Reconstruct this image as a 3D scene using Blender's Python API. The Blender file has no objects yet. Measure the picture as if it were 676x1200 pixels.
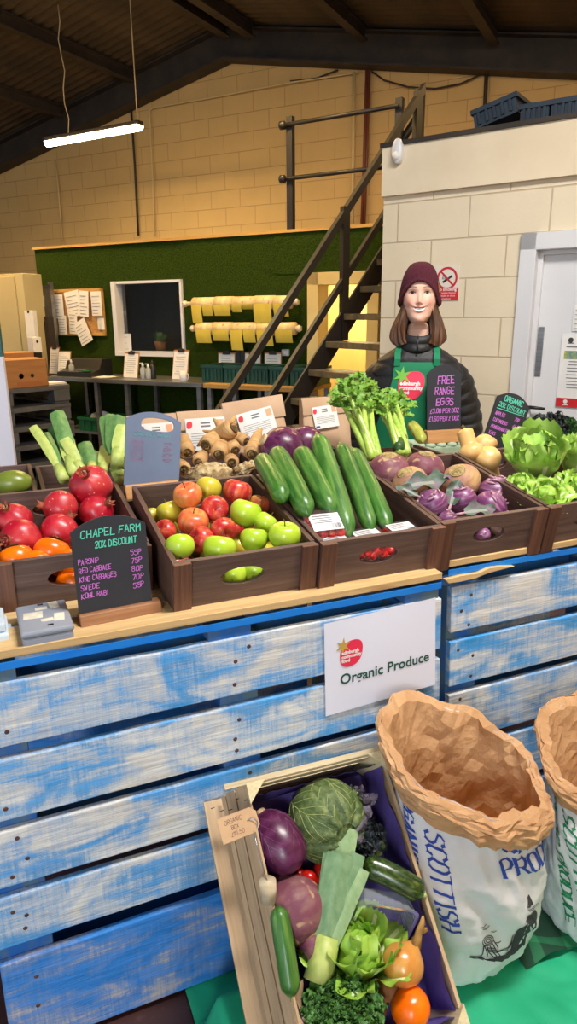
import bpy, bmesh, math, random
from mathutils import Vector, Matrix, noise
R = math.radians
PI = math.pi
rnd = random.Random(7)
SC = bpy.context.scene
COL = SC.collection

# ------------------------------------------------------------------ camera
F_PX, PITCH, ROLL, EYE = 810.0, R(16), R(0.5), 1.536
FLOOR = -0.15
O = Vector((0, 0, EYE))
FW = Vector((0, math.cos(PITCH), -math.sin(PITCH)))
UP0 = Vector((0, math.sin(PITCH), math.cos(PITCH)))
RT = Vector((1, 0, 0)) * math.cos(ROLL) - UP0 * math.sin(ROLL)
UP = UP0 * math.cos(ROLL) + Vector((1, 0, 0)) * math.sin(ROLL)
cd = bpy.data.cameras.new('camera')
cam = bpy.data.objects.new('camera', cd)
COL.objects.link(cam)
cd.sensor_fit = 'VERTICAL'
cd.sensor_height = 24.0
cd.lens = 24.0 * F_PX / 1200.0
cd.clip_start = 0.02
cam.matrix_world = Matrix((RT, UP, -FW)).transposed().to_4x4()
cam.location = O
SC.camera = cam


def ray(u, v):
    return FW + RT * ((u - 338) / F_PX) - UP * ((v - 600) / F_PX)


def hit(u, v, p, n):
    """surveyed point: where the sight line through (u, v) meets the plane of a real surface"""
    r = ray(u, v)
    return O + r * ((Vector(p) - O).dot(n) / r.dot(n))


def depth(p):
    return (p - O).dot(FW)


# ------------------------------------------------------------------ frames
TH = R(23)
ES = Vector((math.cos(TH), math.sin(TH), 0))
ET = Vector((-math.sin(TH), math.cos(TH), 0))
EZ = Vector((0, 0, 1))
TA = Vector((-0.6, 1.291, 0.85))


def W(s, t, z=0.0):
    return TA + ES * s + ET * t + EZ * z


def frame(o, x, z=EZ):
    x = Vector(x).normalized()
    z = Vector(z).normalized()
    y = z.cross(x).normalized()
    x = y.cross(z)
    m = Matrix((x, y, z)).transposed().to_4x4()
    m.translation = Vector(o)
    return m


def tframe(s, t, z=0.0, yaw=0.0, tilt=0.0):
    """frame on the stall: x along the counter, y to the back, z up; tilt lifts the back"""
    return frame(W(s, t, z), ES) @ Matrix.Rotation(yaw, 4, 'Z') @ Matrix.Rotation(tilt, 4, 'X')


def loc_on(m, u, v, y):
    """local coordinates in frame m of the sight line at its plane local-y = y"""
    n = (m.to_3x3() @ Vector((0, 1, 0)))
    q = hit(u, v, m @ Vector((0, y, 0)), n)
    return m.inverted() @ q


def loc_z(m, u, v, z):
    n = (m.to_3x3() @ Vector((0, 0, 1)))
    q = hit(u, v, m @ Vector((0, 0, z)), n)
    return m.inverted() @ q


# ------------------------------------------------------------------ mesh builder
class MB:
    def __init__(s):
        s.v, s.f, s.m, s.sm = [], [], [], []

    def add(s, vs, fs, mi=0, smooth=False):
        b = len(s.v)
        s.v.extend([Vector(q) for q in vs])
        for f in fs:
            s.f.append([b + i for i in f])
            s.m.append(mi)
            s.sm.append(smooth)
        return s

    def box(s, c, d, mi=0, rot=None, taper=None):
        cx, cy, cz = c
        x, y, z = d[0] / 2, d[1] / 2, d[2] / 2
        vs = [Vector((i * x, j * y, k * z)) for k in (-1, 1) for j in (-1, 1) for i in (-1, 1)]
        if taper:
            for q in vs[4:]:
                q.x *= taper[0]
                q.y *= taper[1]
        if rot is not None:
            vs = [rot @ q for q in vs]
        vs = [q + Vector(c) for q in vs]
        return s.add(vs, [(0, 2, 3, 1), (4, 5, 7, 6), (0, 1, 5, 4), (2, 6, 7, 3), (0, 4, 6, 2), (1, 3, 7, 5)], mi)

    def grid(s, fn, nu, nv, cu=False, cv=False, mi=0, smooth=True, flip=False):
        vs = []
        for j in range(nv if cv else nv + 1):
            for i in range(nu if cu else nu + 1):
                vs.append(fn(i / nu, j / nv))
        w = nu if cu else nu + 1
        h = nv if cv else nv + 1
        fs = []
        for j in range(nv):
            for i in range(nu):
                a = j * w + i
                b_ = j * w + (i + 1) % w
                c = ((j + 1) % h) * w + (i + 1) % w
                d = ((j + 1) % h) * w + i
                fs.append((a, d, c, b_) if flip else (a, b_, c, d))
        return s.add(vs, fs, mi, smooth)

    def lathe(s, prof, n=24, mi=0, m=None, smooth=True, cap=True):
        """prof: list of (r, z) bottom to top"""
        k = len(prof)
        vs = []
        for r, z in prof:
            for i in range(n):
                a = 2 * PI * i / n
                q = Vector((r * math.cos(a), r * math.sin(a), z))
                vs.append(m @ q if m is not None else q)
        fs = []
        for j in range(k - 1):
            for i in range(n):
                fs.append((j * n + i, j * n + (i + 1) % n, (j + 1) * n + (i + 1) % n, (j + 1) * n + i))
        b = len(s.v)
        s.add(vs, fs, mi, smooth)
        if cap:
            s.f.append([b + i for i in range(n)][::-1]); s.m.append(mi); s.sm.append(False)
            s.f.append([b + (k - 1) * n + i for i in range(n)]); s.m.append(mi); s.sm.append(False)
        return s

    def tube(s, pts, rad, n=10, mi=0, smooth=True, cap=True, prof=None):
        pts = [Vector(p) for p in pts]
        k = len(pts)
        if not hasattr(rad, '__len__'):
            rad = [rad] * k
        t0 = (pts[1] - pts[0]).normalized()
        ref = Vector((0, 0, 1)) if abs(t0.z) < 0.9 else Vector((1, 0, 0))
        nx = t0.cross(ref).normalized()
        vs = []
        for i in range(k):
            t = (pts[min(i + 1, k - 1)] - pts[max(i - 1, 0)]).normalized()
            nx = (nx - t * nx.dot(t)).normalized()
            ny = t.cross(nx)
            for j in range(n):
                a = 2 * PI * j / n
                r = rad[i] * (prof(a, i / (k - 1)) if prof else 1.0)
                vs.append(pts[i] + nx * (r * math.cos(a)) + ny * (r * math.sin(a)))
        fs = []
        for i in range(k - 1):
            for j in range(n):
                fs.append((i * n + j, i * n + (j + 1) % n, (i + 1) * n + (j + 1) % n, (i + 1) * n + j))
        b = len(s.v)
        s.add(vs, fs, mi, smooth)
        if cap:
            s.f.append([b + j for j in range(n)][::-1]); s.m.append(mi); s.sm.append(smooth)
            s.f.append([b + (k - 1) * n + j for j in range(n)]); s.m.append(mi); s.sm.append(smooth)
        return s

    def prism(s, poly, y0, y1, mi=0, m=None, smooth=False):
        """poly in (x, z), extruded between y0 and y1"""
        n = len(poly)
        vs = [Vector((x, y0, z)) for x, z in poly] + [Vector((x, y1, z)) for x, z in poly]
        if m is not None:
            vs = [m @ q for q in vs]
        b = len(s.v)
        s.add(vs, [(i, (i + 1) % n, n + (i + 1) % n, n + i) for i in range(n)], mi, smooth)
        s.f.append([b + i for i in range(n)][::-1]); s.m.append(mi); s.sm.append(False)
        s.f.append([b + n + i for i in range(n)]); s.m.append(mi); s.sm.append(False)
        return s

    def holed(s, w, h, th, hx, hz, rx, rz, mi=0, n=32, x0=0.0, z0=0.0, y0=0.0, axis='y', power=2.0):
        """panel w x h with an oval hole; lower-left at x0,z0; thickness along axis from y0"""
        ang = [2 * PI * i / n for i in range(n)]
        outer, inner = [], []
        for a in ang:
            dx, dz = math.cos(a), math.sin(a)
            tx = ((w - hx) if dx > 0 else hx) / max(abs(dx), 1e-9)
            tz = ((h - hz) if dz > 0 else hz) / max(abs(dz), 1e-9)
            t = min(tx, tz)
            outer.append((hx + dx * t, hz + dz * t))
            e = (abs(dx / rx) ** power + abs(dz / rz) ** power) ** (-1 / power)
            inner.append((hx + dx * e, hz + dz * e))
        # snap corners
        for cx in (0, w):
            for cz in (0, h):
                k = min(range(n), key=lambda i: (outer[i][0] - cx) ** 2 + (outer[i][1] - cz) ** 2)
                outer[k] = (cx, cz)
        vs = []
        for yy in (y0, y0 + th):
            for x, z in outer + inner:
                q = (x0 + x, yy, z0 + z) if axis == 'y' else (yy, x0 + x, z0 + z)
                vs.append(q)
        fs = []
        B = 2 * n
        for i in range(n):
            j = (i + 1) % n
            fs += [(i, j, n + j, n + i), (B + i, B + n + i, B + n + j, B + j), (i, B + i, B + j, j), (n + i, n + j, B + n + j, B + n + i)]
        return s.add(vs, fs, mi)

    def xf(s, m, start=0):
        for i in range(start, len(s.v)):
            s.v[i] = m @ s.v[i]
        return s

    def mesh(s, name, mats):
        me = bpy.data.meshes.new(name)
        me.from_pydata([tuple(q) for q in s.v], [], s.f)
        if not isinstance(mats, (list, tuple)):
            mats = [mats]
        for m in mats:
            me.materials.append(m)
        me.polygons.foreach_set('material_index', s.m)
        me.polygons.foreach_set('use_smooth', s.sm)
        me.update()
        return me

    def build(s, name, mats, parent=None, m=None, bevel=0, fixn=True):
        me = s.mesh(name, mats)
        if fixn:
            bm = bmesh.new(); bm.from_mesh(me)
            bmesh.ops.recalc_face_normals(bm, faces=bm.faces)
            bm.to_mesh(me); bm.free()
        return link(name, me, parent, m, bevel)


def link(name, me, parent=None, m=None, bevel=0):
    o = bpy.data.objects.new(name, me)
    COL.objects.link(o)
    if parent is not None:
        o.parent = parent
    if m is not None:
        o.matrix_local = m
    if bevel:
        b = o.modifiers.new('bevel', 'BEVEL')
        b.width = bevel
        b.segments = 2
        b.limit_method = 'ANGLE'
    return o


def tag(o, label, cat, group=None, kind=None):
    if kind:
        o['kind'] = kind
    if label:
        o['label'] = label
    if cat:
        o['category'] = cat
    if group:
        o['group'] = group
    return o


def thing(name, label, cat, m, group=None):
    o = bpy.data.objects.new(name, None)
    COL.objects.link(o)
    o.empty_display_size = 0.05
    o.matrix_world = m if isinstance(m, Matrix) else Matrix.Translation(Vector(m))
    return tag(o, label, cat, group)


def copy_tree(o, m, label=None, group=None):
    c = o.copy()
    COL.objects.link(c)
    c.parent = None
    c.matrix_world = m
    if label:
        c['label'] = label
    if group:
        c['group'] = group
    for ch in KIDS(o):
        d = ch.copy()
        COL.objects.link(d)
        d.parent = c
        for g in KIDS(ch):
            e = g.copy()
            COL.objects.link(e)
            e.parent = d
    return c


def KIDS(o):
    return [q for q in bpy.data.objects if q.parent == o]


def structure(o):
    o['kind'] = 'structure'
    return o


def T(x, y, z):
    return Matrix.Translation((x, y, z))


def rotm(ax, ang):
    return Matrix.Rotation(ang, 4, ax)


def align(d, roll=0.0):
    """matrix that turns local z to direction d"""
    return Vector(d).to_track_quat('Z', 'Y').to_matrix().to_4x4() @ rotm('Z', roll)


def nz(p, sc=1.0, seed=0.0):
    return noise.noise(Vector((p[0] * sc + seed * 7.31, p[1] * sc - seed * 3.77, p[2] * sc + seed * 1.93)))


def sstep(a, b, x):
    t = max(0.0, min(1.0, (x - a) / (b - a)))
    return t * t * (3 - 2 * t)


# ------------------------------------------------------------------ materials
def lin(c):
    return c / 12.92 if c <= 0.04045 else ((c + 0.055) / 1.055) ** 2.4


def S(r, g, b):
    return (lin(r / 255), lin(g / 255), lin(b / 255), 1)


class NT:
    def __init__(s, name):
        s.mat = bpy.data.materials.new(name)
        s.mat.use_nodes = True
        s.t = s.mat.node_tree
        s.bsdf = s.t.nodes['Principled BSDF']
        s.tc = s.n('ShaderNodeTexCoord')

    def n(s, typ, **kw):
        q = s.t.nodes.new(typ)
        for k, v in kw.items():
            setattr(q, k, v)
        return q

    def l(s, a, b):
        s.t.links.new(a, b)

    def mapping(s, sc=(1, 1, 1), src='Object', rand=0.0, rot=(0, 0, 0)):
        m = s.n('ShaderNodeMapping')
        m.inputs['Scale'].default_value = sc if hasattr(sc, '__len__') else (sc, sc, sc)
        m.inputs['Rotation'].default_value = rot
        s.l(s.tc.outputs[src], m.inputs['Vector'])
        if rand:
            oi = s.n('ShaderNodeObjectInfo')
            mu = s.n('ShaderNodeMath', operation='MULTIPLY')
            mu.inputs[1].default_value = rand
            s.l(oi.outputs['Random'], mu.inputs[0])
            cx = s.n('ShaderNodeCombineXYZ')
            for k in range(3):
                s.l(mu.outputs[0], cx.inputs[k])
            s.l(cx.outputs[0], m.inputs['Location'])
        return m.outputs[0]

    def noise(s, vec, scale=5, detail=4, rough=0.55, dist=0.0):
        q = s.n('ShaderNodeTexNoise')
        q.inputs['Scale'].default_value = scale
        q.inputs['Detail'].default_value = detail
        q.inputs['Roughness'].default_value = rough
        q.inputs['Distortion'].default_value = dist
        s.l(vec, q.inputs['Vector'])
        return q.outputs['Fac']

    def ramp(s, fac, stops):
        q = s.n('ShaderNodeValToRGB')
        e = q.color_ramp.elements
        while len(e) < len(stops):
            e.new(0.5)
        for el, (p, c) in zip(e, stops):
            el.position = p
            el.color = c if hasattr(c, '__len__') else (c, c, c, 1)
        s.l(fac, q.inputs['Fac'])
        return q.outputs['Color']

    def mix(s, fac, a, b, blend='MIX'):
        q = s.n('ShaderNodeMix', data_type='RGBA', blend_type=blend)
        for k, val in ((0, fac), (6, a), (7, b)):
            if hasattr(val, 'node'):
                s.l(val, q.inputs[k])
            else:
                q.inputs[k].default_value = val
        return q.outputs[2]

    def math(s, op, a, b):
        q = s.n('ShaderNodeMath', operation=op)
        for k, val in ((0, a), (1, b)):
            if hasattr(val, 'node'):
                s.l(val, q.inputs[k])
            else:
                q.inputs[k].default_value = val
        return q.outputs[0]

    def color(s, c):
        if hasattr(c, 'node'):
            s.l(c, s.bsdf.inputs['Base Color'])
        else:
            s.bsdf.inputs['Base Color'].default_value = c

    def bump(s, h, strength=0.3, dist=0.01):
        b = s.n('ShaderNodeBump')
        b.inputs['Strength'].default_value = strength
        b.inputs['Distance'].default_value = dist
        s.l(h, b.inputs['Height'])
        s.l(b.outputs[0], s.bsdf.inputs['Normal'])

    def set(s, **kw):
        names = dict(rough='Roughness', metal='Metallic', spec='Specular IOR Level', trans='Transmission Weight', coat='Coat Weight',
                     sss='Subsurface Weight', alpha='Alpha', ior='IOR', coatr='Coat Roughness', sheen='Sheen Weight')
        for k, v in kw.items():
            s.bsdf.inputs[names[k]].default_value = v
        if 'sss' in kw:
            s.bsdf.inputs['Subsurface Scale'].default_value = 0.01
        return s


def vary(n, col, amt):
    oi = n.n('ShaderNodeObjectInfo')
    hs = n.n('ShaderNodeHueSaturation')
    a = n.math('MULTIPLY', oi.outputs['Random'], 2 * amt)
    n.l(n.math('ADD', a, 1 - amt), hs.inputs['Value'])
    n.l(col, hs.inputs['Color'])
    return hs.outputs[0]


def mat(name, c1, c2=None, sc=8, lo=0.35, hi=0.65, c3=None, sc3=30, lo3=0.5, hi3=0.7, rough=0.5, bump=None, rand=3.0, var=0.0, src='Object', detail=4, dist=0.0, **kw):
    n = NT(name)
    col = None
    if c2 is not None:
        vec = n.mapping(sc, src, rand)
        fac = n.ramp(n.noise(vec, 1.0, detail, dist=dist), [(lo, 0.0), (hi, 1.0)])
        col = n.mix(fac, c1, c2)
        if c3 is not None:
            f3 = n.ramp(n.noise(n.mapping(sc3, src, rand + 1), 1.0, 3), [(lo3, 0.0), (hi3, 1.0)])
            col = n.mix(f3, col, c3)
    if var:
        if col is None:
            q = n.n('ShaderNodeRGB')
            q.outputs[0].default_value = c1
            col = q.outputs[0]
        col = vary(n, col, var)
    n.color(col if col is not None else c1)
    if bump:
        n.bump(n.noise(n.mapping(bump[0], src, rand), 1.0, 5), bump[1], bump[2] if len(bump) > 2 else 0.01)
    n.set(rough=rough, **kw)
    return n.mat


def emis(name, c, strength):
    n = NT(name)
    n.color(c)
    n.bsdf.inputs['Emission Color'].default_value = c
    n.bsdf.inputs['Emission Strength'].default_value = strength
    return n.mat


def block_mat(name, base, joint_shade, zoff=0.0, xoff=0.0, bw=0.47, bh=0.228, dirt=None):
    """painted block work in the wall's own x / z"""
    n = NT(name)
    sx = n.n('ShaderNodeSeparateXYZ')
    n.l(n.tc.outputs['Object'], sx.inputs[0])
    cx = n.n('ShaderNodeCombineXYZ')
    n.l(n.math('ADD', sx.outputs[0], xoff), cx.inputs[0])
    n.l(n.math('ADD', sx.outputs[2], zoff), cx.inputs[1])
    br = n.n('ShaderNodeTexBrick')
    br.inputs['Scale'].default_value = 1
    br.inputs['Mortar Size'].default_value = 0.006
    br.inputs['Mortar Smooth'].default_value = 0.6
    br.inputs['Brick Width'].default_value = bw
    br.inputs['Row Height'].default_value = bh
    br.inputs['Color1'].default_value = (1, 1, 1, 1)
    br.inputs['Color2'].default_value = (0.93, 0.93, 0.93, 1)
    br.inputs['Mortar'].default_value = (0, 0, 0, 1)
    n.l(cx.outputs[0], br.inputs['Vector'])
    nf = n.ramp(n.noise(n.mapping(2.2), 1, 5), [(0.3, 0.0), (0.75, 1.0)])
    c = n.mix(nf, base, tuple(x * 0.9 for x in base[:3]) + (1,))
    c = n.mix(br.outputs['Fac'], c, joint_shade)  # groove shadow painted in as a slightly darker joint tone
    if dirt:
        d = n.ramp(n.noise(n.mapping(9), 1, 3), [(0.70, 0.0), (0.74, 1.0)])
        c = n.mix(d, c, dirt)
    n.color(c)
    inv = n.math('SUBTRACT', 1.0, br.outputs['Fac'])
    h = n.math('ADD', inv, n.math('MULTIPLY', n.noise(n.mapping(60), 1, 3), 0.25))
    n.bump(h, 0.5, 0.008)
    n.set(rough=0.75)
    return n.mat


def wood(name, c1, c2, axis=0, stretch=18, grain=55, rough=0.55, knots=None, bump=0.25):
    """long-grained timber; axis = index of the grain direction"""
    n = NT(name)
    sc = [grain] * 3
    sc[axis] = grain / stretch
    f = n.noise(n.mapping(tuple(sc), 'Object', 9.0), 1, 6, 0.6, 0.6)
    c = n.mix(n.ramp(f, [(0.3, 0.0), (0.7, 1.0)]), c1, c2)
    sc2 = [grain * 4] * 3
    sc2[axis] = grain * 4 / 40
    f2 = n.noise(n.mapping(tuple(sc2), 'Object', 9.0), 1, 3)
    c = n.mix(n.ramp(f2, [(0.5, 0.0), (0.85, 0.6)]), c, tuple(x * 0.45 for x in c1[:3]) + (1,))
    if knots:
        k = n.ramp(n.noise(n.mapping(tuple(6 if i != axis else 3 for i in range(3)), 'Object', 5.0), 1, 1), [(0.72, 0.0), (0.78, 1.0)])
        c = n.mix(k, c, knots)
    n.color(vary(n, c, 0.12))
    n.bump(f2, bump, 0.004)
    n.set(rough=rough)
    return n.mat


def pallet_paint(name, pale, blue, amount, axis=0):
    """pale sawn softwood with blue paint dry-brushed along the board and rubbed through on the saw marks"""
    n = NT(name)

    def st(a, c, r, det=4, rot=(0, 0, 0), dist=0.0):
        sc = [c] * 3
        sc[axis] = a
        return n.noise(n.mapping(tuple(sc), 'Object', r, rot), 1, det, 0.6, dist)
    blot = st(4.2, 9.0, 13.0, 3, (0, 0.2, 0), 0.9)
    streak = st(5.0, 60.0, 11.0, 5, (0, 0.04, 0), 0.3)
    saw = st(150.0, 9.0, 4.0, 2, (0, 0.45, 0))
    fine = st(9.0, 190.0, 3.0, 3)
    speck = n.noise(n.mapping(260), 1, 2)
    wood_c = n.mix(n.ramp(streak, [(0.38, 0.0), (0.66, 1.0)]), pale, tuple(x * y for x, y in zip(pale[:3], (0.80, 0.72, 0.60))) + (1,))
    wood_c = n.mix(n.ramp(fine, [(0.58, 0.0), (0.85, 0.35)]), wood_c, tuple(x * 0.5 for x in pale[:3]) + (1,))
    k = n.ramp(n.noise(n.mapping((5, 11, 11), 'Object', 21.0), 1, 2), [(0.70, 0.0), (0.76, 0.8)])
    wood_c = n.mix(k, wood_c, S(120, 92, 70))
    s = n.math('ADD', n.math('MULTIPLY', blot, 0.58), n.math('MULTIPLY', streak, 0.20))
    s = n.math('ADD', s, n.math('MULTIPLY', saw, 0.12))
    s = n.math('ADD', s, n.math('MULTIPLY', speck, 0.10))
    c = 0.50 + (0.5 - amount) * 0.26
    f = n.ramp(s, [(c - 0.085, 0.0), (c - 0.01, 0.42), (c + 0.035, 0.80), (c + 0.11, 1.0)])
    b2 = n.mix(n.ramp(streak, [(0.36, 0.0), (0.64, 1.0)]), blue, tuple(min(1, x * 1.35 + 0.03) for x in blue[:3]) + (1,))
    wash = n.mix(0.10, wood_c, b2)
    n.color(n.mix(f, wash, b2))
    n.bump(n.math('ADD', fine, streak), 0.35, 0.004)
    n.set(rough=0.62)
    return n.mat


# ------------------------------------------------------------------ lettering
GL = dict(A="002640 1232", B="00063645443303 3342413000", C="4536160501103041", D="00062645412000", E="46060040 0333", F="460600 0333", G="45361605011030414323",
          H="0006 4046 0343", I="2026", J="4641301001", K="0006 460340", L="060040", M="0006234640", N="00064046", O="163645413010010516", P="0006364544330 3".replace(' ', ''),
          Q="163645413010010516 2240", R="00063645443303 2340", S="45361605043342413010 01".replace(' ', ''), T="0646 2620", U="060110304146", V="062046", W="0610233046",
          X="0046 0640", Y="062346 2320", Z="06460040")
GL.update({'0': GL['O'], '1': "152620", '2': "05163645440040", '3': "05163645443323 334241301001", '4': "30360242", '5': "460604344341301001", '6': "4536160501103041423303",
           '7': "064610", '8': "133304051636454433424130100102 13".replace(' ', ''), '9': "4313040516364544414130", '%': "0046 0506161505 3031414030", '£': "453625110040 0333", '.': "20212", '/': "0046"})
SERIF_NO = set('OCGS')


def strokes(txt, size, width=0.72, gap=0.28, jit=0.0, rr=None):
    """yield polylines (x, y) with cap height = size, starting at x = 0; returns list and total width"""
    out = []
    x = 0.0
    for ch in txt:
        if ch == ' ':
            x += size * 0.5
            continue
        g = GL.get(ch.upper())
        if not g:
            x += size * 0.4
            continue
        wch = 0.25 if ch in 'I1.' else width
        dy = (rr.uniform(-jit, jit) * size) if rr else 0
        dx = (rr.uniform(-jit, jit) * size) if rr else 0
        sl = (rr.uniform(-0.1, 0.1) + 0.12) if (rr and jit) else 0
        for pl in g.split():
            pts = []
            for i in range(0, len(pl) - 1, 2):
                px = int(pl[i]) / 4.0
                py = int(pl[i + 1]) / 6.0
                if ch in 'I1.':
                    px = 0.5 if ch != '1' else (px * 4 - 1) 
                pts.append((x + (px * wch + sl * py) * size + dx, py * size + dy))
            out.append((ch, pts))
        x += (wch + gap) * size
    return out, x - gap * size


def ribbon(mb, lines, wid, fn, mi=0, serif=0.0, step=None):
    """draw polylines as narrow bands; fn maps (x, y) to a point in 3-D"""
    def quad(a, b, wa):
        d = Vector((b[0] - a[0], b[1] - a[1]))
        L = d.length
        if L < 1e-7:
            return
        d /= L
        p = Vector((-d.y, d.x)) * wa / 2
        e = d * wa * 0.3
        k = max(1, int(L / step)) if step else 1
        A = Vector(a) - e
        B = Vector(b) + e
        prev = None
        for i in range(k + 1):
            c = A.lerp(B, i / k)
            cur = (fn(c.x + p.x, c.y + p.y), fn(c.x - p.x, c.y - p.y))
            if prev:
                mb.add([prev[0], prev[1], cur[1], cur[0]], [(0, 1, 2, 3)], mi)
            prev = cur
    for ch, pts in lines:
        for a, b in zip(pts, pts[1:]):
            wa = wid
            if serif:
                d = Vector((b[0] - a[0], b[1] - a[1]))
                ang = abs(d.y) / max(d.length, 1e-9)
                wa = wid * (0.45 + 0.85 * ang)
            quad(a, b, wa)
        if serif and ch not in 'OQ':
            for (x, y) in (pts[0], pts[-1]):
                quad((x - serif, y), (x + serif, y), wid * 0.45)


def text2d(txt, size, align_x='LEFT', bold=0.0):
    """flat outline lettering in the built-in face: returns (verts2d, faces)"""
    cu = bpy.data.curves.new('txt', 'FONT')
    cu.body = txt
    cu.size = size
    cu.align_x = align_x
    cu.offset = bold
    cu.resolution_u = 3
    ob = bpy.data.objects.new('txt', cu)
    COL.objects.link(ob)
    dg = bpy.context.evaluated_depsgraph_get()
    me = bpy.data.meshes.new_from_object(ob.evaluated_get(dg))
    vs = [(q.co.x, q.co.y) for q in me.vertices]
    fs = [tuple(p.vertices) for p in me.polygons]
    bpy.data.objects.remove(ob)
    bpy.data.curves.remove(cu)
    bpy.data.meshes.remove(me)
    return vs, fs


def put_text(mb, txt, size, fn, mi=0, align_x='LEFT', bold=0.0):
    vs, fs = text2d(txt, size, align_x, bold)
    mb.add([fn(x, y) for x, y in vs], fs, mi)
# ================================================================== materials used by the building
m_block = block_mat('painted_block', S(204, 170, 112), S(176, 142, 92), zoff=0.09)
m_block2 = block_mat('cream_block', S(232, 216, 188), S(198, 180, 150), zoff=0.155, xoff=0.13, bw=0.46, bh=0.226, dirt=S(150, 130, 110))
m_cream = mat('cream_paint', S(234, 218, 190), S(222, 204, 174), sc=2, rough=0.6, bump=(40, 0.05))
m_white = mat('white_gloss', S(222, 222, 224), S(212, 212, 216), sc=1.5, rough=0.35)
m_turf = mat('turf', S(54, 76, 20), S(30, 48, 11), sc=90, c3=S(82, 104, 30), sc3=240, rough=0.95, bump=(260, 0.9, 0.02), rand=0, spec=0.1)
m_floor = mat('floor_paint', S(74, 38, 36), S(52, 28, 28), sc=3, c3=S(92, 60, 54), sc3=22, lo3=0.62, hi3=0.8, rough=0.5, rand=0)
m_roof = mat('roof_sheet', S(82, 68, 50), S(58, 48, 36), sc=(2, 0.6, 2), rough=0.85, rand=0)
m_steel_dark = mat('dark_steel', S(32, 28, 26), S(24, 22, 20), sc=6, rough=0.5)
m_beam = mat('roof_beam', S(58, 48, 40), S(40, 34, 30), sc=4, rough=0.7)
m_grey_steel = mat('grey_steel', S(150, 150, 150), S(128, 128, 128), sc=(3, 3, 20), rough=0.35, metal=0.7)
m_tubecol = mat('pipe_cream', S(206, 182, 132), rough=0.5)
m_redpipe = mat('pipe_red', S(110, 58, 40), rough=0.5)
m_black = mat('black_plastic', S(28, 28, 30), rough=0.4)
m_paper = mat('paper', S(236, 234, 230), S(226, 224, 222), sc=6, rough=0.8)
m_cork = mat('cork', S(196, 150, 88), S(170, 120, 64), sc=60, rough=0.9)
m_pine = wood('pine_strip', S(206, 164, 92), S(180, 134, 66), 0)
m_glass = NT('window_glass').set(rough=0.03, trans=1.0, ior=1.12).mat
m_green_tray = mat('green_tray', S(24, 110, 62), S(18, 92, 52), sc=10, rough=0.45)
m_teal_tray = mat('teal_tray', S(28, 78, 66), S(22, 64, 54), sc=10, rough=0.45)
m_card = mat('cardboard', S(172, 122, 74), S(158, 108, 62), sc=(4, 4, 30), rough=0.8)
m_ink = mat('grey_print', S(120, 120, 124), rough=0.8)
m_inkdark = mat('dark_print', S(60, 60, 64), rough=0.8)
m_red = mat('sign_red', S(200, 30, 38), rough=0.5)
m_steel = mat('brushed_steel', S(170, 170, 172), S(150, 150, 152), sc=(2, 2, 60), rough=0.3, metal=0.9)

# ================================================================== floor, gable wall, roof
b = MB()
b.box((0.5, 4.0, FLOOR - 0.05), (26, 24, 0.1))
structure(b.build('floor', m_floor))

BF = frame((0, 8.8 / 0.885, FLOOR), (0.885, -0.466, 0))
pk = loc_on(BF, 270, 74, -0.05)
lf = loc_on(BF, 0, 203, -0.05)
rg = loc_on(BF, 676, 93, -0.05)
sl_l = (pk.z - lf.z) / (pk.x - lf.x)
sl_r = (pk.z - rg.z) / (rg.x - pk.x)
XL, XR = pk.x - 9.0, pk.x + 7.5
zl, zr = pk.z - sl_l * 9.0, pk.z - sl_r * 7.5
b = MB()
b.prism([(XL, 0), (XR, 0), (XR, zr + 0.4), (pk.x, pk.z + 0.42), (XL, zl + 0.4)], 0.0, 0.2)
structure(b.build('wall_back', m_block, None, BF))
# rafters of the gable frame (I sections) and the purlins running back to front under the sheets
RD = 0.36
for k, (x0, z0, x1, z1) in enumerate(((XL, zl, pk.x, pk.z), (pk.x, pk.z, XR, zr))):
    b = MB()
    b.prism([(x0, z0), (x1, z1), (x1, z1 + 0.025), (x0, z0 + 0.025)], -0.26, -0.02)
    b.prism([(x0, z0 + RD - 0.02), (x1, z1 + RD - 0.02), (x1, z1 + RD), (x0, z0 + RD)], -0.26, -0.02)
    b.prism([(x0, z0 + 0.02), (x1, z1 + 0.02), (x1, z1 + RD - 0.01), (x0, z0 + RD - 0.01)], -0.15, -0.13)
    structure(b.build('trim_%d' % (k + 1), m_beam, None, BF))


def roof_z(x):
    return (pk.z - sl_l * (pk.x - x) if x < pk.x else pk.z - sl_r * (x - pk.x)) + RD


n_tr = 3
for (u, v, w_) in ((70, 152, 0.1), (152, 108, 0.1), (262, 60, 0.12), (292, 48, 0.12), (424, 56, 0.1), (578, 60, 0.1)):
    q = loc_on(BF, u, v, -0.35)
    b = MB()
    zt = roof_z(q.x)
    b.box((q.x, -6.8, zt - 0.13), (w_, 13.0, 0.02))
    b.box((q.x, -6.8, zt - 0.07), (0.03, 13.0, 0.13))
    b.box((q.x, -6.8, zt - 0.005), (w_, 13.0, 0.02))
    structure(b.build('trim_%d' % n_tr, m_beam, None, BF))
    n_tr += 1
# far-left purlins out towards the eaves
for dx in (5.0, 6.4):
    b = MB()
    x = pk.x - dx
    b.box((x, -6.8, roof_z(x) - 0.07), (0.09, 13.0, 0.15))
    structure(b.build('trim_%d' % n_tr, m_beam, None, BF))
    n_tr += 1
b = MB()


def roof_fn(xa, xb):
    def fn(u, v):
        x = xa + (xb - xa) * u
        y = 0.2 - 13.6 * v
        return Vector((x, y, roof_z(x) + 0.04 + 0.016 * math.sin(v * 13.6 / 0.146 * 2 * PI / 1.0)))
    return fn


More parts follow.
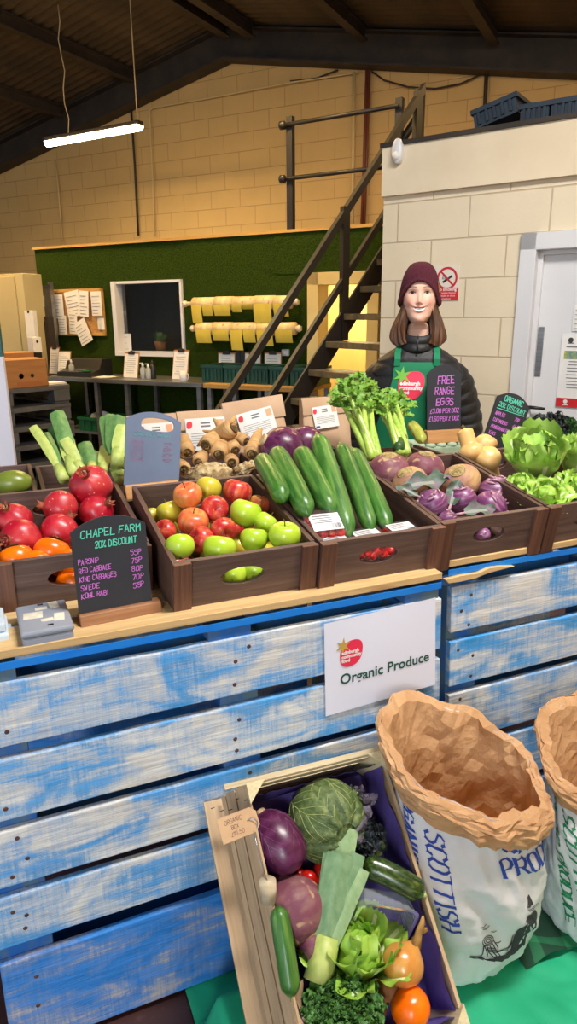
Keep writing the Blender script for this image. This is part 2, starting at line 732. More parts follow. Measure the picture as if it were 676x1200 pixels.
for xa, xb in ((XL, pk.x), (pk.x, XR)):
    b.grid(roof_fn(xa, xb), 2, 560)
    b.grid(lambda u, v, xa=xa, xb=xb: Vector((xa + (xb - xa) * u, 0.2 - 13.6 * v, roof_z(xa + (xb - xa) * u) + 0.14)), 2, 2, flip=True)
structure(b.build('ceiling', m_roof, None, BF, fixn=False))
# long side walls of the shed, out of the frame, so that the daylight comes in at the open front only
for nm, x in (('wall_left', XL), ('wall_right', XR)):
    b = MB()
    b.box((x, -6.4, 2.0), (0.2, 13.4, 4.0))
    structure(b.build(nm, m_block, None, BF))

# pipes and cables fixed to the gable
def wall_pipe(pts, rad, m, y=-0.06):
    global n_tr
    b = MB()
    pp = [loc_on(BF, u, v, y) for u, v in pts]
    b.tube(pp, rad, 8)
    o = structure(b.build('trim_%d' % n_tr, m, None, BF))
    n_tr += 1
    return o


wall_pipe([(415, 84), (413, 262)], 0.022, m_tubecol)
wall_pipe([(430, 80), (427, 180), (424, 262)], 0.022, m_redpipe)
wall_pipe([(433, 80), (430, 180), (427, 262)], 0.016, m_redpipe)
wall_pipe([(153, 118), (158, 195), (162, 276)], 0.016, m_beam)
wall_pipe([(181, 276), (178, 190), (175, 130), (180, 126), (255, 113), (338, 97), (420, 85)], 0.010, m_tubecol)
wall_pipe([(65, 188), (69, 230), (73, 282)], 0.012, m_tubecol)
wall_pipe([(570, 84), (568, 130)], 0.022, m_beam)
wall_pipe([(436, 84), (450, 94), (478, 102), (510, 104), (540, 98), (566, 86)], 0.010, m_beam)
wall_pipe([(340, 95), (370, 92), (396, 82)], 0.010, m_beam)

# ================================================================== office cabin clad in artificial grass
TF = frame((-2.68, 7.85, FLOOR), (0.885, -0.466, 0))


def tl(u, v, y=0.0):
    return loc_on(TF, u, v, y)


XE = 4.9
TOPZ = 2.36
wx0, wx1 = tl(134, 340).x, tl(214.5, 340).x
wz0, wz1 = tl(140, 416).z, tl(140, 330).z
dx0, dx1 = tl(364, 380).x, tl(446, 380).x
dz1 = tl(390, 319).z
TH_ = 0.14
b = MB()
xs = tl(214, 300).x
for (x0, x1, z0, z1) in ((0, wx0, 0, TOPZ), (wx0, wx1, 0, wz0), (wx0, wx1, wz1, TOPZ), (wx1, dx0, 0, TOPZ), (dx0, dx1, dz1, TOPZ), (dx1, XE, 0, TOPZ)):
    b.box(((x0 + x1) / 2, TH_ / 2, (z0 + z1) / 2), (x1 - x0, TH_, z1 - z0))
# roll seams of the turf: a second width laps over the first
b.box(((wx1 + 0.004 + dx0) / 2 + 0.01, -0.006, TOPZ / 2 + 0.5), (dx0 - wx1 - 0.02, 0.012, TOPZ - 1.0))
b.box(((tl(322, 300).x + dx1) / 2 + 0.2, -0.009, (dz1 + TOPZ) / 2), (dx1 - tl(322, 300).x + 0.4, 0.02, TOPZ - dz1))
structure(b.build('wall_front', m_turf, None, TF))
b = MB()
b.box((XE / 2, 0.06, TOPZ + 0.012), (XE, 0.19, 0.024))
structure(b.build('trim_30', m_pine, None, TF))
# cabin interior: floor is the hall's, back wall, party wall and lid
m_office = mat('office_wall', S(150, 142, 120), rough=0.8)
m_lit = mat('corridor_paint', S(236, 214, 150), S(226, 202, 136), sc=3, rough=0.7)
b = MB()
b.box((1.25, 1.9, TOPZ / 2), (2.5, 0.1, TOPZ))
b.box((0.05, 1.0, TOPZ / 2), (0.1, 1.8, TOPZ))
b.box((XE / 2 - 0.3, 1.05, TOPZ - 0.06), (XE - 0.6, 1.8, 0.08))
structure(b.build('wall_middle', m_office, None, TF))
b = MB()
b.box((2.5, 1.0, TOPZ / 2 - 0.06), (0.1, 1.7, TOPZ - 0.12))
b.box((3.45, 1.6, TOPZ / 2 - 0.06), (1.8, 0.1, TOPZ - 0.12))
structure(b.build('wall_end', m_lit, None, TF))
# doorway behind the stairs
b = MB()
fw = 0.10
b.box((dx0 + fw / 2, 0.04, dz1 / 2), (fw, 0.22, dz1))
b.box((dx1 - fw / 2, 0.04, dz1 / 2), (fw, 0.22, dz1))
b.box(((dx0 + dx1) / 2, 0.04, dz1 - 0.05), (dx1 - dx0, 0.22, 0.10))
structure(b.build('door_2', m_lit, None, TF))
# window with a white frame
w = thing('window_1', None, None, TF @ T((wx0 + wx1) / 2, 0, (wz0 + wz1) / 2))
del_keys = structure(w)
hw, hh = (wx1 - wx0) / 2, (wz1 - wz0) / 2
b = MB()
b.box((-hw + 0.02, 0.03, 0), (0.05, 0.16, 2 * hh))
b.box((hw - 0.012, 0.03, 0), (0.024, 0.12, 2 * hh))
b.box((0, 0.03, -hh + 0.02), (2 * hw, 0.18, 0.045))
b.box((0, 0.03, hh - 0.012), (2 * hw, 0.12, 0.024))
b.build('window_frame', m_white, w)
b = MB()
b.box((0, 0.06, 0), (2 * hw - 0.05, 0.006, 2 * hh - 0.05))
b.build('window_pane', m_glass, w)

# things in the office window
def on_sheet(F, u0, v0, u1, v1, y, th=0.003, rot=0.0):
    """flat sheet on plane y of frame F covering the surveyed rectangle"""
    a = loc_on(F, u0, v0, y)
    c = loc_on(F, u1, v1, y)
    return ((a.x + c.x) / 2, (a.z + c.z) / 2, abs(c.x - a.x), abs(a.z - c.z))


def print_lines(mb, w_, h_, y, n, mi=1, x0=-0.38, top=0.3, bot=-0.4, rr=rnd, hgt=0.018):
    for i in range(n):
        z = top - (top - bot) * i / max(1, n - 1)
        L = rr.uniform(0.45, 0.78) * w_
        x = x0 * w_
        mb.box((x + L / 2, y, z * h_), (L, 0.0012, hgt * h_), mi)


def pinned_sheet(name, label, cat, F, u0, v0, u1, v1, y, rot=0, group=None, lines=6, lift=0.0):
    cx, cz, w_, h_ = on_sheet(F, u0, v0, u1, v1, y)
    M_ = F @ T(cx, y, cz) @ rotm('Y', R(rot)) @ rotm('X', R(lift))
    t = thing(name, label, cat, M_, group)
    b = MB()
    b.grid(lambda a, c: Vector(((a - 0.5) * w_, -0.004 * math.sin(PI * a) * (1 - c), (c - 0.5) * h_)), 4, 4)
    k = len(b.v)
    b.grid(lambda a, c: Vector(((a - 0.5) * w_, 0.0012 - 0.004 * math.sin(PI * a) * (1 - c), (c - 0.5) * h_)), 4, 4, flip=True)
    b.build('sheet', m_paper, t, fixn=False)
    if lines:
        b = MB()
        print_lines(b, w_, h_, -0.0058, lines, 0)
        b.build('print', m_ink, t)
    return t


pinned_sheet('notice_card', 'white card with a yellow drawing standing inside the office window corner', 'card', TF, 140, 391, 154.5, 411, 0.05, 0, lines=3)
m_terra = mat('plant_pot', S(170, 112, 60), S(150, 96, 50), sc=8, rough=0.7)
m_leafdark = mat('plant_leaf', S(86, 120, 48), S(120, 150, 70), sc=20, rough=0.5)
pq = tl(187, 418.5, 0.16)
t = thing('potted_plant', 'small leafy potted plant on the sill inside the office window', 'plant', TF @ T(pq.x, 0.19, wz0 + 0.045))
b = MB()
b.lathe([(0.045, 0), (0.06, 0.07), (0.062, 0.09), (0.05, 0.09), (0.048, 0.075)], 18)
b.build('pot', m_terra, t)
b = MB()
for i in range(70):
    a = rnd.uniform(0, 2 * PI)
    L = rnd.uniform(0.08, 0.17)
    rr_ = rnd.uniform(0.3, 1.0)
    p0 = Vector((0.02 * math.cos(a), 0.02 * math.sin(a), 0.08))
    d = Vector((math.cos(a) * rr_, math.sin(a) * rr_ * 0.6, 1.0)).normalized()
    sd = d.cross(EZ).normalized() * 0.007
    pts = [p0 + d * L * k / 4 - EZ * (0.06 * (k / 4) ** 2 * rr_) for k in range(5)]
    vs = []
    for k, q in enumerate(pts):
        wd = math.sin(PI * (0.15 + 0.85 * k / 4)) + 0.1
        vs += [q - sd * wd, q + sd * wd]
    b.add(vs, [(2 * k, 2 * k + 1, 2 * k + 3, 2 * k + 2) for k in range(4)], 0, True)
b.build('leaves', m_leafdark, t, fixn=False)
# dim shelving inside the office
t = thing('office_shelving', 'dim shelf unit with boxes seen through the office window', 'shelving', TF @ T((wx0 + wx1) / 2 + 0.05, 1.55, 0))
b = MB()
for z in (0.9, 1.25, 1.6):
    b.box((0, 0, z), (1.0, 0.35, 0.03))
for x in (-0.5, 0.5):
    b.box((x, 0, 1.0), (0.03, 0.35, 1.9))
b.build('frame', m_office, t)
for i, (x, z, w_, h_) in enumerate(((-0.3, 0.92, 0.25, 0.2), (0.1, 0.92, 0.3, 0.15), (-0.2, 1.27, 0.3, 0.22), (0.25, 1.27, 0.2, 0.25), (0.0, 1.62, 0.4, 0.2))):
    b = MB()
    b.box((x, 0, z + h_ / 2), (w_, 0.25, h_))
    tag(b.build('storage_box', m_card if i % 2 else m_office, None, TF @ T((wx0 + wx1) / 2 + 0.05, 1.55, 0)),
        'storage box on the dim shelves behind the office window', 'box', 'boxes inside the office')

# ================================================================== cork board with papers
c4 = [tl(u, v, 0) for u, v in ((62.8, 340), (121, 337), (125, 392.5), (68.4, 394))]
cx = sum(q.x for q in c4) / 4
cz = sum(q.z for q in c4) / 4
cw = ((c4[1].x - c4[0].x) + (c4[2].x - c4[3].x)) / 2
chh = ((c4[0].z - c4[3].z) + (c4[1].z - c4[2].z)) / 2
t = thing('notice_board', 'cork notice board in a pine frame on the green turf wall', 'notice board', TF @ T(cx, 0, cz))
b = MB()
b.box((0, -0.012, 0), (cw - 0.04, 0.016, chh - 0.04))
b.build('cork_panel', m_cork, t)
b = MB()
for sx in (-1, 1):
    b.box((sx * (cw / 2 - 0.015), -0.015, 0), (0.03, 0.03, chh))
    b.box((0, -0.015, sx * (chh / 2 - 0.015)), (cw, 0.03, 0.03))
b.build('board_frame', m_pine, t)
pap = [(182, 140, 232, 225, 0, 'white sheet hanging at the left edge of the cork board'), (233, 127, 293, 218, -8, 'tilted white sheet at the top middle of the cork board'),
       (282, 126, 322, 218, 5, 'sheet pinned behind the tilted one at top middle of the cork board'), (325, 128, 369, 215, 0, 'upright sheet at the top right of the cork board'),
       (350, 222, 377, 265, 0, 'small white slip at the lower right of the cork board'), (208, 215, 243, 282, 0, 'half hidden sheet at the bottom left of the cork board'),
       (245, 195, 281, 280, 3, 'crumpled sheet in the middle of the cork board'), (273, 230, 325, 318, -24, 'steeply tilted sheet hanging below the cork board')]
for i, (x0, y0, x1, y1, ro, lb) in enumerate(pap):
    k = 220 / 676
    pinned_sheet('pinned_paper', lb, 'paper', TF, x0 * k, 300 + y0 * k, x1 * k, 300 + y1 * k, -0.036 - 0.006 * (i % 4), ro, 'papers on the cork board')

# ================================================================== benches, boards, trays
BD = -0.55
bz = tl(150, 445.5, BD).z


def bench(name, label, ua, ub, m, legs):
    x0, x1 = tl(ua, 446, BD).x, tl(ub, 450, BD).x
    t = thing(name, label, 'workbench', TF @ T(x0, 0, 0))
    L = x1 - x0
    b = MB()
    b.box((L / 2, BD / 2 - 0.015, bz - 0.02), (L, -BD - 0.03, 0.04))
    b.build('worktop', m, t, None, 0.004)
    b = MB()
    b.box((L / 2, BD / 2, 0.55), (L - 0.08, -BD - 0.1, 0.025))
    b.build('shelf', m, t)
    for lx in legs:
        for y in (BD + 0.05, -0.06):
            b = MB()
            b.box((lx * L, y, (bz - 0.04) / 2), (0.04, 0.04, bz - 0.04))
            b.build('leg', m_grey_steel, t)
    return t, x0, L


bench('workbench', 'long steel workbench against the turf wall under the window', 54, 236, m_grey_steel, (0.04, 0.33, 0.53, 0.97))
bench('workbench', 'shorter wood-edged workbench under the label rolls', 237.5, 358, m_pine, (0.04, 0.3, 0.62, 0.97))


def tray(name, label, F, x0, x1, y0, y1, z0, h, m, group=None, slots=True):
    t = thing(name, label, 'crate', F @ T((x0 + x1) / 2, (y0 + y1) / 2, z0), group)
    w_, d_ = x1 - x0, y1 - y0
    b = MB()
    b.box((0, 0, 0.01), (w_ * 0.94, d_ * 0.94, 0.02))
    for s in (-1, 1):
        b.box((0, s * (d_ / 2 - 0.01), h / 2), (w_, 0.014, h))
        b.box((s * (w_ / 2 - 0.01), 0, h / 2), (0.014, d_, h))
    b.build('tray_body', m, t)
    b = MB()
    for s in (-1, 1):
        b.box((0, s * (d_ / 2), h - 0.012), (w_ + 0.012, 0.022, 0.024))
        b.box((s * (w_ / 2), 0, h - 0.012), (0.022, d_ + 0.012, 0.024))
    b.build('rim', m, t)
    if slots:
        nn = 5
        for i in range(nn):
            b = MB()
            b.box(((i - (nn - 1) / 2) * w_ / (nn + 0.5), -d_ / 2 - 0.002, h * 0.45), (0.016, 0.012, h * 0.6))
            b.build('rib', m, t)
    return t


kx = 220 / 676
k2 = lambda x: 200 + x * kx
names = ['teal tray at the left end of the row under the label rolls', 'second teal tray from the left under the label rolls', 'middle teal tray under the label rolls',
         'fourth teal tray from the left under the label rolls', 'teal tray at the right end of the row behind the stair rail']
for i, (xa, xb) in enumerate(((115, 193), (195, 272), (274, 355), (357, 430), (432, 520))):
    x0, x1 = tl(k2(xa), 440, -0.42).x, tl(k2(xb), 440, -0.42).x
    tray('plastic_tray', names[i], TF, x0 + 0.006, x1 - 0.006, -0.44, -0.1, bz, 0.155, m_teal_tray, 'teal trays on the bench')
names = ['green tray on the bench shelf below the black label printer', 'green tray on the bench shelf beside a table leg below the clipboard', 'green tray at the right end of the long bench shelf']
for i, (ua, ub) in enumerate(((94, 139), (152, 199), (203, 232))):
    x0, x1 = tl(ua, 470, -0.45).x, tl(ub, 470, -0.45).x
    tray('plastic_tray', names[i], TF, x0, x1, -0.5, -0.12, 0.5625, 0.14, m_green_tray, 'green trays under the bench')
for i, (ua, ub, vb, lb) in enumerate(((104, 124, 464, 'crumpled white bag in the green tray below the printer'), (152, 166, 467, 'crumpled white bag in the green tray beside a table leg'))):
    q0, q1 = tl(ua, vb, -0.35), tl(ub, vb, -0.35)
    b = MB()
    b.grid(lambda u, v: Vector(((q0.x + q1.x) / 2, -0.32, 0.66)) + Vector((math.cos(2 * PI * u) * math.sin(PI * v) * (q1.x - q0.x) / 2, math.sin(2 * PI * u) * math.sin(PI * v) * 0.1, math.cos(PI * v) * 0.08)) * (1 + 0.25 * nz((u * 5, v * 5, i), 1.4, 3)), 20, 12, cu=True)
    tag(b.build('plastic_bag', m_paper, None, TF), lb, 'bag')


def clipboard(label, ua, va, ub, vb, y, lean=-12, group='clipboards on the benches', clip=True):
    a, c = tl(ua, vb, y), tl(ub, vb, y)
    h_ = (tl(ua, va, y).z - bz) / math.cos(R(lean))
    w_ = c.x - a.x
    t = thing('clipboard', label, 'clipboard', TF @ T((a.x + c.x) / 2, y, bz) @ rotm('X', R(lean)), group)
    b = MB()
    b.box((0, 0.004, h_ / 2), (w_, 0.006, h_))
    b.build('backing', m_card, t)
    b = MB()
    b.box((0, -0.001, h_ * 0.48), (w_ * 0.92, 0.002, h_ * 0.92))
    b.build('sheet', m_paper, t)
    b = MB()
    for i in range(8):
        b.box((rnd.uniform(-0.05, 0.02) * w_, -0.0028, h_ * (0.2 + 0.08 * i)), (w_ * rnd.uniform(0.5, 0.7), 0.001, h_ * 0.012))
    b.build('print', m_ink, t)
    if clip:
        b = MB()
        b.box((0, -0.006, h_ * 0.97), (w_ * 0.4, 0.012, 0.03))
        b.lathe([(0.018, 0), (0.018, 0.012)], 14, 0, T(0, -0.002, h_ * 0.99) @ rotm('X', R(90)))
        b.build('clip', m_steel_dark, t)
    return t


clipboard('clipboard standing at the left end of the long bench', 57, 407, 67.5, 435, -0.3)
b3 = clipboard('sheaf of white sheets leaning beside the leftmost clipboard', 66.5, 411.5, 81, 435, -0.34, clip=False)
clipboard('clipboard leaning below the left part of the office window', 144, 413, 161, 441, -0.36)
clipboard('clipboard leaning below the right end of the office window', 201, 410, 219, 441, -0.34)
for ua, ub, lb in ((255, 275, 'white clipboard behind the teal trays, leftmost of three'), (286, 305, 'white clipboard behind the teal trays, middle of three'), (309, 329, 'white clipboard behind the teal trays, right of three')):
    clipboard(lb, ua, 412.5, ub, 432, -0.09, -4)
for ua, ub, lb in ((276, 281, 'left'), (281.5, 286, 'right')):
    a, c = tl(ua, 430, -0.09), tl(ub, 430, -0.09)
    b = MB()
    b.box(((a.x + c.x) / 2, -0.05, bz + 0.14), (c.x - a.x, 0.07, 0.28))
    b.prism([(-0.012, 0.1), (0.012, 0.1), (0.0, 0.13)], -0.09, -0.085, 0, T((a.x + c.x) / 2, 0, bz))
    tag(b.build('ring_binder', m_black, None, TF), 'black ring binder, %s one of the pair between the white clipboards' % lb, 'binder', 'black binders on the bench')

# label printer / scale
a, c = tl(81, 436, -0.3), tl(121, 436, -0.3)
t = thing('label_printer', 'black label printer with a keypad on the long bench', 'printer', TF @ T((a.x + c.x) / 2, -0.3, bz))
w_ = c.x - a.x
b = MB()
b.prism([(-0.17, 0), (0.14, 0), (0.14, 0.17), (-0.0, 0.17), (-0.05, 0.07), (-0.17, 0.04)], -w_ / 2, w_ / 2, 0, rotm('Z', R(-90)) @ Matrix.Scale(-1, 4, (1, 0, 0)))
b.xf(rotm('Z', 0))
b.build('printer_body', m_black, t, None, 0.006)
b = MB()
for i in range(7):
    for j in range(2):
        b.box((-w_ * 0.35 + i * w_ * 0.09, -0.15 + j * 0.04, 0.052 + j * 0.011), (w_ * 0.06, 0.025, 0.008))
b.build('keypad', m_ink, t)
b = MB()
b.box((w_ * 0.3, -0.135, 0.058), (w_ * 0.22, 0.05, 0.01))
b.build('display', m_green_tray, t)


def bottle(label, u, va, vb, y, rad, m, pump=True):
    q = tl(u, vb, y)
    h_ = tl(u, va, y).z - bz
    t = thing('bottle', label, 'bottle', TF @ T(q.x, y, bz))
    b = MB()
    b.lathe([(rad * 0.9, 0), (rad, 0.01), (rad, h_ * 0.62), (rad * 0.5, h_ * 0.74), (rad * 0.35, h_ * 0.78)], 16)
    b.build('bottle_body', m, t)
    b = MB()
    b.lathe([(rad * 0.42, h_ * 0.77), (rad * 0.42, h_ * 0.9), (rad * 0.2, h_ * 0.92), (rad * 0.2, h_)], 12)
    if pump:
        b.box((-rad * 0.5, 0, h_ * 0.97), (rad * 1.4, rad * 0.4, h_ * 0.05))
    b.build('pump', m_paper if m is not m_black else m_black, t)


m_clear = mat('clear_plastic', S(210, 214, 214), rough=0.15, trans=0.5)
bottle('clear pump bottle in front of the black label printer', 84.5, 421, 438, -0.42, 0.028, m_clear)
bottle('left of two clear pump bottles between clipboard and black flask', 168, 425, 442, -0.36, 0.028, m_clear)
bottle('right of two clear pump bottles between clipboard and black flask', 174, 426, 442, -0.38, 0.026, m_clear)
bottle('tall black flask beside the clear pump bottles', 179.5, 422, 444, -0.34, 0.032, m_black, False)
q = tl(215, 449, -0.48)
t = thing('mug', 'pale grey mug at the right end of the long bench', 'mug', TF @ T(q.x, -0.48, bz))
b = MB()
b.lathe([(0.03, 0), (0.034, 0.005), (0.036, 0.095), (0.032, 0.095), (0.03, 0.01)], 18)
b.build('cup', m_white, t)
b = MB()
b.tube([(0.035, 0, 0.075), (0.056, 0, 0.07), (0.06, 0, 0.045), (0.05, 0, 0.025), (0.034, 0, 0.022)], 0.005, 8)
b.build('handle', m_white, t)
a, c = tl(110, 441, -0.45), tl(140, 441, -0.3)
b = MB()
b.grid(lambda u, v: Vector((a.x + (c.x - a.x) * u, -0.5 + 0.2 * v, bz + 0.003 + 0.004 * math.sin(u * 5 + v * 2) ** 2)), 6, 4)
b.grid(lambda u, v: Vector((a.x + (c.x - a.x) * u, -0.5 + 0.2 * v, bz + 0.001)), 1, 1, flip=True)
tag(b.build('loose_paper', m_paper, None, TF, fixn=False), 'loose white papers lying flat on the long bench', 'paper')
a = tl(332, 409, 0)
c = tl(340, 417, 0)
t = thing('wall_switch', 'white double socket box on the turf wall right of the rolls', 'switch', TF @ T((a.x + c.x) / 2, 0, (a.z + c.z) / 2))
b = MB()
b.box((0, -0.02, 0), (c.x - a.x, 0.04, a.z - c.z))
b.build('switch_plate', m_white, t, None, 0.006)
b = MB()
b.box((0, -0.043, 0), (0.02, 0.008, 0.03))
b.build('rocker', m_paper, t)
q = tl(218, 356, 0)

# label rolls on two rods
m_roll = mat('label_roll', S(238, 214, 160), S(226, 196, 136), sc=(30, 3, 3), c3=S(214, 90, 60), sc3=26, lo3=0.66, hi3=0.7, rough=0.6)
m_strip = mat('yellow_strip', S(232, 204, 78), S(220, 190, 64), sc=8, rough=0.7)
m_rod = mat('rod_white', S(230, 214, 180), rough=0.4)
for rid, (ua, va, ub, vb, xs_, hang, nm) in enumerate((
        (217, 357, 347, 353, (70, 150, 215, 293, 365, 425), (0.16, 0.10, 0.07, 0.16, 0.11, 0.17), 'upper'),
        (226, 386, 350, 384, (85, 145, 210, 305, 370, 440), (0.12, 0.10, 0.18, 0.14, 0.11, 0.12), 'lower'))):
    yo = -0.12
    A_, B_ = tl(ua, va, yo), tl(ub, vb, yo)
    zc = (A_.z + B_.z) / 2
    t = thing('roll_rod', 'white %s rod holding the label rolls on the turf wall' % nm, 'rod', TF @ T((A_.x + B_.x) / 2, yo, zc))
    L = B_.x - A_.x
    b = MB()
    b.tube([(-L / 2, 0, 0), (L / 2, 0, 0)], 0.016, 12)
    b.build('rod', m_rod, t)
    for s in (-1, 1):
        b = MB()
        b.lathe([(0.02, -0.02), (0.03, -0.008), (0.03, 0.008), (0.02, 0.02)], 14, 0, T(s * L / 2, 0, 0) @ rotm('Y', R(90)))
        b.build('finial', m_rod, t)
        b = MB()
        b.box((s * (L / 2 - 0.03), 0.055, 0), (0.02, 0.11, 0.04))
        b.build('bracket', m_rod, t)
    ords = ('first', 'second', 'third', 'fourth', 'fifth')
    for i in range(5):
        x0 = tl(k2(xs_[i]), va, yo - 0.06).x + 0.004
        x1 = tl(k2(xs_[i + 1]), va, yo - 0.06).x - 0.004
        rr_ = 0.056 + (0.004 if i % 2 else 0)
        lb = ('%s label roll from the left on the %s rod, yellow strips hanging' % (ords[i], nm))
        t = thing('label_roll', lb, 'roll', TF @ T((x0 + x1) / 2, yo, zc), 'label rolls on the %s rod' % nm)
        w_ = x1 - x0
        b = MB()
        b.lathe([(0.018, -w_ / 2), (rr_, -w_ / 2), (rr_, w_ / 2), (0.018, w_ / 2)], 28, 0, rotm('Y', R(90)), cap=False)
        b.build('roll_body', m_roll, t)
        nst = 2 if w_ > 0.2 else 1
        for j in range(nst):
            ww = w_ / nst
            hx = -w_ / 2 + ww * (j + 0.5)
            hl = hang[i] * (1.0 if j == 0 else 0.62)
            b = MB()
            b.grid(lambda u, v: Vector((hx + (u - 0.5) * ww * 0.92, -rr_ - 0.002 + 0.02 * v * v, -hl * v - 0.01)), 2, 6)
            b.grid(lambda u, v: Vector((hx + (u - 0.5) * ww * 0.92, -rr_ + 0.02 * v * v, -hl * v - 0.01)), 2, 6, flip=True)
            b.build('hanging_strip', m_strip, t, fixn=False)

# ================================================================== left background: cabinet, boxes, pallets, banner
m_beige = mat('beige_board', S(190, 176, 132), S(182, 166, 122), sc=1, rough=0.6)
m_greydiv = mat('grey_screen', S(134, 122, 98), S(124, 112, 90), sc=40, rough=0.9)
YC = -0.45


def lbox(name, label, cat, ua, va, ub, y0, y1, m, z0=0.0, bevel=0.005):
    a, c = tl(ua, va, y0), tl(ub, va, y0)
    t = thing(name, label, cat, TF @ T((a.x + c.x) / 2, (y0 + y1) / 2, z0))
    w_, h_, d_ = c.x - a.x, a.z - z0, y1 - y0
    return t, w_, d_, h_


t, w_, d_, h_ = lbox('tall_cabinet', 'tall plain beige cabinet at the left edge behind the boxes', 'cabinet', -14, 322, 26, YC, -0.2, m_beige)
b = MB(); b.box((0, 0, h_ / 2), (w_, d_, h_)); b.build('cabinet_body', m_beige, t, None, 0.004)
b = MB(); b.box((-0.05, -d_ / 2 - 0.008, h_ / 2), (w_ - 0.12, 0.016, h_ - 0.06)); b.build('door', m_beige, t, None, 0.003)
t, w_, d_, h_ = lbox('folded_table', 'narrow cream board with two black holes beside the beige cabinet', 'board', 28, 364, 38, YC - 0.05, YC, m_beige)
b = MB(); b.box((0, 0, h_ / 2), (w_, d_, h_)); b.build('board_panel', m_paper, t, None, 0.004)
for v in (365.5, 405.5):
    q = tl(32.5, v, YC - 0.05)
    b = MB(); b.lathe([(0.013, 0), (0.013, 0.004)], 16, 0, T(0, -d_ / 2, q.z) @ rotm('X', R(90))); b.build('hole_ring', m_black, t)
t, w_, d_, h_ = lbox('divider_screen', 'grey fabric screen beside the left end of the turf wall', 'screen', 28, 332, 58, -0.12, -0.08, m_greydiv)
b = MB(); b.box((0, 0, h_ * 0.78), (w_ - 0.04, d_, h_ * 0.4)); b.build('fabric_panel', m_greydiv, t)
b = MB()
for s in (-1, 1):
    b.box((s * (w_ / 2 - 0.01), 0, h_ / 2), (0.025, d_ + 0.01, h_))
b.box((0, 0, h_ * 0.98), (w_, d_ + 0.01, 0.025)); b.box((0, 0, h_ * 0.585), (w_, d_ + 0.01, 0.02))
b.build('screen_frame', m_grey_steel, t)
pinned_sheet('pinned_paper', 'single pale sheet taped to the grey screen', 'paper', TF, 40, 346.5, 53, 359, -0.13, 4, None, 3)
m_darkfill = mat('dark_fill', S(58, 50, 42), rough=0.9)
t, w_, d_, h_ = lbox('dark_filler', 'dark low box filling the dark area under the grey screen', 'cupboard', 38, 371, 55, -0.22, -0.13, m_darkfill)  # plain dark box standing for the dark area below the screen
b = MB(); b.box((0, 0, h_ / 2), (w_, d_, h_)); b.build('filler_body', m_darkfill, t, None, 0.004)
b = MB(); b.box((0, -d_ / 2 - 0.006, h_ * 0.5), (w_ * 0.9, 0.012, h_ * 0.94)); b.build('door', m_darkfill, t)  # flat dark front sheet of the filler box

# grey pallet stack
PS0 = O + ray(82, 450) * 6.0
PSX = Vector((0.66, 0.75, 0)).normalized()
PSF = frame((PS0.x, PS0.y, FLOOR), PSX)
topz = PS0.z - FLOOR
NP = 7
ph = topz / NP
m_gpal = mat('grey_plastic', S(92, 94, 98), S(78, 80, 84), sc=5, rough=0.55)
pl = ('topmost', 'second from top', 'third from top', 'fourth from top', 'fifth from top', 'sixth from top', 'lowest')
for i in range(NP):
    z = topz - (i + 1) * ph
    dx = rnd.uniform(-0.012, 0.012)
    t = thing('plastic_pallet', 'grey plastic pallet, %s of the stack under the cardboard boxes' % pl[i], 'pallet', PSF @ T(-0.6 + dx, 0.4, z), 'grey pallets in the left stack')
    b = MB()
    b.box((0, 0, ph - 0.02), (1.2, 0.8, 0.036))
    b.build('deck', m_gpal, t)
    for x in (-0.52, 0, 0.52):
        b = MB()
        for y in (-0.34, 0, 0.34):
            b.box((x, y, ph / 2), (0.15, 0.12, ph - 0.05))
        b.box((x, 0, 0.012), (0.14, 0.78, 0.02))
        b.build('skid', m_gpal, t)
# cardboard boxes on the stack
def carton(name, label, F, x0, x1, y0, y1, z0, h, m, holes=None):
    t = thing(name, label, 'box', F @ T((x0 + x1) / 2, (y0 + y1) / 2, z0))
    w_, d_ = x1 - x0, y1 - y0
    b = MB()
    if holes:
        b.holed(w_, h, 0.006, w_ * 0.36, h * 0.42, 0.022, 0.022, 0, 24, -w_ / 2, 0, -d_ / 2)
    else:
        b.box((0, -d_ / 2 + 0.003, h / 2), (w_, 0.006, h))
    b.box((0, d_ / 2 - 0.003, h / 2), (w_, 0.006, h))
    for s in (-1, 1):
        b.box((s * (w_ / 2 - 0.003), 0, h / 2), (0.006, d_, h))
    b.box((0, 0, 0.004), (w_, d_, 0.008))
    b.build('carton_body', m, t)
    for s in (-1, 1):
        b = MB()
        b.box((0, s * d_ * 0.25, 0), (w_, d_ * 0.5, 0.005))
        b.build('flap', m, t, T(0, 0, h + 0.004) @ rotm('X', R(s * -2)))
    if holes:
        b = MB(); b.lathe([(0.016, 0), (0.016, 0.002)], 16, 0, T(w_ * 0.12, -d_ / 2, h * 0.42) @ rotm('X', R(90))); b.build('punched_disc', m_black, t)
        b = MB(); b.box((w_ * 0.05, -d_ / 2 - 0.001, h * 0.14), (w_ * 0.62, 0.001, 0.03)); b.build('stamp', mat('faded_red', S(164, 100, 62), rough=0.9), t)
    return t


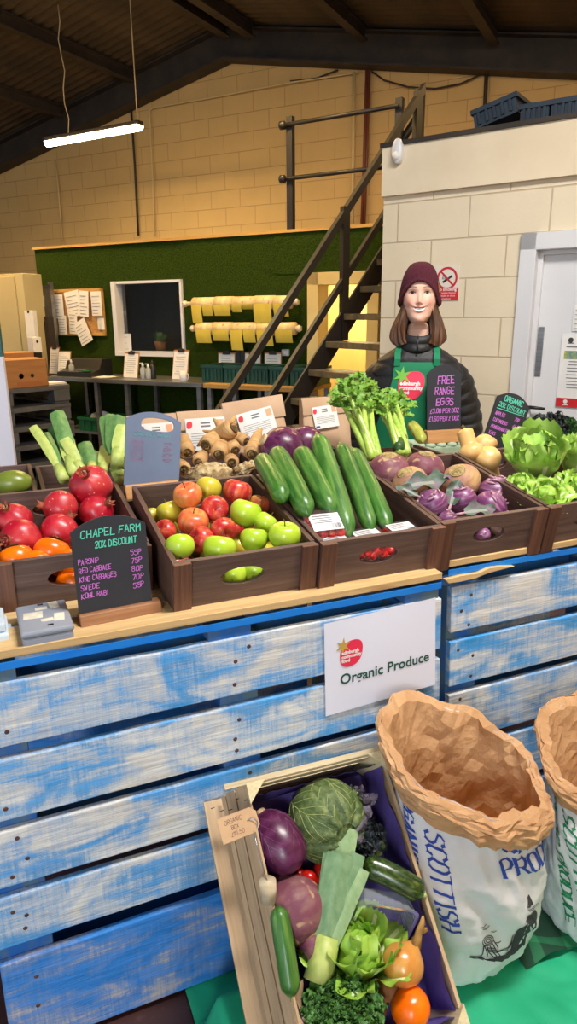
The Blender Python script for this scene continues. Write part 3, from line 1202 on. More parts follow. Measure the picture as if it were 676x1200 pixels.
a = loc_on(PSF, 8, 452, 0.02)
c = loc_on(PSF, 57, 449, 0.02)
hb = loc_on(PSF, 40, 421, 0.02).z - topz
carton('cardboard_box', 'large cardboard box with a punched hole on the grey pallet stack', PSF, a.x, c.x, 0.02, 0.36, topz, hb, m_card, True)
a = loc_on(PSF, 4, 420, 0.40)
c = loc_on(PSF, 40, 418, 0.40)
h2 = loc_on(PSF, 25, 413.5, 0.40).z - topz
carton('cardboard_box', 'flatter cardboard box just behind the large box on the pallets', PSF, a.x, c.x, 0.40, 0.72, topz, h2, m_card)
a = loc_on(PSF, 57, 449, 0.05)
b = MB()
b.box((a.x + 0.09, 0.16, topz + 0.006), (0.17, 0.2, 0.01))
b.box((a.x + 0.085, 0.15, topz + 0.014), (0.15, 0.18, 0.006))
tag(b.build('loose_paper', m_paper, None, PSF), 'pale papers lying on the pallet stack beside the cardboard box', 'paper')
a = loc_on(PSF, 41, 413, 0.6)
t = thing('box_file', 'cream box file with one black hole standing behind the cardboard box', 'box file', PSF @ T(loc_on(PSF, 45.5, 413, 0.6).x, 0.66, topz))
zz = loc_on(PSF, 45, 413, 0.6).z - topz
z2 = loc_on(PSF, 45, 395, 0.6).z - topz
b = MB(); b.box((0, 0, (zz + z2) / 2), (0.085, 0.1, z2 - zz)); b.build('file_body', m_paper, t, None, 0.003)
b = MB(); b.box((0, 0, zz / 2), (0.07, 0.1, zz)); b.build('base', m_black, t)
b = MB(); b.lathe([(0.012, 0), (0.012, 0.003)], 16, 0, T(0, -0.05, z2 - 0.04) @ rotm('X', R(90))); b.build('finger_hole', m_black, t)

# display board at the left edge
e1 = O + ray(17, 535) * 3.4
DBF = frame((e1.x, e1.y, FLOOR), (1, 0.12, 0))
zs = loc_on(DBF, 4, 418, 0).z
m_lilac = mat('board_white', S(214, 210, 222), rough=0.5)
m_tealb = mat('board_teal', S(30, 84, 84), rough=0.5)
t = thing('display_board', 'white display board with a teal top at the left edge', 'board', DBF @ T(-0.4, 0, 0))
b = MB(); b.box((0, 0.015, zs / 2), (0.8, 0.03, zs)); b.build('panel', m_lilac, t)
b = MB(); b.box((0, 0.015, zs + 0.3), (0.8, 0.03, 0.6)); b.build('header', m_tealb, t)
b = MB(); b.box((-0.2, 0.2, 0.02), (0.05, 0.5, 0.04)); b.box((0.2, 0.2, 0.02), (0.05, 0.5, 0.04)); b.build('foot', m_grey_steel, t)

# ================================================================== hanging fluorescent tube
P1 = O + ray(55, 170) * 8.15
P2 = O + ray(165, 148.5) * 7.45
LF_ = frame((P1 + P2) / 2, (P2 - P1), EZ)
LL = (P2 - P1).length
t = thing('hanging_tube_light', 'lit fluorescent batten hanging on wires under the roof', 'light', LF_)
m_tubelit = emis('tube_glow', (1.0, 0.84, 0.52, 1), 9.0)
b = MB(); b.box((0, 0, 0.045), (LL, 0.09, 0.04)); b.build('housing', m_beam, t)
b = MB()
b.grid(lambda u, v: Vector(((u - 0.5) * LL * 0.99, 0.05 * math.cos(PI + PI * v), 0.025 - 0.055 * math.sin(PI * v))), 2, 12)
for s in (-1, 1):
    b.add([(s * LL * 0.495, 0.05 * math.cos(PI + PI * k / 12), 0.025 - 0.055 * math.sin(PI * k / 12)) for k in range(13)], [tuple(range(13))])
b.build('diffuser', m_tubelit, t, fixn=False)
for s, wob in ((-0.25, 0.03), (0.47, 0.0)):
    b = MB()
    b.tube([(s * LL + wob * math.sin(k * 1.9), 0.0, 0.06 + 0.16 * k) for k in range(9)], 0.006, 6)
    b.build('hanger_wire', m_tubecol, t)

# ================================================================== right-hand block cabin
RF = frame((0.608, 4.655, FLOOR), (0.816, -0.578, 0))


def rl(u, v, y=0.0):
    return loc_on(RF, u, v, y)


dl = rl(604.5, 376).x
dt = rl(615, 274).z
ft, fb = rl(449, 175).z, rl(449, 231.5).z
XW = 3.2
DW = 1.0
b = MB()
b.box((dl / 2, 0.1, ft / 2), (dl, 0.2, ft))
b.box(((dl + dl + DW) / 2, 0.1, (dt + ft) / 2), (DW, 0.2, ft - dt))
b.box(((dl + DW + XW) / 2, 0.1, ft / 2), (XW - dl - DW, 0.2, ft))
structure(b.build('wall_side', m_block2, None, RF))
b = MB()
b.box((XW / 2, -0.018, (ft + fb) / 2), (XW, 0.035, ft - fb))
structure(b.build('trim_31', m_cream, None, RF))
b = MB()
b.box((XW / 2, 0.4, ft + 0.012), (XW + 0.02, 0.9, 0.024))
structure(b.build('trim_32', m_beam, None, RF))
# door
t = thing('door_1', None, None, RF @ T(dl, 0, 0))
structure(t)
b = MB()
b.box((0.045, 0.0, dt / 2), (0.09, 0.06, dt))
b.box((DW - 0.045, 0.0, dt / 2), (0.09, 0.06, dt))
b.box((DW / 2, 0.0, dt - 0.045), (DW, 0.06, 0.09))
b.box((0.10, 0.09, dt / 2), (0.03, 0.12, dt - 0.05))
b.box((DW / 2, 0.09, dt - 0.10), (DW - 0.1, 0.12, 0.03))
b.build('door_frame', m_white, t, None, 0.004)
b = MB(); b.box((DW / 2, 0.08, (dt - 0.1) / 2), (DW - 0.16, 0.045, dt - 0.11)); b.build('door_leaf', m_white, t, None, 0.003)
a, c = rl(623.5, 383, 0.055), rl(632.5, 441.5, 0.055)
b = MB(); b.box(((a.x + c.x) / 2 - dl, 0.055, (a.z + c.z) / 2), (0.075, 0.004, a.z - c.z)); b.build('push_plate', m_steel, t, None, 0.002)
q = rl(612, 478, 0.05)
b = MB()
b.box((q.x - dl + 0.02, 0.052, q.z - 0.03), (0.042, 0.01, 0.19))
b.lathe([(0.014, 0), (0.014, 0.035)], 14, 0, T(q.x - dl + 0.02, 0.05, q.z + 0.01) @ rotm('X', R(90)))
b.tube([(q.x - dl + 0.02, 0.012, q.z + 0.01), (q.x - dl + 0.07, 0.008, q.z + 0.012), (q.x - dl + 0.14, 0.012, q.z + 0.008)], [0.011, 0.01, 0.008], 10)
b.build('door_handle', m_black, t)

# posters on the door
a = rl(659, 391.5, 0.05)
c = rl(651.5, 476, 0.05)
hp = a.z - c.z
wp = hp * 0.72
t = thing('notice_poster', 'printed certificate poster with a red foot on the white door', 'poster', RF @ T(a.x + wp / 2, 0.05, c.z + hp / 2))
b = MB(); b.box((0, 0, 0), (wp, 0.003, hp)); b.build('sheet', m_paper, t)
b = MB(); b.box((0, -0.0025, -hp / 2 + hp * 0.062), (wp, 0.002, hp * 0.125)); b.build('red_band', m_red, t)
b = MB()
for k in range(9):
    b.box((-wp * 0.18, -0.0025, hp * (0.13 - 0.045 * k)), (wp * 0.36 * rnd.uniform(0.8, 1), 0.001, hp * 0.012))
    b.box((wp * 0.25, -0.0025, hp * (0.13 - 0.045 * k)), (wp * 0.3 * rnd.uniform(0.8, 1), 0.001, hp * 0.012))
b.box((-wp * 0.1, -0.0025, hp * 0.33), (wp * 0.6, 0.001, hp * 0.018))
b.build('print', m_ink, t)
b = MB()
b.lathe([(hp * 0.03, 0), (hp * 0.036, 0.001)], 10, 0, T(-wp * 0.33, -0.002, hp * 0.42) @ rotm('X', R(90)))
b.box((-wp * 0.33, -0.0025, hp * 0.38), (hp * 0.08, 0.001, hp * 0.012))
b.build('crest', m_inkdark, t)
m_photo = mat('photo_green', S(150, 170, 70), S(90, 130, 150), sc=40, c3=S(230, 200, 60), sc3=60, rough=0.5)
for x in (-0.25, 0.18):
    b = MB(); b.box((wp * x, -0.0025, hp * 0.22), (wp * 0.36, 0.001, hp * 0.11)); b.build('picture', m_photo, t)
b = MB()
b.lathe([(hp * 0.028, 0), (hp * 0.028, 0.0015)], 14, 0, T(-wp * 0.32, -0.0035, -hp / 2 + hp * 0.075) @ rotm('X', R(90)))
b.box((-wp * 0.32, -0.004, -hp / 2 + hp * 0.03), (hp * 0.07, 0.001, hp * 0.014))
b.build('roundel', m_paper, t)
t = pinned_sheet('notice_sheet', 'plain white sheet at the right edge of the white door', 'paper', RF, 673, 357, 690, 388, 0.05, 0, None, 5)

# no smoking sign
q = rl(524, 332)
a, c = rl(514, 312), rl(536, 352)
ws, hs = 0.15, a.z - c.z
t = thing('no_smoking_sign', 'no smoking sign with a red circle on the cream block wall', 'sign', RF @ T(q.x, -0.004, q.z))
b = MB(); b.box((0, 0, 0), (ws, 0.004, hs)); b.build('sign_panel', mat('sign_white', S(226, 218, 206), rough=0.4), t)
b = MB()
ro = ws * 0.44
zc = hs * 0.5 - ro - 0.006
b.grid(lambda u, v: Vector(((ro * (0.80 + 0.2 * v)) * math.cos(2 * PI * u), -0.0032, zc + (ro * (0.80 + 0.2 * v)) * math.sin(2 * PI * u))), 40, 1, cu=True, smooth=False)
b.box((0, -0.0034, zc), (ro * 1.75, 0.0008, ro * 0.16), 0, rotm('Y', R(45)))
b.build('red_ring', m_red, t)
b = MB()
b.box((0.003, -0.0028, zc - 0.004), (ro * 1.05, 0.0006, ro * 0.2), 0, rotm('Y', R(-32)))
for k in range(3):
    b.tube([(-ro * 0.45 + k * 0.008, -0.0028, zc - 0.005 + 0.008 * j + 0.0) for j in range(2)] + [(-ro * 0.36 + k * 0.006, -0.0028, zc + 0.02)], 0.0018, 5)
b.build('cigarette', m_black, t)
b = MB(); b.box((0, -0.0026, -hs * 0.5 + hs * 0.19), (ws, 0.0016, hs * 0.36)); b.build('red_panel', m_red, t)
b = MB()
put_text(b, 'No smoking', 0.026, lambda x, y: Vector((x, -0.0038, -hs * 0.5 + hs * 0.285 + y)), 0, 'CENTER', 0.0006)
for k in range(3):
    put_text(b, ('It is against the law', 'to smoke in these', 'premises')[k], 0.0155, lambda x, y, k=k: Vector((x, -0.0038, -hs * 0.5 + hs * 0.2 - 0.017 * k + y)), 0, 'CENTER')
b.build('lettering', m_paper, t)
# motion sensor
q = rl(468, 178, -0.035)
t = thing('motion_sensor', 'white motion sensor on the corner of the cream fascia', 'sensor', RF @ T(q.x, -0.036, q.z))
b = MB()
b.grid(lambda u, v: Vector((0.035 * math.cos(2 * PI * u) * (1 - v ** 6), -0.05 * v ** 0.7, (0.07 * math.sin(2 * PI * u)) * (1 - 0.9 * v ** 6))), 28, 8, cu=True)
b.build('sensor_body', m_white, t)
b = MB()
b.grid(lambda u, v: Vector((0.025 * math.cos(2 * PI * u) * math.cos(v * PI / 2), -0.04 - 0.025 * math.sin(v * PI / 2), -0.028 + 0.025 * math.sin(2 * PI * u) * math.cos(v * PI / 2))), 20, 6, cu=True)
b.build('lens', m_paper, t)
# trays on the cabin roof
m_bluetray = mat('blue_black_tray', S(38, 52, 66), S(28, 38, 50), sc=6, rough=0.5)
for i, (ua, ub, va, vb, lb, tilt) in enumerate(((556, 606, 134, 149, 'black plastic tray tipped up at the left on the cabin roof', -13), (609, 642, 122, 140, 'dark tray in the middle of three on the cabin roof', 0), (645, 690, 117, 135, 'dark tray at the right of three on the cabin roof', 0))):
    a, c = rl(ua, vb, 0.05), rl(ub, vb, 0.05)
    z1 = rl((ua + ub) / 2, va, 0.05).z
    zz = ft + 0.024
    h_ = max(0.07, 0.10)
    F_ = RF @ T((a.x + c.x) / 2, 0.25, zz + (0.045 if tilt else 0.0)) @ rotm('Y', R(tilt))
    tray('plastic_tray', lb, F_, -(c.x - a.x) / 2, (c.x - a.x) / 2, -0.2, 0.2, 0, h_, m_bluetray, 'trays on the cabin roof')

# ================================================================== steel stairs and guard rail
P0 = O + ray(400, 399) * 5.3
SF = frame(P0, (0.83, 0.56, 0))
SLP = 1.235
zb = FLOOR - P0.z
xb = zb / SLP
xt = (2.42 + FLOOR - P0.z) / SLP
t = thing('steel_staircase', 'dark open steel staircase climbing behind the seller to the upper level', 'staircase', SF)
WID = 0.8


def slanted(b, x0, x1, z, h, y, wd):
    b.prism([(x0, x0 * SLP + z), (x1, x1 * SLP + z), (x1, x1 * SLP + z + h), (x0, x0 * SLP + z + h)], y - wd / 2, y + wd / 2)


for y in (0.0, -WID):
    b = MB(); slanted(b, xb, xt, -0.02, 0.24, y, 0.02); b.build('stringer', m_steel_dark, t)
m_tread = mat('tread_timber', S(120, 104, 74), S(100, 86, 60), sc=(4, 30, 30), rough=0.7)
nst = 12
for k in range(1, nst):
    z = zb + k * 0.2
    x = z / SLP
    b = MB(); b.box((x + 0.02, -WID / 2, z + 0.06), (0.22, WID - 0.02, 0.045)); b.build('tread', m_tread, t, None, 0.003)
HR = 0.83
b = MB(); slanted(b, xb + 0.02, xt, HR + 0.02, 0.075, 0.0, 0.05); b.build('handrail', m_steel_dark, t)
b = MB(); slanted(b, xb + 0.02, xt, HR * 0.47, 0.07, 0.0, 0.04); b.build('mid_rail', m_steel_dark, t)
for x in (xb + 0.06, 0.02, xt - 0.05):
    b = MB(); b.box((x, 0.0, x * SLP + 0.45), (0.06, 0.045, 0.95)); b.build('baluster', m_steel_dark, t)

gr = thing('guard_rail', 'tubular guard rail along the top of the turf-clad cabin', 'railing', TF @ T(0, 0, TOPZ))
yg = 0.05
gx = [tl(341, 260, yg).x, tl(466, 200, yg).x]
for x, zt_ in zip(gx, (tl(341, 138, yg).z, tl(466, 117, yg).z)):
    b = MB(); b.box((x, yg, (zt_ - TOPZ) / 2 + 0.01), (0.055, 0.055, zt_ - TOPZ)); b.build('post', m_steel_dark, gr)
for (ua, va, ub, vb) in ((331, 147, 466, 124), (331, 210, 466, 194)):
    a, c = tl(ua, va, yg - 0.045), tl(ub, vb, yg - 0.045)
    b = MB(); b.tube([(a.x, yg - 0.045, a.z - TOPZ), (c.x, yg - 0.045, c.z - TOPZ)], 0.017, 10); b.build('rail', m_steel_dark, gr)
    b = MB(); b.lathe([(0.02, -0.03), (0.034, -0.02), (0.034, 0.02), (0.02, 0.03)], 12, 0, T(a.x, yg - 0.045, a.z - TOPZ) @ rotm('Y', R(90))); b.build('rail_end', m_steel_dark, gr)
a = tl(493, 104, yg + 0.1)
d_ = tl(493, 200, yg + 0.1)
b = MB(); b.box((a.x, yg + 0.1, (a.z - TOPZ) / 2), (0.06, 0.06, a.z - TOPZ)); b.build('post', m_steel_dark, gr)
a, c = tl(468, 170, yg), tl(492, 132, yg + 0.1)
b = MB(); b.tube([(a.x, yg, a.z - TOPZ), (c.x, yg + 0.1, c.z - TOPZ)], 0.03, 4); b.build('brace', m_steel_dark, gr)
# ================================================================== the stall: painted pallets
m_pale = [pallet_paint('painted_board_a', S(234, 232, 226), S(34, 136, 204), 0.50), pallet_paint('painted_board_b', S(234, 233, 228), S(38, 136, 202), 0.52),
          pallet_paint('painted_board_c', S(233, 232, 228), S(38, 132, 198), 0.45), pallet_paint('painted_board_d', S(232, 232, 230), S(44, 134, 198), 0.48),
          pallet_paint('painted_board_e', S(214, 200, 176), S(24, 112, 190), 0.78)]
m_bluepaint = mat('blue_paint', S(30, 110, 196), S(52, 120, 176), sc=(5, 30, 30), c3=S(120, 130, 128), sc3=(6, 40, 30), lo3=0.55, hi3=0.8, rough=0.6)
m_bluepost = mat('blue_post', S(30, 100, 180), S(92, 116, 124), sc=(12, 12, 5), lo=0.42, hi=0.6, rough=0.65)
m_blueedge = mat('blue_edge', S(18, 122, 224), S(30, 134, 228), sc=(10, 30, 30), rough=0.45)
m_deckwood = wood('deck_timber', S(222, 188, 134), S(202, 164, 110), 0, 14, 30, 0.6, knots=S(170, 126, 78))
m_rawwood = wood('raw_timber', S(176, 150, 116), S(150, 124, 92), 0, 14, 40, 0.7)
m_nail = mat('nail_rust', S(104, 62, 44), S(70, 44, 36), sc=60, rough=0.7)


def standing_pallet(label, s0, t0, L, boards, posts, zf, left_first=True):
    Fm = tframe(s0, t0, 0, 0, R(-3) if left_first else 0)
    t = thing('wooden_pallet', label, 'pallet', Fm, 'pallets of the stall')
    for k, (za, zb_) in enumerate(boards):
        b = MB()
        n_ = 14
        wob = [0.0022 * nz((i * 0.9, k * 3.1, s0), 1.0) for i in range(n_ + 1)]
        top = [(L * i / n_, za + wob[i]) for i in range(n_ + 1)]
        bot = [(L * i / n_, zb_ + wob[-1 - i]) for i in range(n_ + 1)]
        b.prism(bot + top[::-1], 0.0, 0.022)
        o = b.build('board', m_pale[k % 5], t, None, 0.003)
        for px in posts:
            for j in range(3 if left_first else 0):
                b = MB()
                b.lathe([(0.004, -0.0012), (0.0055, 0.0), (0.003, 0.0006)], 8, 0, T(px[0] + (px[1] - px[0]) * rnd.uniform(0.25, 0.75), 0, zb_ + (za - zb_) * (0.2 + 0.3 * j) + rnd.uniform(-0.015, 0.015)) @ rotm('X', R(90)))
                b.build('nail', m_nail, o)
    for (xa, xb_) in posts:
        b = MB()
        b.box(((xa + xb_) / 2, 0.022 + 0.045, (zf - 0.05) / 2), (xb_ - xa, 0.09, -0.05 - zf))
        b.build('post', m_bluepost, t, None, 0.002)
    for k, (za, zb_) in enumerate(boards):
        if k in (0, 2, 4):
            b = MB()
            b.box((L / 2, 0.123, (za + zb_) / 2 - 0.012), (L, 0.022, abs(za - zb_)))
            b.build('rear_board', m_bluepaint, t)
    return t


ZF = FLOOR - 0.85
BO = [(-0.05, -0.196), (-0.226, -0.37), (-0.396, -0.535), (-0.562, -0.69), (-0.733, -0.985)]
standing_pallet('blue-washed slatted pallet standing on edge, left front of the stall', -0.085, 0.0, 1.18, BO, ((0, 0.118), (0.557, 0.655), (1.06, 1.18)), ZF)
BO2 = [(-0.058, -0.196), (-0.224, -0.364), (-0.392, -0.55), (-0.58, -0.74), (-0.77, -0.985)]
standing_pallet('blue-washed slatted pallet standing on edge, right front behind the sacks', 1.175, 0.066, 1.18, BO2, ((0, 0.11), (0.54, 0.64), (1.06, 1.18)), ZF)
standing_pallet('added unseen pallet standing on edge holding up the rear of the stall, left half', -0.085, 0.86, 1.18, BO, ((0, 0.118), (0.557, 0.655), (1.06, 1.18)), ZF, False)  # both rear pallets are added, out of sight, to hold up the counter top
standing_pallet('added unseen pallet standing on edge holding up the rear of the stall, right half', 1.175, 0.86, 1.18, BO2, ((0, 0.11), (0.54, 0.64), (1.06, 1.18)), ZF, False)


def deck_pallet(label, s0, t0, L, D, torn=False):
    t = thing('deck_pallet', label, 'pallet', tframe(s0, t0, 0), 'pallets of the stall')
    y = 0.0
    first = True
    while y < D - 0.05:
        w_ = 0.115 if first else 0.13
        b = MB()
        if first and torn:
            pts = [(0.03, 0.0), (0.05, 0.0)] + [(0.05 + (L - 0.05) * i / 20, 0.004 * nz((i, 0, 0), 0.7)) for i in range(1, 21)] + [(L, w_), (0, w_), (0.0, 0.05), (0.012, 0.03)]
        else:
            pts = [(0, 0), (L, 0), (L, w_), (0, w_)]
        b.prism(pts, -0.022, -0.003 if first else 0.0, 0, rotm('X', R(90)) @ Matrix.Scale(-1, 4, (0, 1, 0)) @ Matrix.Scale(-1, 4, (0, 0, 1)))
        for q in b.v:
            pass
        o = b.build('deck_board', m_deckwood, t, None, 0.002)
        if first:
            b = MB()
            b.box((L / 2 + 0.012, -0.0006, -0.013), (L - 0.03, 0.0028, 0.017))
            b.build('painted_edge', m_blueedge, o)
        first = False
        y += 0.165
        t_next = y
        if y < D - 0.05:
            pass
        DECK_Y.append(y)
        # following boards are shifted back
        FOLLOW.append(o)
        o.location.y = y - 0.165
    for x in (0.06, 0.50 + 0.085, L - 0.06):
        b = MB()
        b.box((x, D / 2 + 0.002, -0.036), (0.105, D - 0.004, 0.028))
        b.build('bearer', m_bluepost, t)
    return t


DECK_Y, FOLLOW = [], []
deck_pallet('pallet laid flat as the counter top, left half under the price board', -0.085, 0.0, 1.18, 1.0)
deck_pallet('pallet laid flat as the counter top, right half with a split front edge', 1.135, 0.066, 1.22, 0.95, True)
# torn sliver of wood at the left end of the right-hand top
b = MB()
sl = [(0.0, 0.0), (0.05, 0.004), (0.11, 0.002), (0.15, 0.012), (0.19, 0.010), (0.24, 0.003), (0.19, 0.0), (0.14, -0.004), (0.10, -0.012), (0.05, -0.014), (0.01, -0.012)]
b.prism(sl, -0.004, 0.012)
tag(b.build('wood_sliver', m_deckwood, None, tframe(1.145, 0.056, -0.026), 0.001), 'torn pale sliver of wood on the front edge of the right-hand top', 'wood')
# added batten, to carry the raised backs of the front row
b = MB()
b.box((0.53, 0.445, 0.026), (1.16, 0.045, 0.052))
b.box((1.70, 0.455, 0.026), (1.14, 0.045, 0.052))
tag(b.build('batten', m_rawwood, None, tframe(0, 0, 0)), 'added timber batten lifting the backs of the front crates', 'batten')

# ================================================================== the dark wooden crates
CW, CH, CL, CT = 0.362, 0.147, 0.462, 0.013
TILT = R(10)
mc_x = wood('crate_wood_long', S(116, 92, 84), S(82, 62, 57), 0, 16, 60, 0.55)
mc_y = wood('crate_wood_side', S(104, 76, 64), S(72, 52, 46), 1, 16, 60, 0.6)
mc_z = wood('crate_wood_post', S(124, 84, 66), S(86, 58, 48), 2, 16, 60, 0.55)
m_cutedge = mat('crate_cut_edge', S(140, 100, 70), S(110, 76, 54), sc=30, rough=0.7)
CRATES = {}
proto = None


def make_crate(key, label, s, t, z=0.0, tilt=TILT, yaw=0.0, w=CW, h=CH, L=CL):
    Fm = tframe(s, t, z, yaw, tilt)
    c = thing('produce_crate', label, 'crate', Fm, 'dark stained produce crates')
    b = MB(); b.box((w / 2, L / 2, 0.006), (w - 2 * CT, L - 2 * CT, 0.012)); b.build('base', mc_y, c)
    for nm, y in (('front_panel', 0.0), ('back_panel', L - CT)):
        b = MB(); b.holed(w - 0.004, h - 0.004, CT, (w - 0.004) * 0.47, h * 0.58, 0.056, 0.023, 0, 40, 0.002, 0.002, y)
        b.build(nm, mc_x, c)
    for x in (0, w - CT):
        b = MB(); b.box((x + CT / 2, L / 2, h / 2), (CT, L - 2 * CT - 0.001, h)); b.build('side_panel', mc_y, c, None, 0.001)
    for x in (0.0, w - 0.042):
        b = MB(); b.box((x + 0.021, -0.006, h / 2), (0.042, 0.012, h)); b.build('corner_post', mc_z, c, None, 0.001)
    CRATES[key] = Fm
    return c


make_crate('pom', 'dark crate of pomegranates and kaki behind the largest price board', 0.004, 0.215, 0.0, R(7))
make_crate('apple', 'dark crate piled with red and green apples', 0.38, 0.06)
make_crate('cuc', 'dark crate of cucumbers and tomato punnets, right of the apples', 0.748, 0.05)
make_crate('kohl', 'dark crate of swedes and purple kohlrabi', 1.118, 0.075)
make_crate('cauli', 'dark crate of squash, lettuce and cauliflower at the right edge', 1.487, 0.075)
BZ = 0.0
TB = R(5)
BT = 0.565
make_crate('mango', 'dark crate at the far left with one green fruit', -0.215, 0.69, BZ, TB)
make_crate('leek', 'dark crate holding leeks at the back left', 0.158, 0.64, BZ, TB)
make_crate('pars', 'dark crate of parsnips behind the apples', 0.532, BT, BZ, TB)
make_crate('redc', 'dark crate of red cabbages behind the cucumbers', 0.898, BT, BZ, TB)
make_crate('cel', 'dark crate of celery behind the swedes', 1.264, BT, BZ, R(0.5))

# no separate supports are built under the tilted left-hand crate
# ================================================================== price boards
m_slate = mat('chalkboard', S(46, 48, 56), S(40, 42, 50), sc=6, rough=0.7)
m_slateblue = mat('slate_blue_board', S(104, 118, 144), S(94, 108, 134), sc=5, rough=0.6)
m_teal = mat('chalk_teal', S(92, 214, 184), rough=0.9)
m_pink = mat('chalk_pink', S(206, 120, 214), rough=0.9)
m_faintred = mat('chalk_faint_red', S(134, 104, 132), rough=0.9)
m_faintteal = mat('chalk_faint_teal', S(92, 142, 152), rough=0.9)
m_basewood = wood('board_base_wood', S(166, 116, 78), S(138, 92, 60), 0, 14, 50, 0.5)
m_basepale = wood('board_base_pale', S(214, 160, 100), S(190, 132, 78), 0, 14, 50, 0.5)


def arch(w, h, rise, n=20):
    pts = [(-w / 2, 0), (w / 2, 0), (w / 2, h - rise)]
    for i in range(1, n):
        x = w / 2 - w * i / n
        pts.append((x, h - rise + rise * (1 - (2 * x / w) ** 2)))
    pts.append((-w / 2, h - rise))
    return pts


def price_board(label, Fm, w, h, rise, lean, base_w, base_h, base_d, texts, m_bd, m_bs, roll=0.0, hole=None, cap=0.02, sink=0.012, base_sh=0.0):
    t = thing('price_board', label, 'sign', Fm)
    M_ = T(0, 0, base_h - sink) @ rotm('Y', roll) @ rotm('X', -lean)
    b = MB()
    if hole:
        hx, hz_, rx, rz = hole
        b.holed(w, h, 0.006, w / 2 + hx, hz_, rx, rz, 0, 48, -w / 2, 0, -0.003, power=3.2)
        for q in b.v:      # arch the top
            f = max(0.0, (q.z - h * 0.75) / (h * 0.25))
            q.z -= rise * (2 * q.x / w) ** 2 * f * f
    else:
        b.prism(arch(w, h, rise), -0.003, 0.003)
    face = b.build('board', m_bd, t, M_)
    for (txt, x, z, size, m, wid, jit, *fit) in texts:
        b = MB()
        if txt == '_':
            b.box((x + size / 2, -0.0036, z), (size, 0.0008, wid), 0, rotm('Y', R(-2)))
        else:
            ln, tw = strokes(txt, size, 0.74, 0.30, jit, rnd)
            kx_ = (fit[0] / tw) if fit else 1.0
            ribbon(b, [(c_, [(p_[0] * kx_, p_[1]) for p_ in pl_]) for c_, pl_ in ln], wid, lambda px, pz: Vector((x + px, -0.0037, z + pz)))
        b.build('chalk_writing', m, face)
    b = MB()
    d = base_d
    b.prism([(-d / 2, 0), (d / 2, 0), (d / 2 * 0.45, base_h), (-d / 2 * 0.45, base_h)], -base_w / 2, base_w / 2, 0, rotm('Z', R(90)))
    b.build('base', m_bs, t, T(base_sh, 0, 0), 0.003)
    return t


w1 = 0.166
tx = [('CHAPEL FARM', -0.062, 0.183, 0.0165, m_teal, 0.0022, 0.06, 0.132), ('20% DISCOUNT', -0.034, 0.157, 0.0145, m_teal, 0.0022, 0.06, 0.092)]
for i, (a_, p_, wf) in enumerate((('PARSNIP', '55P', .045), ('RED CABBAGE', '75P', .070), ('KING CABBAGES', '80P', .080), ('SWEDE', '70P', .040), ('KOHL RABI', '55P', .058))):
    z = 0.124 - 0.0195 * i
    tx.append((a_, -0.074, z, 0.0115, m_pink, 0.0015, 0.08, wf))
    tx.append((p_, 0.043, z + 0.004, 0.0118, m_pink, 0.0015, 0.08, 0.024))
price_board('black chalkboard of prices headed with the farm name, nearest of the boards', tframe(0.254, 0.074, 0.0, R(4)), w1, 0.226, 0.028, R(4), 0.186, 0.046, 0.062, tx, m_slate, m_basewood, base_sh=0.008)

FE = tframe(1.765, 0.93, 0.06, R(-14))
tx = [('FREE', -0.030, 0.205, 0.032, m_pink, 0.0036, 0.06, .075), ('RANGE', -0.042, 0.160, 0.030, m_pink, 0.0036, 0.06, .086), ('EGGS', -0.038, 0.116, 0.028, m_pink, 0.0042, 0.06, .080),
      ('£3.00 PER DOZ', -0.066, 0.083, 0.018, m_pink, 0.0026, 0.06, 0.134), ('£1.60 PER ½ DOZ', -0.070, 0.050, 0.018, m_pink, 0.0026, 0.06, 0.140)]
GL['½'] = "1456 0046 3020"
qe = loc_z(tframe(0, 0, 0), 523, 518, 0.155)
b = MB()
tr = thing('egg_tray', 'pale green-grey egg tray under the free range eggs board', 'egg tray', tframe(qe.x + 0.01, qe.y + 0.05, 0.0, R(-10)))
b = MB(); b.box((0, 0, 0.07), (0.30, 0.16, 0.14), taper=(0.96, 0.92)); b.build('tray_body', mat('egg_card', S(168, 186, 160), S(150, 170, 142), sc=30, rough=0.9), tr, None, 0.006)
b = MB()
for i in range(6):
    for j in range(3):
        b.lathe([(0.024, 0), (0.02, 0.012), (0.010, 0.016)], 12, 0, T(-0.12 + 0.048 * i, -0.05 + 0.05 * j, 0.138))
b.build('lid_bumps', mat('egg_card_lid', S(182, 200, 172), S(166, 186, 158), sc=30, rough=0.9), tr)
price_board('black chalkboard advertising free range eggs in front of the seller', tframe(qe.x + 0.005, qe.y + 0.03, 0.152, R(-8)), 0.158, 0.285, 0.040, R(6), 0.172, 0.052, 0.07, tx, m_slate, m_basepale)

FO = loc_on(tframe(0, 0, 0), 577, 520, 0.70)
tx = [('ORGANIC', -0.045, 0.262, 0.020, m_teal, 0.0034, 0.06, .088), ('20% DISCOUNT', -0.062, 0.236, 0.0165, m_teal, 0.0026, 0.06, .126), ('_', -0.066, 0.229, 0.132, m_teal, 0.0026, 0)]
for i, (a_, p_) in enumerate((('APPLES', '70P'), ('CUCUMBERS', '£1.10'), ('POMEGRANATES', '£1.00'), ('KAKI', '70P'), ('MANGO', '£1.50'), ('SQUASH', '£1.80'))):
    z = 0.202 - 0.026 * i
    tx.append((a_, -0.064, z, 0.0135 if len(a_) < 9 else 0.0125, m_pink, 0.0022, 0.06, len(a_) * .0074))
    tx.append((p_, 0.030, z, 0.0135, m_pink, 0.0022, 0.06, len(p_) * .0068))
price_board('black chalkboard headed organic discount, tilted behind the squash', tframe(FO.x, 0.70, 0.06, R(-6)), 0.158, 0.300, 0.032, R(4), 0.15, 0.05, 0.06, tx, m_slate, m_basewood, roll=R(20))

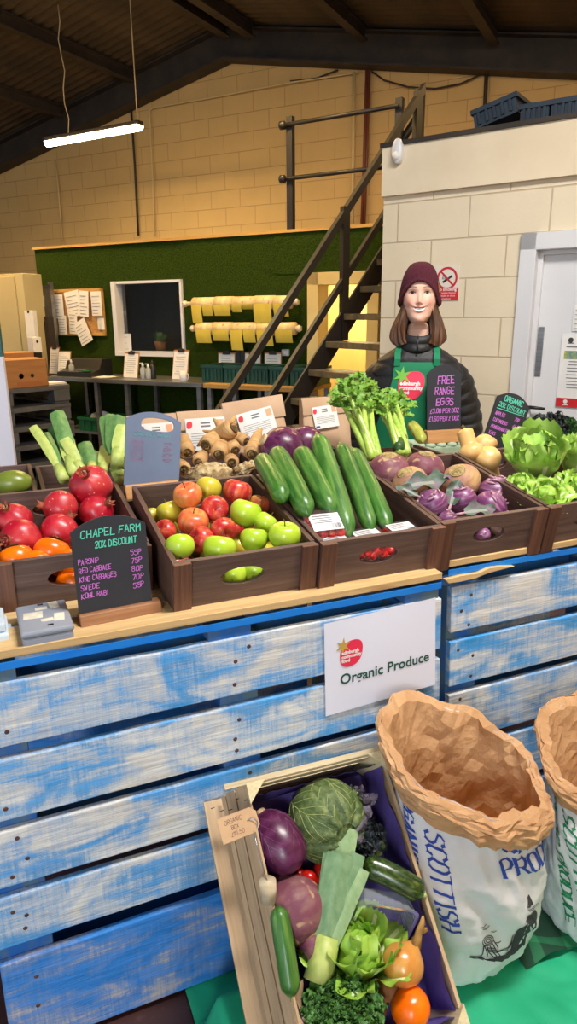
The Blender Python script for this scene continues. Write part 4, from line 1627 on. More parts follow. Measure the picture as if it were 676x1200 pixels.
FB = loc_on(tframe(0, 0, 0), 176, 566, 0.60)
tx = [('20% DISCOUNT', -0.058, 0.148, 0.012, m_faintteal, 0.0022, 0.06, .11)]
for i in range(4):
    tx.append((('APPLES', 'LEEKS', 'BEETS', 'PEARS')[i], -0.066, 0.122 - 0.016 * i, 0.0105, m_faintred, 0.0016, 0.08, .036))
    tx.append((('70P', '65P', '80P', '95P')[i], 0.030, 0.122 - 0.016 * i, 0.0105, m_faintred, 0.0016, 0.08, .024))
price_board('slate blue board with a hand hole, tilted between leeks and parsnips', tframe(FB.x, 0.585, FB.z - 0.035, R(0)), 0.166, 0.222, 0.024, R(14), 0.16, 0.04, 0.05, tx, m_slateblue, m_basepale, roll=R(9), hole=(0.012, 0.185, 0.05, 0.020))

# ================================================================== paper sign on the pallet
m_signpaper = mat('sign_paper', S(226, 228, 244), rough=0.75)
m_signgreen = mat('sign_green', S(26, 84, 66), rough=0.7)
m_strawb = mat('strawberry_red', S(232, 46, 82), rough=0.6)
m_gold = mat('strawberry_gold', S(196, 160, 70), rough=0.6)
m_leafg = mat('strawberry_leaf', S(110, 180, 60), rough=0.6)


def strawberry(n=48):
    """outline of the berry badge, unit height, x right / z up"""
    pts = []
    for i in range(n):
        a = 2 * PI * i / n
        r = 0.5 * (1 + 0.10 * math.cos(a - 0.9) + 0.07 * math.cos(2 * a - 2.0) + 0.025 * math.cos(3 * a - 1.2))
        c_, s_ = math.cos(a), math.sin(a)
        x, z = 0.48 * math.copysign(abs(c_) ** 0.82, c_), 0.52 * math.copysign(abs(s_) ** 0.82, s_)
        pts.append((x * (1 + 0.10 * z) + 0.10 * z - 0.02, z + 0.06 * x))
    return pts


def leaf_star(cx, cz, r, rot=0.0, n=5):
    pts = []
    for i in range(n * 2):
        a = rot + PI * i / n
        rr_ = r if i % 2 == 0 else r * 0.38
        pts.append((cx + rr_ * math.cos(a), cz + rr_ * math.sin(a)))
    return pts


def logo(parent, size, fn, m_leaf, textm, d=(0, 0.0004, 0.0008)):
    b = MB()
    pts = strawberry()
    np_ = len(pts)
    b.grid(lambda u, v: fn(pts[int(round(u * np_)) % np_][0] * size * v, pts[int(round(u * np_)) % np_][1] * size * v, d[1]), np_, 6, cu=True, smooth=False)
    be = b.build('strawberry_badge', m_strawb, parent, fixn=False)
    b = MB()
    pts = leaf_star(-0.36 * size, 0.36 * size, 0.34 * size, 0.4, 6)
    for i in range(len(pts)):
        b.add([fn(-0.36 * size, 0.36 * size, d[1] * 1.5), fn(*pts[i], d[1] * 1.5), fn(*pts[(i + 1) % len(pts)], d[1] * 1.5)], [(0, 1, 2)])
    b.build('badge_leaf', m_leaf, be, fixn=False)
    b = MB()
    for k, tt in enumerate(('edinburgh', 'community', 'food')):
        put_text(b, tt, size * 0.185, lambda x, y: fn(-0.43 * size + x, (0.02 - 0.165 * k) * size + y, d[2]), 0, 'LEFT', size * 0.008)
    b.build('badge_lettering', textm, be, fixn=False)
    return be


ts = tframe(0.742, -0.004, 0, 0, R(-3))
sg = thing('paper_sign', 'white paper sign with strawberry logo taped to the left pallet', 'sign', ts)
C_ = [Vector((0, 0, -0.309)), Vector((0.334, 0, -0.296)), Vector((0.329, 0, -0.043)), Vector((0, 0, -0.056))]


def sgf(x, z, d=0.0):
    u, v = x / 0.334, z / 0.253
    p = (C_[0] * (1 - u) + C_[1] * u) * (1 - v) + (C_[3] * (1 - u) + C_[2] * u) * v
    return p + Vector((0, -0.0012 - d - 0.0025 * math.sin(PI * u) * math.sin(PI * v * 1.0), 0))


b = MB()
b.grid(lambda u, v: sgf(u * 0.334, v * 0.253), 12, 8)
b.grid(lambda u, v: sgf(u * 0.334, v * 0.253, -0.0009), 12, 8, flip=True)
b.build('sheet', m_signpaper, sg, fixn=False)
logo(sg, 0.068, lambda x, z, d: sgf(0.076 + x, 0.158 + z, 0.0008 + d), m_gold, m_paper)
b = MB()
put_text(b, 'Organic Produce', 0.0395, lambda x, y: sgf(0.041 + x, 0.078 + y, 0.0012), 0, 'LEFT', 0.0008)
b.build('lettering', m_signgreen, sg, fixn=False)

# ================================================================== cash box and till on the counter
m_greybox = mat('grey_enamel', S(150, 156, 170), S(140, 146, 162), sc=4, rough=0.4)
m_label = mat('worn_label', S(226, 220, 204), S(200, 194, 178), sc=40, rough=0.7)
cb = thing('cash_box', 'grey metal cash box with worn labels at the counter edge', 'cash box', tframe(0.048, 0.001, 0, R(1.5)))
bw_, bd_, bh_ = 0.104, 0.152, 0.052
b = MB(); b.box((bw_ / 2, bd_ / 2, 0.019), (bw_, bd_, 0.038)); b.build('box_body', m_greybox, cb, None, 0.006)
b = MB(); b.box((bw_ / 2, bd_ / 2, 0.045), (bw_ + 0.004, bd_ + 0.004, 0.014)); b.build('lid', m_greybox, cb, None, 0.005)
for (x, y, w_, d_, m_) in ((0.078, 0.128, 0.020, 0.036, m_label), (0.05, 0.118, 0.026, 0.014, m_label), (0.030, 0.085, 0.040, 0.034, m_label), (0.056, 0.050, 0.026, 0.014, m_label), (0.082, 0.056, 0.022, 0.040, m_label)):
    b = MB(); b.box((x, y, 0.0525), (w_, d_, 0.001), 0, rotm('Z', R(rnd.uniform(-8, 8)))); b.build('sticker', m_, cb)
b = MB(); b.box((0.06, 0.020, 0.0528), (0.012, 0.004, 0.002)); b.box((0.05, 0.140, 0.0528), (0.012, 0.004, 0.002)); b.build('handle_slot', m_black, cb)
m_till = mat('till_white', S(206, 220, 232), S(196, 212, 226), sc=4, rough=0.35)
tl_ = thing('till', 'pale blue-white till at the left end of the counter', 'till', tframe(0.012, 0.045, 0, R(1.5)))
b = MB(); b.box((-0.13, 0.055, 0.006), (0.30, 0.125, 0.012)); b.build('base', m_till, tl_, None, 0.003)
b = MB(); b.box((-0.13, 0.06, 0.024), (0.285, 0.11, 0.022)); b.build('till_body', m_till, tl_, None, 0.004)
b = MB(); b.box((-0.13, 0.065, 0.046), (0.275, 0.10, 0.020)); b.build('lid', m_till, tl_, None, 0.005)
b = MB()
for x in (-0.012, -0.03):
    b.lathe([(0.002, 0), (0.002, 0.001)], 8, 0, T(x, 0.0145, 0.05) @ rotm('X', R(90)))
b.build('screw', m_black, tl_)

# ================================================================== brown paper bags behind the crates
m_kraft = mat('kraft_paper', S(206, 172, 140), S(194, 158, 126), sc=5, rough=0.8, bump=(18, 0.25))
m_logo_red = mat('label_red', S(222, 60, 72), rough=0.7)
m_logo_or = mat('label_orange', S(236, 170, 130), rough=0.7)
m_logo_blue = mat('label_blue', S(70, 84, 170), rough=0.7)


def kraft_bag(label, s0, t0, z0, w, h, d, flap, yaw, lean, roll, lab):
    t = thing('paper_bag', label, 'paper bag', tframe(s0, t0, z0, R(yaw)) @ rotm('Y', R(roll)) @ rotm('X', R(-lean)), 'labelled kraft bags at the back')
    b = MB()

    def fn(u, v):
        a = 2 * PI * u
        sx = max(-1, min(1, 1.35 * math.cos(a)))
        sy = max(-1, min(1, 1.35 * math.sin(a)))
        k = 1 - v * 0.75
        p = Vector((sx * w / 2 * (1 - 0.03 * v), sy * d / 2 * k + d / 2, v * h))
        return p + Vector((0, 0.006 * nz((p.x * 14, v * 4, s0)), 0))
    b.grid(fn, 40, 12, cu=True)
    b.add([fn(i / 40, 0) for i in range(40)], [tuple(range(40))[::-1]])
    b.add([fn(i / 40, 1) for i in range(40)], [tuple(range(40))])
    b.build('bag_body', m_kraft, t)
    b = MB()
    y_at = lambda z: d / 2 - d / 2 * (1 - 0.75 * z / h)
    b.grid(lambda u, v: Vector(((u - 0.5) * w * 1.005, y_at(h - v * flap) - 0.006 - 0.004 * math.sin(PI * v), h - v * flap + 0.002)), 6, 4)
    b.grid(lambda u, v: Vector(((u - 0.5) * w * 1.005, y_at(h - v * flap) - 0.002, h - v * flap + 0.002)), 6, 4, flip=True)
    b.build('folded_top', m_kraft, t, fixn=False)
    if lab:
        lw, lh, lx, lz, lr = lab
        M_ = T(lx, 0, lz) @ rotm('Y', R(lr))
        base_y = y_at(lz) - 0.013

        def lf_(x, z, e=0.0):
            q = M_ @ Vector((x, 0, z))
            return Vector((q.x, y_at(min(h, q.z)) - 0.0125 - e, q.z))
        b = MB()
        b.grid(lambda u, v: lf_((u - 0.5) * lw, (v - 0.5) * lh), 6, 5)
        b.grid(lambda u, v: lf_((u - 0.5) * lw, (v - 0.5) * lh, -0.001), 6, 5, flip=True)
        lo = b.build('label_sheet', m_paper, t, fixn=False)
        b = MB(); pts = strawberry(20); b.add([lf_(-0.40 * lw + x * lh * 0.2, 0.30 * lh + z * lh * 0.22, 0.0006) for x, z in pts], [tuple(range(20))]); b.build('badge', m_logo_red, lo, fixn=False)
        b = MB(); b.add([lf_(0.38 * lw + x * lh * 0.22, 0.30 * lh + z * lh * 0.26, 0.0006) for x, z in ((-.5, -.5), (.5, -.5), (.5, .5), (-.5, .5))], [(0, 1, 2, 3)]); b.build('stamp', m_logo_or, lo, fixn=False)
        b = MB(); b.add([lf_(-0.38 * lw + x * lh * 0.2, -0.40 * lh + z * lh * 0.08, 0.0006) for x, z in ((-.5, -.5), (.5, -.5), (.5, .5), (-.5, .5))], [(0, 1, 2, 3)]); b.build('mark', m_logo_blue, lo, fixn=False)
        b = MB()
        for k in range(2):
            b.add([lf_(x * lw * 0.24, (0.34 - 0.10 * k) * lh + z * lh * 0.05, 0.0006) for x, z in ((-.5, -.5), (.5, -.5), (.5, .5), (-.5, .5))], [(0, 1, 2, 3)])
        for k in range(5):
            b.add([lf_(-0.02 * lw + x * lw * 0.74, (0.02 - 0.07 * k) * lh + z * lh * 0.014, 0.0006) for x, z in ((-.5, -.5), (.5, -.5), (.5, .5), (-.5, .5))], [(0, 1, 2, 3)])
        b.build('print', m_ink, lo, fixn=False)
    return t


def bag_at(label, ua, va, ub, vb, t0, flap, d, lab=None, z0=0.0, roll=0.0, lean=8, yaw=0):
    a = loc_on(tframe(0, 0, 0), ua, va, t0)
    c = loc_on(tframe(0, 0, 0), ub, vb, t0)
    w = (Vector((c.x, c.z)) - Vector((a.x, a.z))).length
    kraft_bag(label, (a.x + c.x) / 2, t0, z0, w, (a.z + c.z) / 2 - z0, d, flap, yaw, lean, roll, lab)


bag_at('brown paper bag half hidden behind the slate blue board', 153, 489, 212, 485, 1.02, 0.10, 0.10, (0.13, 0.10, 0.01, 0.262, 0))
bag_at('brown paper bag with a wide white label behind the parsnips', 213, 483.5, 272, 480.5, 1.03, 0.07, 0.10, (0.155, 0.12, 0.008, 0.258, 0))
bag_at('large brown paper bag leaning with a crooked label behind the red cabbages', 279, 474, 350, 460, 1.02, 0.085, 0.13, (0.150, 0.105, 0.0, 0.285, -6), roll=-5)
bag_at('brown paper bag behind the celery with its label half hidden', 364, 467, 420, 464, 1.06, 0.07, 0.12, (0.11, 0.09, -0.01, 0.285, -5))
# ================================================================== produce: materials
def skin_mat(name, base, other, sc, lo, hi, streak=None, rough=0.35, var=0.06, coat=0.25, spots=None, bump=None):
    n = NT(name)
    f = n.ramp(n.noise(n.mapping(sc, 'Object', 7.0), 1, 3), [(lo, 0.0), (hi, 1.0)])
    c = n.mix(f, base, other)
    if streak:
        f2 = n.ramp(n.noise(n.mapping(streak[1], 'Object', 5.0), 1, 3), [(0.45, 0.0), (0.75, 0.85)])
        c = n.mix(f2, c, streak[0])
    if spots:
        f3 = n.ramp(n.noise(n.mapping(spots[1], 'Object', 2.0), 1, 1), [(spots[2], 0.0), (spots[2] + 0.05, 1.0)])
        c = n.mix(f3, c, spots[0])
    n.color(vary(n, c, var))
    if bump:
        n.bump(n.noise(n.mapping(bump[0]), 1, 4), bump[1], 0.004)
    n.set(rough=rough, coat=coat, coatr=0.25, sss=0.06)
    return n.mat


m_apple_red = skin_mat('apple_red', S(206, 46, 48), S(176, 24, 40), 22, 0.3, 0.7, (S(226, 132, 78), (60, 60, 10)), spots=(S(230, 170, 120), 240, 0.72))
m_apple_blush = skin_mat('apple_blush', S(224, 92, 66), S(220, 176, 76), 18, 0.35, 0.72, (S(206, 60, 52), (70, 70, 10)), spots=(S(236, 196, 130), 240, 0.72))
m_apple_green = skin_mat('apple_green', S(164, 200, 40), S(188, 212, 66), 16, 0.3, 0.7, None, 0.3, spots=(S(212, 226, 130), 260, 0.74))
m_apple_yellow = skin_mat('apple_yellow', S(206, 196, 58), S(186, 184, 50), 18, 0.3, 0.7, (S(214, 160, 60), (40, 40, 12)), spots=(S(226, 214, 120), 260, 0.74))
m_stem = mat('stem_brown', S(96, 72, 40), S(76, 56, 32), sc=60, rough=0.8)
m_pom = skin_mat('pomegranate_skin', S(182, 20, 46), S(212, 70, 68), 16, 0.42, 0.72, (S(170, 20, 44), (30, 30, 12)), 0.38, spots=(S(232, 170, 140), 170, 0.70), bump=(90, 0.15))
m_pomcrown = mat('pomegranate_crown', S(176, 90, 60), S(120, 56, 40), sc=50, rough=0.7)
m_kaki = skin_mat('kaki_skin', S(255, 128, 6), S(248, 104, 4), 14, 0.35, 0.7, None, 0.28)
m_kakileaf = mat('kaki_calyx', S(110, 110, 56), S(90, 84, 44), sc=40, rough=0.7)
m_mango = skin_mat('mango_skin', S(128, 142, 50), S(108, 124, 46), 12, 0.3, 0.7, None, 0.35)
m_cuke = skin_mat('cucumber_skin', S(62, 116, 44), S(42, 90, 34), (40, 40, 14), 0.3, 0.7, (S(112, 150, 70), (80, 80, 6)), 0.35, bump=(120, 0.25))
m_cuke_pale = mat('cucumber_end', S(156, 160, 78), S(120, 140, 60), sc=50, rough=0.6)
m_pars = skin_mat('parsnip_skin', S(206, 166, 112), S(184, 138, 84), (30, 30, 30), 0.35, 0.7, (S(146, 104, 60), (20, 20, 160)), 0.65, coat=0.0, bump=(90, 0.35))
m_parscrown = mat('parsnip_crown', S(112, 84, 48), S(84, 66, 36), sc=120, rough=0.9, bump=(160, 0.6))
m_celeriac = mat('celeriac_skin', S(212, 190, 144), S(150, 116, 70), sc=40, c3=S(96, 72, 44), sc3=90, rough=0.85, bump=(70, 0.8, 0.01))
m_redcab = skin_mat('red_cabbage_leaf', S(66, 14, 50), S(90, 26, 68), 20, 0.35, 0.7, (S(116, 56, 100), (14, 14, 60)), 0.35)
m_cabvein = mat('cabbage_vein', S(134, 74, 116), rough=0.5)
m_cabcut = mat('cabbage_cut', S(206, 182, 140), S(180, 150, 104), sc=40, rough=0.8)
m_celery = skin_mat('celery_stalk', S(176, 206, 88), S(150, 190, 66), (10, 10, 6), 0.3, 0.7, (S(204, 222, 130), (120, 120, 6)), 0.35)
m_celleaf = mat('celery_leaf', S(134, 178, 62), S(84, 138, 40), sc=40, rough=0.5, var=0.15)
m_swede = skin_mat('swede_skin', S(136, 78, 92), S(108, 52, 72), 14, 0.3, 0.7, (S(150, 110, 104), (26, 26, 60)), 0.6, coat=0.0, spots=(S(186, 152, 116), 30, 0.62), bump=(60, 0.3))
m_swedetop = mat('swede_crown', S(190, 166, 112), S(140, 120, 76), sc=80, rough=0.8, bump=(100, 0.5))
m_swedetan = skin_mat('swede_tan', S(202, 166, 108), S(166, 116, 100), 14, 0.35, 0.65, (S(140, 84, 90), (16, 16, 100)), 0.6, coat=0.0, bump=(60, 0.3))
m_kohl = skin_mat('kohlrabi_skin', S(122, 62, 110), S(98, 42, 88), 20, 0.3, 0.7, (S(184, 132, 170), (16, 16, 120)), 0.4, spots=(S(206, 178, 190), 34, 0.68))
m_kohlscar = mat('kohlrabi_scar', S(186, 150, 160), S(164, 124, 136), sc=60, rough=0.6)
m_kohlleaf = mat('kohlrabi_leaf', S(92, 112, 96), S(64, 84, 72), sc=30, c3=S(130, 96, 120), sc3=40, rough=0.6)
m_kohlrib = mat('kohlrabi_rib', S(138, 140, 132), rough=0.6)
m_squash = skin_mat('squash_skin', S(240, 192, 122), S(228, 172, 98), 10, 0.3, 0.7, (S(240, 210, 150), (40, 40, 6)), 0.45)
m_lettuce = mat('lettuce_leaf', S(176, 208, 92), S(140, 186, 62), sc=22, rough=0.45, var=0.12, sss=0.1)
m_lettuce_rib = mat('lettuce_rib', S(230, 240, 196), S(216, 230, 172), sc=30, rough=0.45)
m_caulileaf = mat('cauliflower_leaf', S(176, 206, 104), S(140, 182, 70), sc=18, rough=0.45, var=0.12)
m_curd = mat('cauliflower_curd', S(240, 226, 180), S(226, 206, 150), sc=60, rough=0.8, bump=(90, 0.6, 0.01))
m_leek_dark = mat('leek_leaf', S(112, 150, 84), S(84, 126, 72), sc=(60, 60, 6), rough=0.5, var=0.1)
m_leek_light = mat('leek_pale', S(196, 204, 116), S(168, 190, 96), sc=(60, 60, 6), rough=0.5)
m_tom = skin_mat('tomato_skin', S(222, 36, 26), S(200, 24, 20), 30, 0.3, 0.7, None, 0.2)
m_film = NT('clear_film').set(rough=0.08, trans=0.92, ior=1.2, alpha=0.35).mat
m_film.node_tree.nodes['Principled BSDF'].inputs['Base Color'].default_value = (0.95, 0.97, 1, 1)
m_kale = mat('kale_leaf', S(62, 104, 46), S(38, 76, 34), sc=60, rough=0.55, var=0.1)
m_cavolo = mat('dark_kale_leaf', S(48, 58, 60), S(34, 40, 48), sc=40, rough=0.6)


# ------------------------------------------------------------------ base meshes
def apple_prof(R_, n=18, dimp=0.24):
    pr = []
    for i in range(n + 1):
        f = PI * (1 - i / n)
        x = R_ * max(0.0, math.sin(f)) ** 0.88 * (1 + 0.07 * math.cos(f))
        z = R_ * 0.9 * math.cos(f) - dimp * R_ * math.exp(-(f / 0.36) ** 2) + 0.13 * R_ * math.exp(-((PI - f) / 0.3) ** 2)
        pr.append((max(x, 0.0004), z))
    return pr


def wobble(mb, amp, sc, seed):
    for q in mb.v:
        d = q.normalized()
        q += d * amp * nz(d, sc, seed)
    return mb


MESH = {}


def fruit_meshes(key, parts):
    """parts: list of (name, mesh, child?)"""
    MESH[key] = parts


def mk(key, name, mb, mats):
    me = mb.mesh(name, mats)
    bm = bmesh.new(); bm.from_mesh(me)
    bmesh.ops.recalc_face_normals(bm, faces=bm.faces)
    bm.to_mesh(me); bm.free()
    return me


RA = 0.04
for key, m_ in (('red', m_apple_red), ('blush', m_apple_blush), ('green', m_apple_green), ('yellow', m_apple_yellow)):
    b = wobble(MB().lathe(apple_prof(RA), 28, cap=False), 0.0016, 1.3, len(key))
    s_ = MB().tube([(0, 0, 0.024), (0.001, 0, 0.034), (0.004, 0.001, 0.044)], [0.0014, 0.0012, 0.0018], 7)
    e_ = MB()
    for i in range(5):
        a = 2 * PI * i / 5
        e_.add([(0.004 * math.cos(a - 0.5), 0.004 * math.sin(a - 0.5), -0.0315), (0.004 * math.cos(a + 0.5), 0.004 * math.sin(a + 0.5), -0.0315), (0.002 * math.cos(a), 0.002 * math.sin(a), -0.036)], [(0, 1, 2)])
    MESH['apple_' + key] = [('skin', mk(key, 'apple_skin', b, m_)), ('stem', mk(key, 'apple_stem', s_, m_stem)), ('calyx', mk(key, 'apple_calyx', e_, m_stem))]

RP = 0.045
b = MB().grid(lambda u, v: Vector((math.cos(2 * PI * u) * math.sin(PI * v), math.sin(2 * PI * u) * math.sin(PI * v), -math.cos(PI * v) * 0.94)) * RP * (1 + 0.022 * math.cos(12 * PI * u) * math.sin(PI * v) + 0.03 * nz((math.cos(2 * PI * u) * math.sin(PI * v), math.sin(2 * PI * u) * math.sin(PI * v), math.cos(PI * v)), 1.6, 2)), 36, 24, cu=True)
cr = MB()
cr.lathe([(0.012, 0.036), (0.0095, 0.045), (0.0105, 0.050)], 18, cap=False)
for i in range(6):
    a = 2 * PI * i / 6
    pts = [Vector((0.0105 * math.cos(a + d), 0.0105 * math.sin(a + d), 0.050)) for d in (-0.48, 0, 0.48)]
    tip = Vector((0.017 * math.cos(a), 0.017 * math.sin(a), 0.059))
    cr.add(pts + [tip], [(0, 1, 3), (1, 2, 3)], 0, True)
st_ = MB()
for i in range(14):
    a = rnd.uniform(0, 6.3)
    st_.tube([(0.004 * math.cos(a), 0.004 * math.sin(a), 0.042), (0.006 * math.cos(a), 0.006 * math.sin(a), 0.052)], 0.0005, 4)
MESH['pomegranate'] = [('skin', mk('p', 'pomegranate_skin', b, m_pom)), ('crown', mk('p', 'pomegranate_crown', cr, m_pomcrown)), ('stamens', mk('p', 'pomegranate_stamens', st_, m_cabcut))]

RK = 0.042
b = wobble(MB().lathe([(max(0.0004, RK * math.sin(PI * (1 - i / 16)) ** 0.8 * (1 + 0.02)), RK * 0.80 * math.cos(PI * (1 - i / 16)) - RK * 0.12 * math.exp(-((PI * (1 - i / 16)) / 0.4) ** 2)) for i in range(17)], 28, cap=False), 0.0012, 1.2, 3)
cx_ = MB()
for i in range(4):
    a = PI / 2 * i
    cx_.grid(lambda u, v: Vector((0, 0, RK * 0.70 + 0.001)) + Vector((math.cos(a), math.sin(a), 0)) * 0.02 * u + Vector((-math.sin(a), math.cos(a), 0)) * (v - 0.5) * 0.022 * math.sin(PI * (0.25 + 0.7 * u)) + EZ * (0.004 * math.sin(PI * u * 0.8)), 5, 4)
cx_.tube([(0, 0, RK * 0.68), (0, 0, RK * 0.68 + 0.01)], 0.003, 7)
MESH['kaki'] = [('skin', mk('k', 'kaki_skin', b, m_kaki)), ('calyx', mk('k', 'kaki_calyx', cx_, m_kakileaf))]


def spawn(key, name, label, cat, m, group=None):
    t = thing(name, label, cat, m, group)
    for nm, me in MESH[key]:
        link(nm, me, t)
    return t


def orient(Fm, loc, scale, d=(0, 0, 1), roll=0.0):
    """matrix at crate-local loc whose local z points along d (world), scaled"""
    return Matrix.Translation(Fm @ Vector(loc)) @ align(d, roll) @ Matrix.Scale(scale, 4)


def place_fruit(key, name, label, cat, Fm, u, v, y, dpx, base_r, d, group, xfix=None):
    q = loc_on(Fm, u, v, y)
    w_ = Fm @ q
    r = dpx / 2 / F_PX * depth(w_)
    if xfix:
        q.x = xfix
    return spawn(key, name, label, cat, orient(Fm, q, r / base_r, d, rnd.uniform(0, 6)), group)


# ------------------------------------------------------------------ apples
Fa = CRATES['apple']
AP = [('blush', 225, 312, .285, 97, (-.2, -.3, .9), 'apple streaked red and yellow, top left of the apple pile'),
      ('yellow', 293, 290, .36, 88, (.1, .5, .8), 'yellow-green apple at the back of the pile between two red apples'),
      ('red', 388, 300, .335, 98, (.3, .2, .9), 'red apple at the back right top of the pile'),
      ('red', 313, 357, .265, 95, (.25, -.9, .25), 'dark red apple in the middle with its eye facing out'),
      ('green', 415, 370, .215, 106, (.3, .3, .8), 'large glossy green apple high on the right of the pile'),
      ('blush', 463, 342, .31, 74, (.2, .1, .9), 'orange-red apple by the right crate wall behind the large green apple'),
      ('green', 482, 405, .175, 82, (.5, .3, .7), 'green apple tucked right of the large glossy green one'),
      ('yellow', 165, 367, .30, 85, (-.3, .3, .8), 'yellow-green apple by the left crate wall at the back'),
      ('yellow', 104, 380, .345, 62, (-.2, .4, .8), 'small yellow apple in the back left corner of the crate'),
      ('blush', 243, 400, .22, 104, (.1, -.2, .9), 'orange-blushed apple in the middle left of the pile'),
      ('red', 150, 430, .22, 80, (-.4, -.5, .6), 'pink-red apple against the left crate wall'),
      ('red', 270, 457, .145, 90, (-.6, -.5, .5), 'red apple left of centre, behind two front green apples'),
      ('red', 343, 427, .165, 90, (.35, -.85, -.1), 'red apple at the centre front with its stalk cavity showing'),
      ('green', 200, 480, .082, 98, (-.1, .5, .8), 'green apple in the front left corner of the crate'),
      ('green', 330, 490, .072, 112, (.1, .4, .9), 'green apple at the front, second from the left corner'),
      ('green', 443, 457, .105, 94, (.1, .3, .9), 'green apple at the front, third from the left corner'),
      ('green', 545, 445, .066, 108, (.05, -.1, 1), 'green apple with upright stalk in the front right corner'),
      ('green', 378, 572, .055, 84, (.1, .9, .2), 'green apple seen in the left of the crate hand hole'),
      ('green', 450, 556, .052, 92, (.2, .9, .3), 'green apple seen in the right of the crate hand hole')]
for k, x, y, yy, d, dr, lb in AP:
    place_fruit('apple_' + k, 'apple', lb, 'apple', Fa, 140 + x * .355, 470 + y * .355, yy, d * .355, RA, dr, 'apples in the apple crate')
for i, (x, y) in enumerate(((.06, .14), (.145, .15), (.30, .15), (.06, .24), (.15, .25), (.235, .2), (.31, .25), (.07, .34), (.16, .35), (.25, .3), (.30, .37))):
    spawn('apple_' + ('red', 'green', 'yellow')[i % 3], 'apple', 'apple buried deep under the heap in the apple crate', 'apple', orient(Fa, (x, y, 0.05), 0.92, (rnd.uniform(-1, 1), rnd.uniform(-1, 1), .6)), 'apples at the bottom of the apple crate')

# ------------------------------------------------------------------ pomegranates, kaki, mangoes
Fp = CRATES['pom']
PO = [(106.5, 569, .36, 49, (-.05, -.75, .75), 'largest dark red pomegranate, topmost at the back of the crate'),
      (71, 595, .30, 42, (-.9, -.3, .2), 'speckled pink pomegranate left below the topmost one'),
      (70, 623, .20, 44, (.5, .4, .7), 'pink-red pomegranate just left of the largest price board'),
      (113, 600, .30, 40, (.7, -.2, .55), 'red pomegranate half hidden behind the top of the price board'),
      (16, 611, .27, 44, (-.1, -.5, .85), 'pale pinkish pomegranate by the left edge, crown up'),
      (24, 632, .17, 48, (-.25, -.8, .25), 'dark pomegranate above the kaki with its crown facing out')]
for u, v, y, d, dr, lb in PO:
    place_fruit('pomegranate', 'pomegranate', lb, 'pomegranate', Fp, u, v, y, d, RP, dr, 'pomegranates in the left crate')
KA = [(19, 656, .07, 42, (-.3, .4, .8), 'orange kaki at the front left of the pomegranate crate'), (61, 647, .085, 42, (.2, .5, .8), 'orange kaki right of centre below the pomegranates'),
      (45, 661, .05, 34, (0, .9, .3), 'orange kaki low between the two larger ones'), (84, 658, .06, 34, (.3, .6, .6), 'orange kaki sliver beside the price board'),
      (84, 684, .04, 36, (.3, .8, .2), 'orange kaki poking through the hand hole by the price board')]
for u, v, y, d, dr, lb in KA:
    place_fruit('kaki', 'kaki', lb, 'kaki', Fp, u, v, y, d, RK, dr, 'kaki in the left crate')
for i, (x, y) in enumerate(((.06, .14), (.16, .16), (.27, .13), (.07, .24), (.17, .25), (.28, .24), (.08, .35), (.19, .36), (.29, .36), (.33, .06))):
    k_ = 'pomegranate' if y > .2 else 'kaki'
    spawn(k_, k_, '%s buried deep under the others in the left crate' % k_, k_, orient(Fp, (x, y, 0.052), 0.95, (rnd.uniform(-1, 1), rnd.uniform(-1, 1), .6)), '%s at the bottom of the left crate' % k_)
Fm_ = CRATES['mango']
for u, v, y, lb, s_ in ((14, 566, .20, 'green mango lying in the far left back crate', 1.0), (45, 590, .06, 'green mango glimpsed through the hand hole of the pomegranate crate', 0.9)):
    q = loc_on(Fm_, u, v, y)
    b = MB().grid(lambda a, c: Vector((math.cos(2 * PI * a) * math.sin(PI * c) * 0.062, math.sin(2 * PI * a) * math.sin(PI * c) * 0.042 * (1 + 0.15 * math.cos(2 * PI * a)), -math.cos(PI * c) * 0.04)) * s_, 28, 16, cu=True)
    st2 = MB().tube([(0.058 * s_, 0, 0.004), (0.068 * s_, 0, 0.008)], [0.004, 0.003], 7)
    t = thing('mango', lb, 'mango', Fm_ @ T(q.x, q.y, max(q.z, 0.055)), 'mangoes in the far left crate')
    b.build('skin', m_mango, t)
    st2.build('stem', m_stem, t)

# ------------------------------------------------------------------ cucumbers and tomato punnets
def cucumber(label, pts, rad, group=None, name='cucumber', m=None, mend=None, tipk=1.0, ridges=5, seed=0, bumps=0.03):
    M_ = Matrix.Translation(pts[0]) @ align(Vector(pts[-1]) - Vector(pts[0]))
    t = thing(name, label, name, M_, group)
    M_ = M_.inverted()
    P = []
    n_ = 28
    a, c, e = [M_ @ Vector(p) for p in (pts if len(pts) == 3 else (pts[0], (Vector(pts[0]) + Vector(pts[1])) / 2 + EZ * 0.008, pts[1]))]
    c2 = c * 2 - (a + e) / 2
    for i in range(n_ + 1):
        u = i / n_
        P.append(a * (1 - u) ** 2 + c2 * 2 * u * (1 - u) + e * u * u)
    rads = [rad * (1 - max(0, (0.16 - i / n_) / 0.16) ** 2.2 * 0.98) * (1 - max(0, (i / n_ - 0.86) / 0.14) ** 2.2 * 0.94) * (0.93 + 0.07 * math.sin(PI * i / n_)) for i in range(n_ + 1)]
    b = MB().tube(P, rads, 20, prof=lambda an, u: 1 + 0.018 * math.cos(ridges * an) + bumps * noise.noise(Vector((math.cos(an) * 2.5, u * 22, math.sin(an) * 2.5 + seed))))
    b.build('skin', m or m_cuke, t)
    d = (P[-1] - P[-2]).normalized()
    s2 = MB().tube([P[-1] - d * 0.004, P[-1] + d * 0.006], [rad * 0.22, rad * 0.16], 8)
    s2.build('stem_end', mend or m_cuke_pale, t)
    return t


